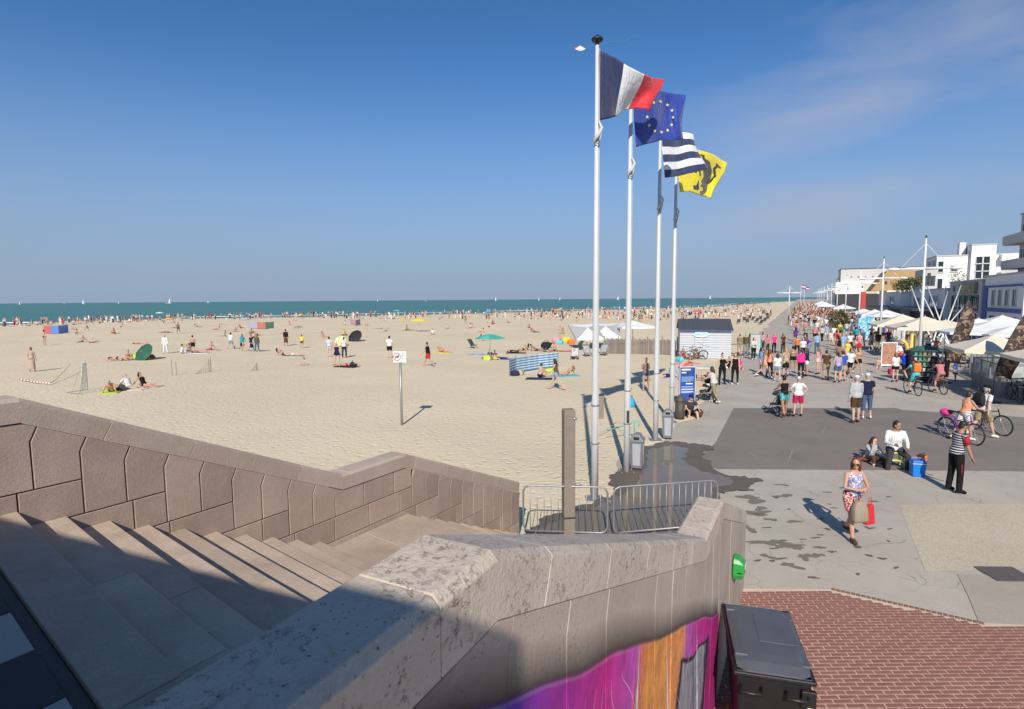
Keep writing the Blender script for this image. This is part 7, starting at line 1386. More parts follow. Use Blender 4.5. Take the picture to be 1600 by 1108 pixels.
names = ['nearest tall white lamp mast with long arms above the cream parasols', 'second white lamp mast behind the man in khaki trousers', 'third white lamp mast with a red banner', 'fourth white lamp mast by the grey block', 'fifth lamp mast along the promenade', 'sixth lamp mast along the promenade', 'seventh lamp mast along the promenade', 'eighth lamp mast along the promenade', 'ninth lamp mast along the promenade', 'tenth lamp mast along the promenade', 'eleventh lamp mast along the promenade']
mp_ = [(33.5, 11.4), (55.5, 11.5)] + [(81 + 27 * k, 11.6) for k in range(9)]
for (t_, n_), lb in zip(mp_, names): mast(PR(t_, n_), lb)
for t_, n_, lb in ((165, 1.5, 'lamp mast on the beach side of the promenade, left one'), (190, 1.2, 'lamp mast on the beach side of the promenade, right one')): mast(PR(t_, n_), lb, 8.0, 2.6)
p = PR(81, 11.6); bn = thing('lamp_banner', 'narrow red banner hanging on the third lamp mast', 'banner', (p[0], p[1], 3.2), WROT); MB().box((.42, 0, 1.0), (.62, .02, 2.4)).build('cloth', bmat('banner_red', (.45, .06, .05)), bn); MB().tube([(0, 0, 2.2), (.75, 0, 2.2)], .015, 5).build('arm', mwhite, bn)
for t_, n_, H_, cs_, lb in ((238, 4.4, 9.5, ((.5, .03, .05), (.7, .7, .7), (.03, .05, .3)), 'distant flagpole with a red and white flag, left one'), (246, 5.6, 9.0, ((.03, .05, .25), (.7, .7, .7), (.5, .03, .05)), 'distant flagpole with a dark flag, right one')):
    p = PR(t_, n_); th = thing('flagpole', lb, 'flagpole', p, 0, 'distant flagpoles'); MB().tube([(0, 0, 0), (0, 0, H_)], [.1, .05], 8).build('shaft', mwhite, th, True)
    fl_ = thing('flag', lb.replace('flagpole with a', '').replace('distant ', 'distant waving').replace('  ', ' '), 'flag', (p[0], p[1], H_ - 1.4), R(10), 'distant flags')
    for k in range(3): V = [(.08 + 2.0 * i / 6, .15 * math.sin(i), 1.3 - .42 * k - .25 * i / 6 - .42 * j) for j in (0, 1) for i in range(7)]; MB().add(V, [(i, i + 7, i + 8, i + 1) for i in range(6)]).build('stripe', bmat('ff%d%d' % (k, int(t_)), cs_[k]), fl_)
# ================================================================ buildings
mgl = M('window_glass', (.03, .04, .05), .08, .3, 3, spec=.6); mfr = M('window_frame', (.62, .62, .62), .5); mrw = M('render_white', (.78, .77, .74), .85, .05, 1.2); mrg = M('render_grey', (.50, .50, .49), .85, .07, 1.2); mrt = M('wall_tan', (.42, .27, .13), .85, .12, 1.5); mrb = M('trim_blue', (.03, .07, .30), .6); mcn = M('concrete_pale', (.52, .51, .49), .85, .08, 1.5); mdk = M('shop_dark', (.035, .035, .04), .6, .2, 2); mslab = M('balcony_slab', (.50, .49, .47), .8, .06, 2)
class Bld:
    """corner (sea side, nearest the camera); x runs inland along the lit end wall, y along the promenade away from the camera"""
    def __init__(s, corner, label, cat='building', rot=WROT): s.th = thing('building', label, cat, (corner[0], corner[1], 0), rot)
    def wall(s, x0, x1, y0, y1, z0, z1, m, name='wall'): return MB().box(((x0 + x1) / 2, (y0 + y1) / 2, (z0 + z1) / 2), (x1 - x0, y1 - y0, z1 - z0)).build(name, m, s.th)
    def win(s, side, u, z, w, h, x=0, y=0, frame=mfr, bars=1, glass=mgl):
        """side 'e' = end wall facing the camera, at y; 's' = sea front, at x"""
        if side == 'e': c = lambda a, d, zz: (u + a, y - d, z + zz); dim = lambda a, d, b: (a, d, b)
        else: c = lambda a, d, zz: (x - d, u + a, z + zz); dim = lambda a, d, b: (d, a, b)
        mb = MB()
        for a, zz, ww, hh in ((0, h / 2, w + .1, .08), (0, -h / 2, w + .1, .08), (-w / 2, 0, .08, h), (w / 2, 0, .08, h)): mb.box(c(a, .03, zz), dim(ww, .12, hh))
        for k in range(1, bars + 1): mb.box(c(-w / 2 + w * k / (bars + 1), .02, 0), dim(.06, .08, h))
        f = mb.build('window', frame, s.th); MB().box(c(0, .005, 0), dim(w - .04, .04, h - .04)).build('pane', glass, f); MB().box(c(0, .09, -h / 2 - .06), dim(w + .2, .2, .05)).build('sill', mslab, f)
    def roof(s, x0, x1, y0, y1, z, m=None, over=.12, t=.18): return MB().box(((x0 + x1) / 2, (y0 + y1) / 2, z + t / 2), (x1 - x0 + 2 * over, y1 - y0 + 2 * over, t)).build('roof', m or mslab, s.th)
    def balcony(s, x, y0, y1, z, dep=1.3, m=mslab, end=None):
        b = MB().box((x - dep / 2, (y0 + y1) / 2, z), (dep, y1 - y0, .2)).build('balcony', m, s.th); MB().box((x - dep + .05, (y0 + y1) / 2, z + .55), (.08, y1 - y0, .9)).build('parapet', m, b); MB().box((x - dep / 2, y0 + .04, z + .55), (dep, .08, .9)).build('parapet', m, b)
    def balc_e(s, x0, x1, y, z, dep=1.0, m=mslab):
        b = MB().box(((x0 + x1) / 2, y - dep / 2, z), (x1 - x0, dep, .18)).build('balcony', m, s.th); MB().box(((x0 + x1) / 2, y - dep + .04, z + .5), (x1 - x0, .06, .85)).build('parapet', m, b)
def corner_at(px, Y): return np.array([ad(px, Y), Y])
# curved-balcony apartment block at the right edge
c0 = corner_at(1632, 60); B1 = Bld(c0, 'grey apartment block with rounded balconies at the right edge')
B1.wall(0, 14, 0, 9, 0, 14.0, mrg)
for k in range(3):
    z = 4.9 + 2.8 * k; pts = [(-1.6, 3.0), (-1.5, 1.2), (-.9, -.2), (.3, -1.0), (2.2, -1.3), (6, -1.3), (6, 8.8), (-1.6, 8.8)]
    b = MB().prism([(x, y, z) for x, y in pts], [(x, y, z + .22) for x, y in pts]).build('balcony', mslab, B1.th); rim_ = pts[:6] + []; 
    for (x0, y0), (x1, y1) in zip([pts[-1]] + pts[:5], pts[:6]): MB().box(((x0 + x1) / 2, (y0 + y1) / 2, z + .62), (math.hypot(x1 - x0, y1 - y0), .1, .85), math.atan2(y1 - y0, x1 - x0)).build('parapet', mcn, b)
    for u_ in (2.2, 4.9, 7.4): B1.win('s', u_, z + 1.35, 1.5, 2.0, x=0)
    for u_ in (2.0, 5.0): B1.win('e', u_, z + 1.4, 1.4, 1.9, y=0)
B1.roof(0, 14, 0, 9, 14.0); B1.win('s', 5, 1.6, 4, 2.4, x=0, bars=3)
# white and blue house
c0 = PR(54.5, 22.2)[:2]; B2 = Bld(c0, 'low white house with bright blue trim near the right edge')
B2.wall(0, 12, 0, 12.5, 0, 6.7, mrw); B2.wall(-.12, .0, 0.0, 12.5, 3.05, 3.45, mrb, 'band'); B2.wall(-.14, 0, -.02, 12.5, 5.55, 5.75, mrb, 'band'); B2.wall(-.1, 0, 11.2, 12.5, 0, 5.55, mrb, 'pilaster'); B2.wall(-.10, 12, -.12, 0, 5.4, 5.6, mrb, 'band'); B2.roof(0, 12, 0, 12.5, 6.7)
for u_ in (2.4, 4.6, 6.8, 9.0): B2.win('s', u_, 4.5, 1.1, 1.6, x=0); B2.win('s', u_, 1.5, 1.5, 2.2, x=0, frame=mrb)
for u_ in (2.0, 5.0, 8.0): B2.win('e', u_, 4.3, 1.2, 1.5, y=0, frame=mrb)
# grey building with lettered fascia
c0 = PR(67.3, 22.0)[:2]; B3 = Bld(c0, 'grey two-storey building with brass lettering on its fascia')
B3.wall(0, 12, 0, 15, 0, 6.4, mrg); B3.roof(0, 12, 0, 15, 6.4); B3.wall(-.35, 0, 1.5, 9.0, 4.95, 6.2, M('fascia_brass', (.24, .21, .12), .6), 'fascia')
for u_ in (2.2, 5.2, 8.2, 12.2): B3.win('s', u_, 3.9, 2.4, 1.7, x=0, bars=2, frame=mdark)
for u_ in (3.0, 7.5, 12): B3.win('s', u_, 1.4, 3.0, 2.4, x=0, bars=2, frame=mdark)
text('ARGENTEL', .95, M('brass', (.55, .47, .28), .4, metal=.4), B3.th, (-.38, 5.2, 5.55), (PI / 2, 0, -PI / 2), .03); text('OZ', 1.1, M('fascia_blue', (.05, .10, .2), .5), B3.th, (-.02, 12.6, 5.6), (PI / 2, 0, -PI / 2), .03)
# low white building and dark restaurant fronts further along
c0 = PR(82.5, 21.5)[:2]; B4 = Bld(c0, 'long low white building with a wide window behind the slanted poles'); B4.wall(0, 12, 0, 26, 0, 5.6, mrw); B4.roof(0, 12, 0, 26, 5.6); B4.win('s', 7, 4.0, 6.0, 1.6, x=0, bars=3); B4.win('s', 20, 3.8, 5, 1.4, x=0, bars=3); B4.wall(-3.5, 0, .5, 25.5, 2.7, 2.95, mdk, 'awning'); B4.wall(-.1, 0, .5, 25.5, 0, 2.7, mdk, 'shopfront')
c0 = PR(109, 20)[:2]; B5 = Bld(c0, 'low grey and white building with a garage-like shutter'); B5.wall(0, 14, 0, 20, 0, 5.4, mrw); B5.roof(0, 14, 0, 20, 5.4); B5.win('e', 4, 3.4, 3.2, 2.2, y=0, bars=0, glass=mrw); B5.wall(-3, 0, 0, 20, 2.6, 2.9, mdk, 'awning'); B5.wall(-.1, 0, 0, 20, 0, 2.6, mdk, 'shopfront'); B5.win('s', 10, 4, 5, 1.4, x=0, bars=3)
# white apartment block with stair glazing
c0 = corner_at(1460, 92); B6 = Bld(c0, 'white apartment block with a tall glazed stairwell'); W6 = 24
B6.wall(0, W6, 0, 9, 0, 10.9, mrw); B6.roof(0, W6, 0, 9, 10.9, over=.1); B6.wall(4.2, 7.2, -.7, 6, 0, 12.4, mrw, 'stair_tower'); B6.roof(4.2, 7.2, -.7, 6, 12.4, over=.08); B6.wall(3.2, 4.0, 2, 3.4, 10.9, 13.1, mrw, 'chimney')
for k in range(6):
    for j in range(2): B6.win('e', 5.2 + .9 * j, 4.4 + 1.15 * k, .82, 1.05, y=-.7, bars=0)
for z in (4.0, 6.5, 9.0): B6.win('e', 2.3, z, .9, .9, y=0, bars=0)
for k, z in enumerate((3.2, 5.9, 8.6)):
    B6.balcony(0, -1.0, 8.5, z - .6, 1.5)
    for u_ in (1.6, 5.2): B6.win('s', u_, z + .8, 2.0, 2.0, x=0)
    for u_ in (.55,): B6.win('e', u_, z + .7, .7, 1.7, y=0, bars=0)
    for u_ in (8.9, 11.2, 13.5, 16): B6.win('e', u_, z + .6, 1.3, 1.7, y=0)
    B6.balc_e(7.9, 12.4, 0, z - .6); B6.balc_e(12.7, 17.5, 0, z - .6)
B6.wall(7.8, W6, -1.1, -.02, 9.9, 10.9, mrw, 'parapet_band')
# tan building, grey block, far row
c0 = corner_at(1385, 152); B7 = Bld(c0, 'tan mural-walled building with a sloping roofline'); B7.wall(0, 20, 0, 16, 0, 6.2, mrw)
MB().prism([(-3.5, 1, 6.2), (22, 1, 6.2), (22, 1, 11.4), (0, 1, 11.4)], [(-3.5, 15, 6.2), (22, 15, 6.2), (22, 15, 11.4), (0, 15, 11.4)]).build('upper_storey', mrt, B7.th); MB().box((11, .9, 8.2), (16, .1, .2)).build('band', M('band_brown', (.12, .06, .03), .8), B7.th); B7.win('e', 4, 3.4, 3.0, 2.4, y=0, bars=1); B7.win('e', 10, 3.4, 3.0, 2.4, y=0, bars=1)
c0 = corner_at(1312, 190); B8 = Bld(c0, 'tall grey block with a white projecting storey beyond the masts'); B8.wall(0, 26, 0, 14, 0, 13.6, mcn); B8.roof(0, 26, 0, 14, 13.6, mdk, .05, .25); B8.wall(-1.5, 10.5, -3, -.02, 5.6, 9.4, mrw, 'projecting_storey'); B8.wall(-1.3, 14, -2.8, 0, 0, 5.5, mdk, 'ground_floor')
for k in range(4): B8.win('e', 13.2 + 2.2 * (k % 2), 4.5 + 3.0 * (k // 2), 1.9, 2.6, y=0, bars=1)
for k in range(5): B8.win('e', 3 + 2 * k, 11.2, .5, .35, y=0, bars=0)
B8.win('e', 8.3, 7.5, 3.6, 3.2, y=-3, bars=0, glass=M('panel_cream', (.6, .55, .42), .7)); B8.wall(17.5, 20, -2.5, -.02, 0, 9.0, M('panel_red', (.42, .10, .05), .7), 'red_panel')
rr = random.Random(5); far_l = ['cream villa', 'white villa with grey roof', 'tall pale block', 'white flats', 'pale brick house', 'white flats with brown roof', 'cream block', 'pale grey flats', 'white end block', 'beige block', 'white hotel', 'long pale block']
for k in range(12):
    t_ = 232 + 34 * k * (1 + k * .09); h_ = rr.uniform(8, 14); B = Bld(PR(t_, 17 + k * 2.2)[:2], 'far %s, %s beyond the grey block in the seafront row' % (far_l[k], ORD[k])); cm = [mrw, mcn, mrw, M('render_cream', srgb(214, 204, 188))][k % 4]; B.wall(0, 22, 0, 24, 0, h_, cm); B.roof(0, 22, 0, 24, h_, [mslab, mdk, mrt][k % 3])
    for i in range(3):
        for j in range(4): B.win('e', 2.5 + 4.5 * j, 2.5 + 3 * i, 1.6, 1.6, y=0, bars=0)
# a green tree on the low roof and a planter bush
def bush(p, rx, rz_, n, label, name='shrub', trunk=0, seed=1, cat='shrub', c=(.045, .085, .02)):
    th = thing(name, label, cat, p); q = random.Random(seed); mb = MB()
    for i in range(n):
        a = q.uniform(0, 6.28); b = math.acos(q.uniform(-1, 1)); rr_ = q.uniform(.35, 1) ** .5 * (1 + .25 * math.sin(3 * a) * math.sin(2 * b)); c_ = np.array([rx * rr_ * math.sin(b) * math.cos(a), rx * rr_ * math.sin(b) * math.sin(a), trunk + rz_ + rz_ * rr_ * math.cos(b)]); s_ = q.uniform(.05, .12) * rx; d1 = np.array([q.gauss(0, 1) for _ in range(3)]); d2 = np.array([q.gauss(0, 1) for _ in range(3)]); d1 *= s_ / np.linalg.norm(d1); d2 *= s_ / np.linalg.norm(d2); mb.add([c_ - d1, c_ + d2 * .6, c_ + d1, c_ - d2 * .6], [(0, 1, 2, 3)])
    o = mb.build('foliage', M('leaf_%s' % name, c, .6, .45, 4), th); struct(o, 'stuff')
    MB().tube([(0, 0, 0), (.03 * rx, 0, trunk + rz_ * .6), (0, .05 * rx, trunk + rz_ * 1.4)], [.06 * rx, .05 * rx, .02 * rx], 6).build('trunk', mwood, th); return th
for k, (px, Y, rx) in enumerate(((1408, 120, 1.8), (1417, 121, 2.0), (1425, 119, 2.1), (1434, 120, 2.1), (1441, 121, 1.9), (1402, 121, 1.2))): bush((ad(px, Y), Y, 5.5), rx, rx * .75, 500, 'green tree %s of the row above the low roof' % ['second', 'third', 'fourth', 'fifth', 'last on the right', 'leftmost'][k], 'tree', .2, k, 'tree', (.03, .06, .015))
p = PR(70, 8.6); bush((p[0], p[1], .7), 1.25, 1.1, 1400, 'bushy dark green plant in a yellow tub on the promenade', 'tub_plant', .1, 31, 'plant', (.07, .075, .02)); tb_ = thing('yellow_tub', 'big yellow round plant tub on the promenade', 'planter', p); MB().lathe([(.4, 0), (.62, .72), (.66, .78), (.6, .8)], seg=18).build('tub', M('tub_yellow', (.70, .42, .02), .5), tb_, True); MB().lathe([(.58, .70), (.0, .72)], seg=18).build('soil', M('soil', (.04, .03, .02), .95), tb_)
bush((ad(1495, 88), 88, 6.4), 1.2, .9, 300, 'small dark tree on the roof before the white apartments', 'tree', .2, 44, 'tree', (.03, .06, .015))
# slanted steel poles over the terraces
for k, (px0, y0, px1, y1) in enumerate(((1422, 447, 1445, 500), (1436, 452, 1470, 512), (1447, 446, 1466, 490), (1480, 456, 1470, 500), (1500, 446, 1480, 512), (1520, 462, 1490, 500))):
    Y0, Y1 = 62 + k, 58 + k * .6; th = thing('slanted_pole', 'slanted pale steel pole above the terraces, %s from the left' % ORD[k], 'pole', (ad(px1, Y1), Y1, 0), 0, 'slanted poles above the terraces'); o0 = np.array([ad(px1, Y1), Y1, 0]); a = np.array([ad(px0, Y0), Y0, zat(y0, px0, Y0)]) - o0; b_ = np.array([0, 0, zat(y1, px1, Y1)]); e_ = b_ + (b_ - a) * (b_[2] / max(.5, a[2] - b_[2])); MB().tube([tuple(e_), tuple(a)], [.07, .06], 8).build('shaft', mwhite, th, True); MB().lathe([(.08, 0), (.03, .12)], tuple(a), 8).build('tip', mdark, th)
# ================================================================ terraces
mcream = M('canvas_cream', (.72, .64, .50), .8, .05, 3)
for px, Y, w, ev_, pk_, cm, lb in ((1558, 28, 3.2, 2.15, 3.05, mcream, 'big cream parasol nearest the camera over the glass terrace'), (1672, 23, 3.2, 2.2, 3.1, mcream, 'cream parasol cut by the right edge'), (1447, 44, 4.4, 2.35, 3.4, mcream, 'wide cream parasol behind the yellow totem'), (1412, 49, 4.4, 2.35, 3.4, mcream, 'cream parasol left of the wide one'), (1480, 48, 3.6, 2.3, 2.95, mcream, 'cream parasol right of the wide one'), (1522, 40, 3.4, 2.25, 2.9, mcv, 'white parasol behind the brown feather flag, front left'), (1531, 47, 3.6, 2.3, 3.1, mcv, 'white parasol behind the brown feather flag, back left'), (1551, 44, 3.6, 2.3, 3.0, mcv, 'white parasol behind the big cream one'), (1568, 48, 3.8, 2.4, 3.3, mcv, 'white parasol in front of the blue-trimmed house'), (1583, 38, 3.2, 2.2, 2.9, mcv, 'white parasol between the cream ones'), (1386, 72, 3.8, 2.35, 3.3, mcv, 'white parasol before the dark restaurant front'), (1368, 78, 3.6, 2.35, 3.2, mcv, 'white parasol left of the dark restaurant front'), (1350, 84, 3.6, 2.35, 3.2, mcv, 'white parasol behind the potted bush'), (1318, 120, 4, 2.4, 3.4, mcv, 'far white parasol, nearest of three'), (1290, 150, 4.2, 2.4, 3.6, mcv, 'far white parasol, middle of three'), (1284, 190, 4.5, 2.4, 3.6, mcv, 'far white parasol, farthest of three')): pavil((ad(px, Y), Y, 0), w, ev_, pk_ - .22, lb, [cm], az=WROT + R(4), group='terrace parasols')
# glass screens round the near terrace
mgs = newmat('screen_glass'); mgs[2].inputs['Base Color'].default_value = (.75, .8, .8, 1); mgs[2].inputs['Roughness'].default_value = .06; mgs[2].inputs['Alpha'].default_value = .28; mgs = mgs[0]; mpan = M('screen_panel', (.24, .26, .25), .5, .15, 3)
def screen(a, b_, label, n_=None):
    a = np.array(a[:2]); b_ = np.array(b_[:2]); d = b_ - a; L_ = np.linalg.norm(d); th = thing('terrace_screen', label, 'screen', (a[0], a[1], 0), math.atan2(d[1], d[0]), 'glass terrace screens'); n_ = n_ or max(1, round(L_ / 1.15)); w = L_ / n_
    for i in range(n_): MB().box((w * (i + .5), 0, .36), (w - .07, .04, .66)).build('lower_panel', mpan, th); MB().box((w * (i + .5), 0, 1.10), (w - .07, .012, .76)).build('pane', mgs, th)
    for i in range(n_ + 1): MB().box((w * i, 0, .78), (.06, .06, 1.52)).build('post', msteel, th)
    MB().box((L_ / 2, 0, 1.51), (L_, .05, .05)).build('top_rail', msteel, th); MB().box((L_ / 2, 0, .715), (L_, .05, .05)).build('mid_rail', msteel, th)
q0, q1 = at(1559, 621), at(1519, 603); qn = np.array([WN[0], WN[1], 0]); qw = np.array([WDIR[0], WDIR[1], 0])
screen(q0, q1, 'glass and grey panel screen along the near terrace edge'); screen(q0 + qn * .05, q0 + qn * 7, 'glass and grey panel screen across the near end of the terrace'); q2 = q1 + qn * 1.1; screen(q1 + qw * .05, q2, 'short return of the glass terrace screen'); screen(q2 + qw * .1, q2 + qw * 5.5, 'glass and grey panel screen set back along the terrace'); screen(q2 + qw * 5.7, q2 + qw * 5.7 + qn * 3, 'far end of the glass terrace screen')
# tables, chairs and seated people
def table(p, label):
    th = thing('cafe_table', label, 'table', p, WROT, 'terrace tables'); MB().lathe([(.36, .70), (.38, .72), (.38, .74)], seg=14).build('table_top', M('table_grey', (.3, .3, .3), .5), th); MB().tube([(0, 0, .02), (0, 0, .7)], .03, 8).build('leg', mdark, th); MB().lathe([(.25, 0), (.22, .03), (.03, .05)], seg=12).build('base', mdark, th); return th
CHC = {}
def chair(p, rz, c, label):
    if c not in CHC:
        th = thing('cafe_chair', label, 'chair', p, rz, 'terrace chairs'); mc = bmat(c, CC[c]); MB().box((0, 0, .44), (.42, .42, .04)).build('seat', mc, th, bevel=.01); MB().box((0, -.21, .70), (.42, .03, .42)).build('backrest', mc, th, bevel=.01)
        for a in (-.18, .18):
            for b in (-.18, .18): MB().tube([(a, b, 0), (a, b, .43)], .014, 6).build('leg', mdark, th)
        CHC[c] = th; return th
    return dup(CHC[c], p, rz, label, 'terrace chairs')
rt2 = random.Random(9); nch = 0
spots = [(t_, n_) for t_ in (15.5, 18.5, 21, 23.5, 26, 29, 31.5, 34, 37) for n_ in (14.2, 16.6, 19)]
tl = ['first', 'second', 'third']; 
for i, (t_, n_) in enumerate(spots):
    if t_ < 24 and n_ < 13: continue
    p = PR(t_ + rt2.uniform(-.3, .3), n_ + rt2.uniform(-.2, .2)); rowl = '%s terrace row, %s from the screen' % (ORD[i // 3], tl[i % 3]); table(p, 'round cafe table in the ' + rowl); a0 = rt2.uniform(0, 6.28)
    for k in range(2):
        a = a0 + k * PI; q = p + np.array([math.cos(a), math.sin(a), 0]) * .62; cz = rt2.choice(['lime', 'lime', 'dgrey', 'brown', 'beige']); rz = a + PI / 2; chair(q, rz, cz, '%s cafe chair, %s side of the table, %s' % (cz.replace('dgrey', 'charcoal'), ['left', 'right'][k], rowl)); nch += 1
        if rt2.random() < .62 and ncrowd < 165: crowd(rt2.choice(['c1', 'c2']), q, -math.degrees(rz), 'at a terrace table', 'people at the terrace tables')
# brown feather flags with pictures of ices
m, t, b = newmat('ice_print'); v = oc(t); vd = nmix(t, .25, v, nnoise(t, 2.5, 3, .6, v).outputs['Color']); vo = t.nodes.new('ShaderNodeTexVoronoi'); vo.inputs['Scale'].default_value = 4.2; t.links.new(vd, vo.inputs['Vector']); ve = t.nodes.new('ShaderNodeTexVoronoi'); ve.feature = 'DISTANCE_TO_EDGE'; ve.inputs['Scale'].default_value = 4.2; t.links.new(vd, ve.inputs['Vector']); hv = nramp(t, vo.outputs['Color'], [(0, (.10, .05, .03)), (.4, (.30, .20, .13)), (.6, (.45, .33, .24)), (.8, (.20, .10, .08)), (1, (.5, .36, .12))]); ib = nramp(t, nnoise(t, 3.2, 3, .55, v, 1.5).outputs[0], [(.36, (.03, .018, .016)), (.50, (.06, .032, .026)), (.54, (.24, .16, .11)), (.60, (.36, .27, .19)), (.64, (.07, .035, .03)), (.76, (.34, .22, .06))]); t.links.new(ib.outputs[0], b.inputs['Base Color']); b.inputs['Roughness'].default_value = .7; mice = m
def feather(px, pyb, Y, H_, lean, label):
    p = np.array([ad(px, Y), Y, 0]); th = thing('feather_flag', label, 'flag', p, WROT * .3, 'feather flags by the terrace'); N = 16; ed = []; 
    for i in range(N + 1): u_ = i / N; ed.append((lean * u_ ** 1.5 + .02, 1.15 + (H_ - 1.15) * u_))
    V = []
    for i, (x, z) in enumerate(ed): u_ = i / N; w = .95 * min(1, (1 - u_) * 2.2) ** .6 * (.75 + .25 * u_) if u_ < 1 else .02; V += [(x, 0, z), (x + w * .5, .06 * math.sin(i * .9), z - .05 * u_), (x + w, .08 * math.sin(i * .9 + 1), z - .16 * (1 - u_))]
    F = [(3 * i + k, 3 * i + k + 1, 3 * i + k + 4, 3 * i + k + 3) for i in range(N) for k in range(2)]
    MB().add(V, F).build('cloth', mice, th, True).modifiers.new('t', 'SOLIDIFY').thickness = .008; MB().tube([(0, 0, 0)] + [(x, 0, z) for x, z in ed], .014, 6).build('rod', mdark, th, True); MB().box((0, 0, .03), (.5, .5, .06)).build('foot', mdark, th)
feather(1484, 600, 31, 4.5, .9, 'brown feather flag printed with ices before the white parasols'); feather(1562, 620, 25.2, 4.4, 1.3, 'brown feather flag printed with ices at the right edge')
# menu boards, totem, stall, display case
def aboard(p, rz, w, h, m_, label, frame=mwhite):
    th = thing('menu_board', label, 'sign', p, rz, 'menu boards'); MB().box((0, 0, h / 2 + .08), (w, .05, h)).build('frame', frame, th, bevel=.01); MB().box((0, -.028, h / 2 + .12), (w - .12, .012, h - .2)).build('picture', m_, th)
    for sx_ in (-1, 1): MB().tube([(sx_ * w * .42, .3, 0), (sx_ * w * .42, .02, h)], .02, 6).build('back_leg', frame, th); MB().box((sx_ * (w / 2 - .03), 0, .05), (.05, .05, .1)).build('foot', frame, th)
pr1 = patmat('menu', [(0, (.4, .12, .08)), (.42, (.5, .3, .18)), (.5, (.25, .08, .06)), (.58, (.6, .45, .35)), (.64, (.45, .1, .08))], 9); aboard(at(1388, 574), R(-12), .95, 1.6, PAT['*menu'], 'white-framed menu board with reddish food pictures'); patmat('menu2', [(0, (.5, .5, .5)), (.5, (.25, .25, .25)), (.56, (.6, .6, .6))], 12); aboard(at(1404, 541), R(-10), 1.0, 1.5, PAT['*menu2'], 'grey and white menu board behind the reddish one'); patmat('poster', [(0, (.10, .38, .55)), (.48, (.25, .55, .68)), (.58, (.6, .7, .7))], 3); aboard(PR(60, 10.6), WROT, 1.6, 2.6, PAT['*poster'], 'tall pale blue poster board beside the second lamp mast'); aboard(at(1180, 556), R(-60), 1.0, 1.7, mwhite, 'white board with teal frame at the end of the kiosk', M('teal_paint', (.12, .42, .42), .5))
aboard(at(1411, 528), R(-10), .7, 1.3, mwhite, 'small white board beside the planters')
p = at(1421, 572); tt_ = thing('yellow_totem', 'tall yellow totem with bent finger-like arms', 'totem', p); tt_.scale = (.72, .72, .8); my = M('totem_yellow', (.72, .50, .10), .5)
MB().tube([(.05, 0, 0), (.05, 0, 1.2), (.1, 0, 2.75)], [.2, .19, .14], 10).build('column', my, tt_, True); MB().tube([(-.2, 0, 0), (-.22, 0, 1.4), (-.5, 0, 2.0), (-.95, 0, 2.25)], [.18, .17, .15, .08], 10).build('arm', my, tt_, True); MB().tube([(.35, .1, 0), (.38, .1, 1.6), (.4, .1, 2.6)], [.15, .15, .1], 10).build('arm', my, tt_, True)
p = at(1452, 590); sp_ = thing('toy_stall', 'small brown stall with a green canopy and bright toys', 'stall', p, WROT); sp_.scale = (.85, .85, .85); MB().box((0, 1.4, .5), (2.2, 1.6, 1.0)).build('counter', M('stall_wood', (.16, .06, .035), .7), sp_); 
for k in range(4): a = [(-1.0, .7), (1.0, .7), (1.0, 2.4), (-1.0, 2.4)]; MB().add([(0, 1.5, 2.15), (a[k][0], a[k][1], 1.75), (a[(k + 1) % 4][0], a[(k + 1) % 4][1], 1.75)], [(0, 1, 2)]).build('canopy_panel', bmat('canopy', (.02, .13, .09)), sp_)
for x in (-1.1, 1.1):
    for y in (.6, 2.4): MB().tube([(x, y, 0), (x, y, 1.9)], .03, 6).build('post', mwood, sp_)
MB().box((.0, .58, .72), (.5, .03, .4)).build('price_card', M('card_cream', (.7, .65, .45), .7), sp_)
for k in range(9): c = ['red', 'royal', 'orange', 'crimson', 'yellow', 'red', 'hot', 'lime', 'sky'][k]; q = p + np.array([math.cos(WROT), math.sin(WROT), 0]) * (-.95 + .24 * k) + np.array([0, .9, 1.03]); o = MB().ell((0, 0, .15), (.15, .15, .15), 10, 8).build('beach_ball', bmat(c, CC[c]), None, True, loc=tuple(q)); tag(o, '%s ball on the toy stall counter, %s from the left' % (NICE.get(c, c), ORD[k]), 'ball', 'balls on the toy stall')
p = at(1442, 598); dc_ = thing('display_case', 'tall black display case of small goods at the terrace corner', 'display case', p, WROT * .6); MB().box((0, .3, .9), (1.3, .6, 1.7)).build('cabinet', mblack, dc_, bevel=.02)
for k in range(5):
    s_ = MB().box((0, -.02, .35 + .28 * k), (1.1, .06, .03)).build('shelf', msteel, dc_)
    for j in range(5): MB().box((-.42 + .21 * j, -.025, .45 + .28 * k), (.12, .05, .15)).build('item', bmat(['green', 'khaki', 'olive', 'lgrey', 'teal'][(j + k) % 5], CC[['green', 'khaki', 'olive', 'lgrey', 'teal'][(j + k) % 5]]), s_)
for k, (px, py) in enumerate(((1396, 541), (1398.5, 536), (1392, 545))): p = at(px, py); th = thing('plant_box', 'grey plant box on the terrace edge, %s of three' % ['middle', 'farthest', 'nearest'][k], 'planter', p, WROT); MB().box((0, 0, .3), (.8, .4, .6)).build('box', M('box_blue', (.12, .16, .22), .6), th, bevel=.02); bush((p[0], p[1], .58), .4, .25, 260, 'low green plant in the %s grey plant box' % ['middle', 'farthest', 'nearest'][k], 'box_plant', 0, 60 + k, 'plant', (.06, .12, .02))
for k, (px, py, c) in enumerate(((1424, 563, 'royal'), (1434, 566, 'blue'))): p = at(px, py); th = thing('blue_crate', 'stack of blue crates by the terrace, %s one' % ['left', 'right'][k], 'crates', p, WROT); [MB().box((0, 0, .18 + .36 * j), (.8, .5, .33)).build('crate', bmat(c, CC[c]), th, bevel=.02) for j in range(3)]
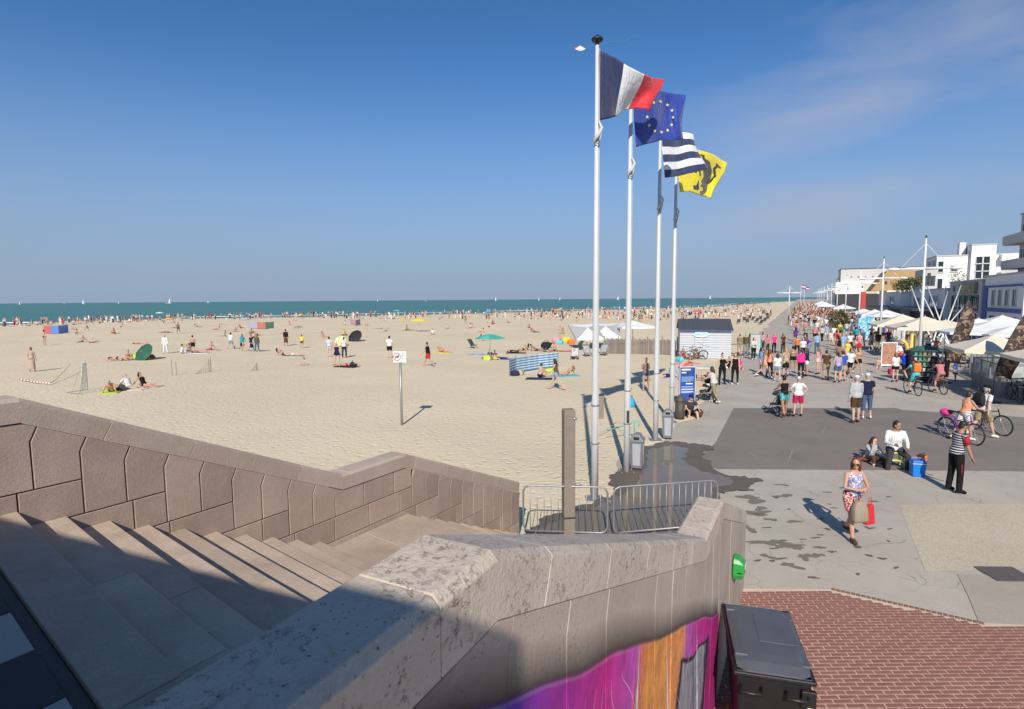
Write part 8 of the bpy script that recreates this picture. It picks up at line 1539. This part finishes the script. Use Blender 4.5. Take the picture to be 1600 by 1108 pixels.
# ================================================================ the rest of the crowd
zones = [(10, 120, 505, 522, 12), (120, 330, 498, 512, 16), (330, 600, 492, 505, 20), (600, 900, 488, 502, 20), (880, 1180, 488, 506, 34)]
for x0, x1, y0, y1, n_ in zones:
    k = 0
    while k < n_ * .5:
        px, py = rc.uniform(x0, x1), rc.uniform(y0, y1) + max(0, (300 - 0) * 0); p = sandp(px, py)
        if p[1] > shore(p[0]) - 3 or tn(p)[1] > 0: k += .25; continue
        key = rc.choice(['b1', 'b2', 'b3', 'g1', 'g2', 'g3', 'g5', 'g6', 'g4']); crowd(key, p, rc.uniform(0, 360), rc.choice(['on the far sand', 'near the waterline']) if py < 500 else 'on the open sand', 'far sunbathers'); k += 1
rm = random.Random(55); k = 0; TWC = ['sky', 'red', 'white', 'navy', 'turq', 'yellow', 'pink', 'lgrey', 'orange', 'purple', 'green', 'brown']
while k < 44:
    px = rm.uniform(60, 1010); y0 = np.interp(px, [0, 300, 650, 1000], [532, 512, 504, 503]); py = y0 + 26 * rm.random() ** 1.6; p = sandp(px, py)
    if not free(p, 2.0): continue
    key = rm.choice(['g1', 'g2', 'g3', 'g5', 'g6', 'g4', 'g3', 'g1', 'b2', 'b3']); crowd(key, p, rm.uniform(0, 360), 'on the middle of the beach', 'sunbathers on the middle sand'); k += 1
    if key[0] == 'g' and k % 3 == 0 and TWC: c = TWC.pop(); towel(px, py, c, rm.uniform(0, 180), '%s towel under a sunbather on the middle of the beach' % NICE.get(c, c))
PALM = [skinm(1), skinm(3), skinm(0)] + [cloth(c) for c in ('white', 'black', 'navy', 'crimson', 'white', 'dgrey', 'white', 'lgrey', 'khaki', 'denim', 'beige', 'brown')] + [hairm('dark'), hairm('brown'), hairm('blond')]
def tiny(mb, p, rz, sit, r_):
    sk_ = r_.randrange(3); tp = r_.randrange(3, 15) if r_.random() < .85 else sk_; bt = r_.randrange(3, 15); hr_ = 15 + r_.randrange(3); s = r_.uniform(.9, 1.05); c, si = math.cos(rz), math.sin(rz)
    def add(c0, d, m_): mb.box((p[0] + (c0[0] * c - c0[1] * si) * s, p[1] + (c0[0] * si + c0[1] * c) * s, p[2] + c0[2] * s), tuple(q * s for q in d), rz, m_)
    z0 = 0.0
    if sit == 0:
        g = r_.uniform(-.15, .15)
        for sd in (1, -1): add((sd * .09, sd * g, .42), (.12, .15, .84), sk_ if r_.random() < .35 else bt); 
        add((0, 0, .88), (.32, .22, .24), bt); z0 = .95
    elif sit == 1:
        for sd in (1, -1): add((sd * .1, .35, .12), (.12, .7, .13), sk_)
        add((0, 0, .14), (.34, .25, .22), bt); z0 = .2
    else:
        add((0, .5, .09), (.28, .85, .14), sk_); add((0, 0, .1), (.32, .25, .18), bt); add((0, -.3, .11), (.36, .45, .18), tp); mb.ell((p[0] + .62 * si * s, p[1] - .62 * c * s, p[2] + .12), (.1, .1, .1), 6, 4, hr_); return
    add((0, 0, z0 + .26), (.36, .2, .5), tp)
    for sd in (1, -1): add((sd * .22, .02, z0 + .18), (.08, .1, .56), sk_)
    mb.ell((p[0], p[1], p[2] + (z0 + .66) * s), (.1 * s, .11 * s, .13 * s), 7, 5, sk_); mb.ell((p[0] + .02 * si, p[1] - .02 * c, p[2] + (z0 + .70) * s), (.105 * s, .11 * s, .11 * s), 7, 5, hr_)
r6 = random.Random(101); mb = MB(); n = 0
while n < 800:
    q = r6.random()
    if q < .45: px, py = r6.uniform(860, 1205), r6.uniform(477, 500)
    elif q < .75: px = r6.uniform(350, 880); py = r6.uniform(485, 498)
    else: px = r6.uniform(0, 420); py = np.interp(px, [0, 300, 420], [519, 500, 494]) + r6.uniform(-3, 7)
    p = sandp(px, py)
    if p[1] > shore(p[0]) + 6 or tn(p)[1] > 1: n += .2; continue
    tiny(mb, p, r6.uniform(0, 6.28), r6.choice([0, 0, 0, 1, 1, 2]), r6); n += 1
o = mb.build('beach_crowd', PALM); struct(o, 'stuff'); tag(o, 'distant crowd of bathers scattered along the waterline', 'crowd')
mb = MB()
for k in range(430):
    t_ = 118 + 330 * r6.random() ** 1.3; n_ = r6.uniform(2.5, 15); p = PR(t_, n_); tiny(mb, p, r6.uniform(0, 6.28), 0, r6)
for k in range(110): p = PR(r6.uniform(92, 125), r6.uniform(2.5, 15)); tiny(mb, p, r6.uniform(0, 6.28), 0, r6)
for k in range(60): p = PR(r6.uniform(60, 118), r6.uniform(13, 19)); tiny(mb, p, r6.uniform(0, 6.28), 0, r6)
o = mb.build('promenade_crowd', PALM); struct(o, 'stuff'); tag(o, 'distant crowd filling the promenade towards the horizon', 'crowd')
# restaurant clutter on the far terraces: rows of low dark glazed screens
for k in range(5): a = PR(62 + 9 * k, 15.2); b_ = PR(69.5 + 9 * k, 15.2); screen(a, b_, 'dark far terrace screen, %s along the promenade' % ORD[k], 4)
# row of beach loungers on the sand by the promenade edge
for k in range(10): p = PR(96 + 3.1 * k, -1.8 - 1.3 * (k * 7 % 4)); p[2] = sand_z(p[0], p[1]); deckchair(p, R(120 + 20 * (k % 3)), bmat('dgrey', CC['dgrey']), 'dark lounger in the promenade-edge row, %s from the camera' % ORD[k])
flush_jobs()
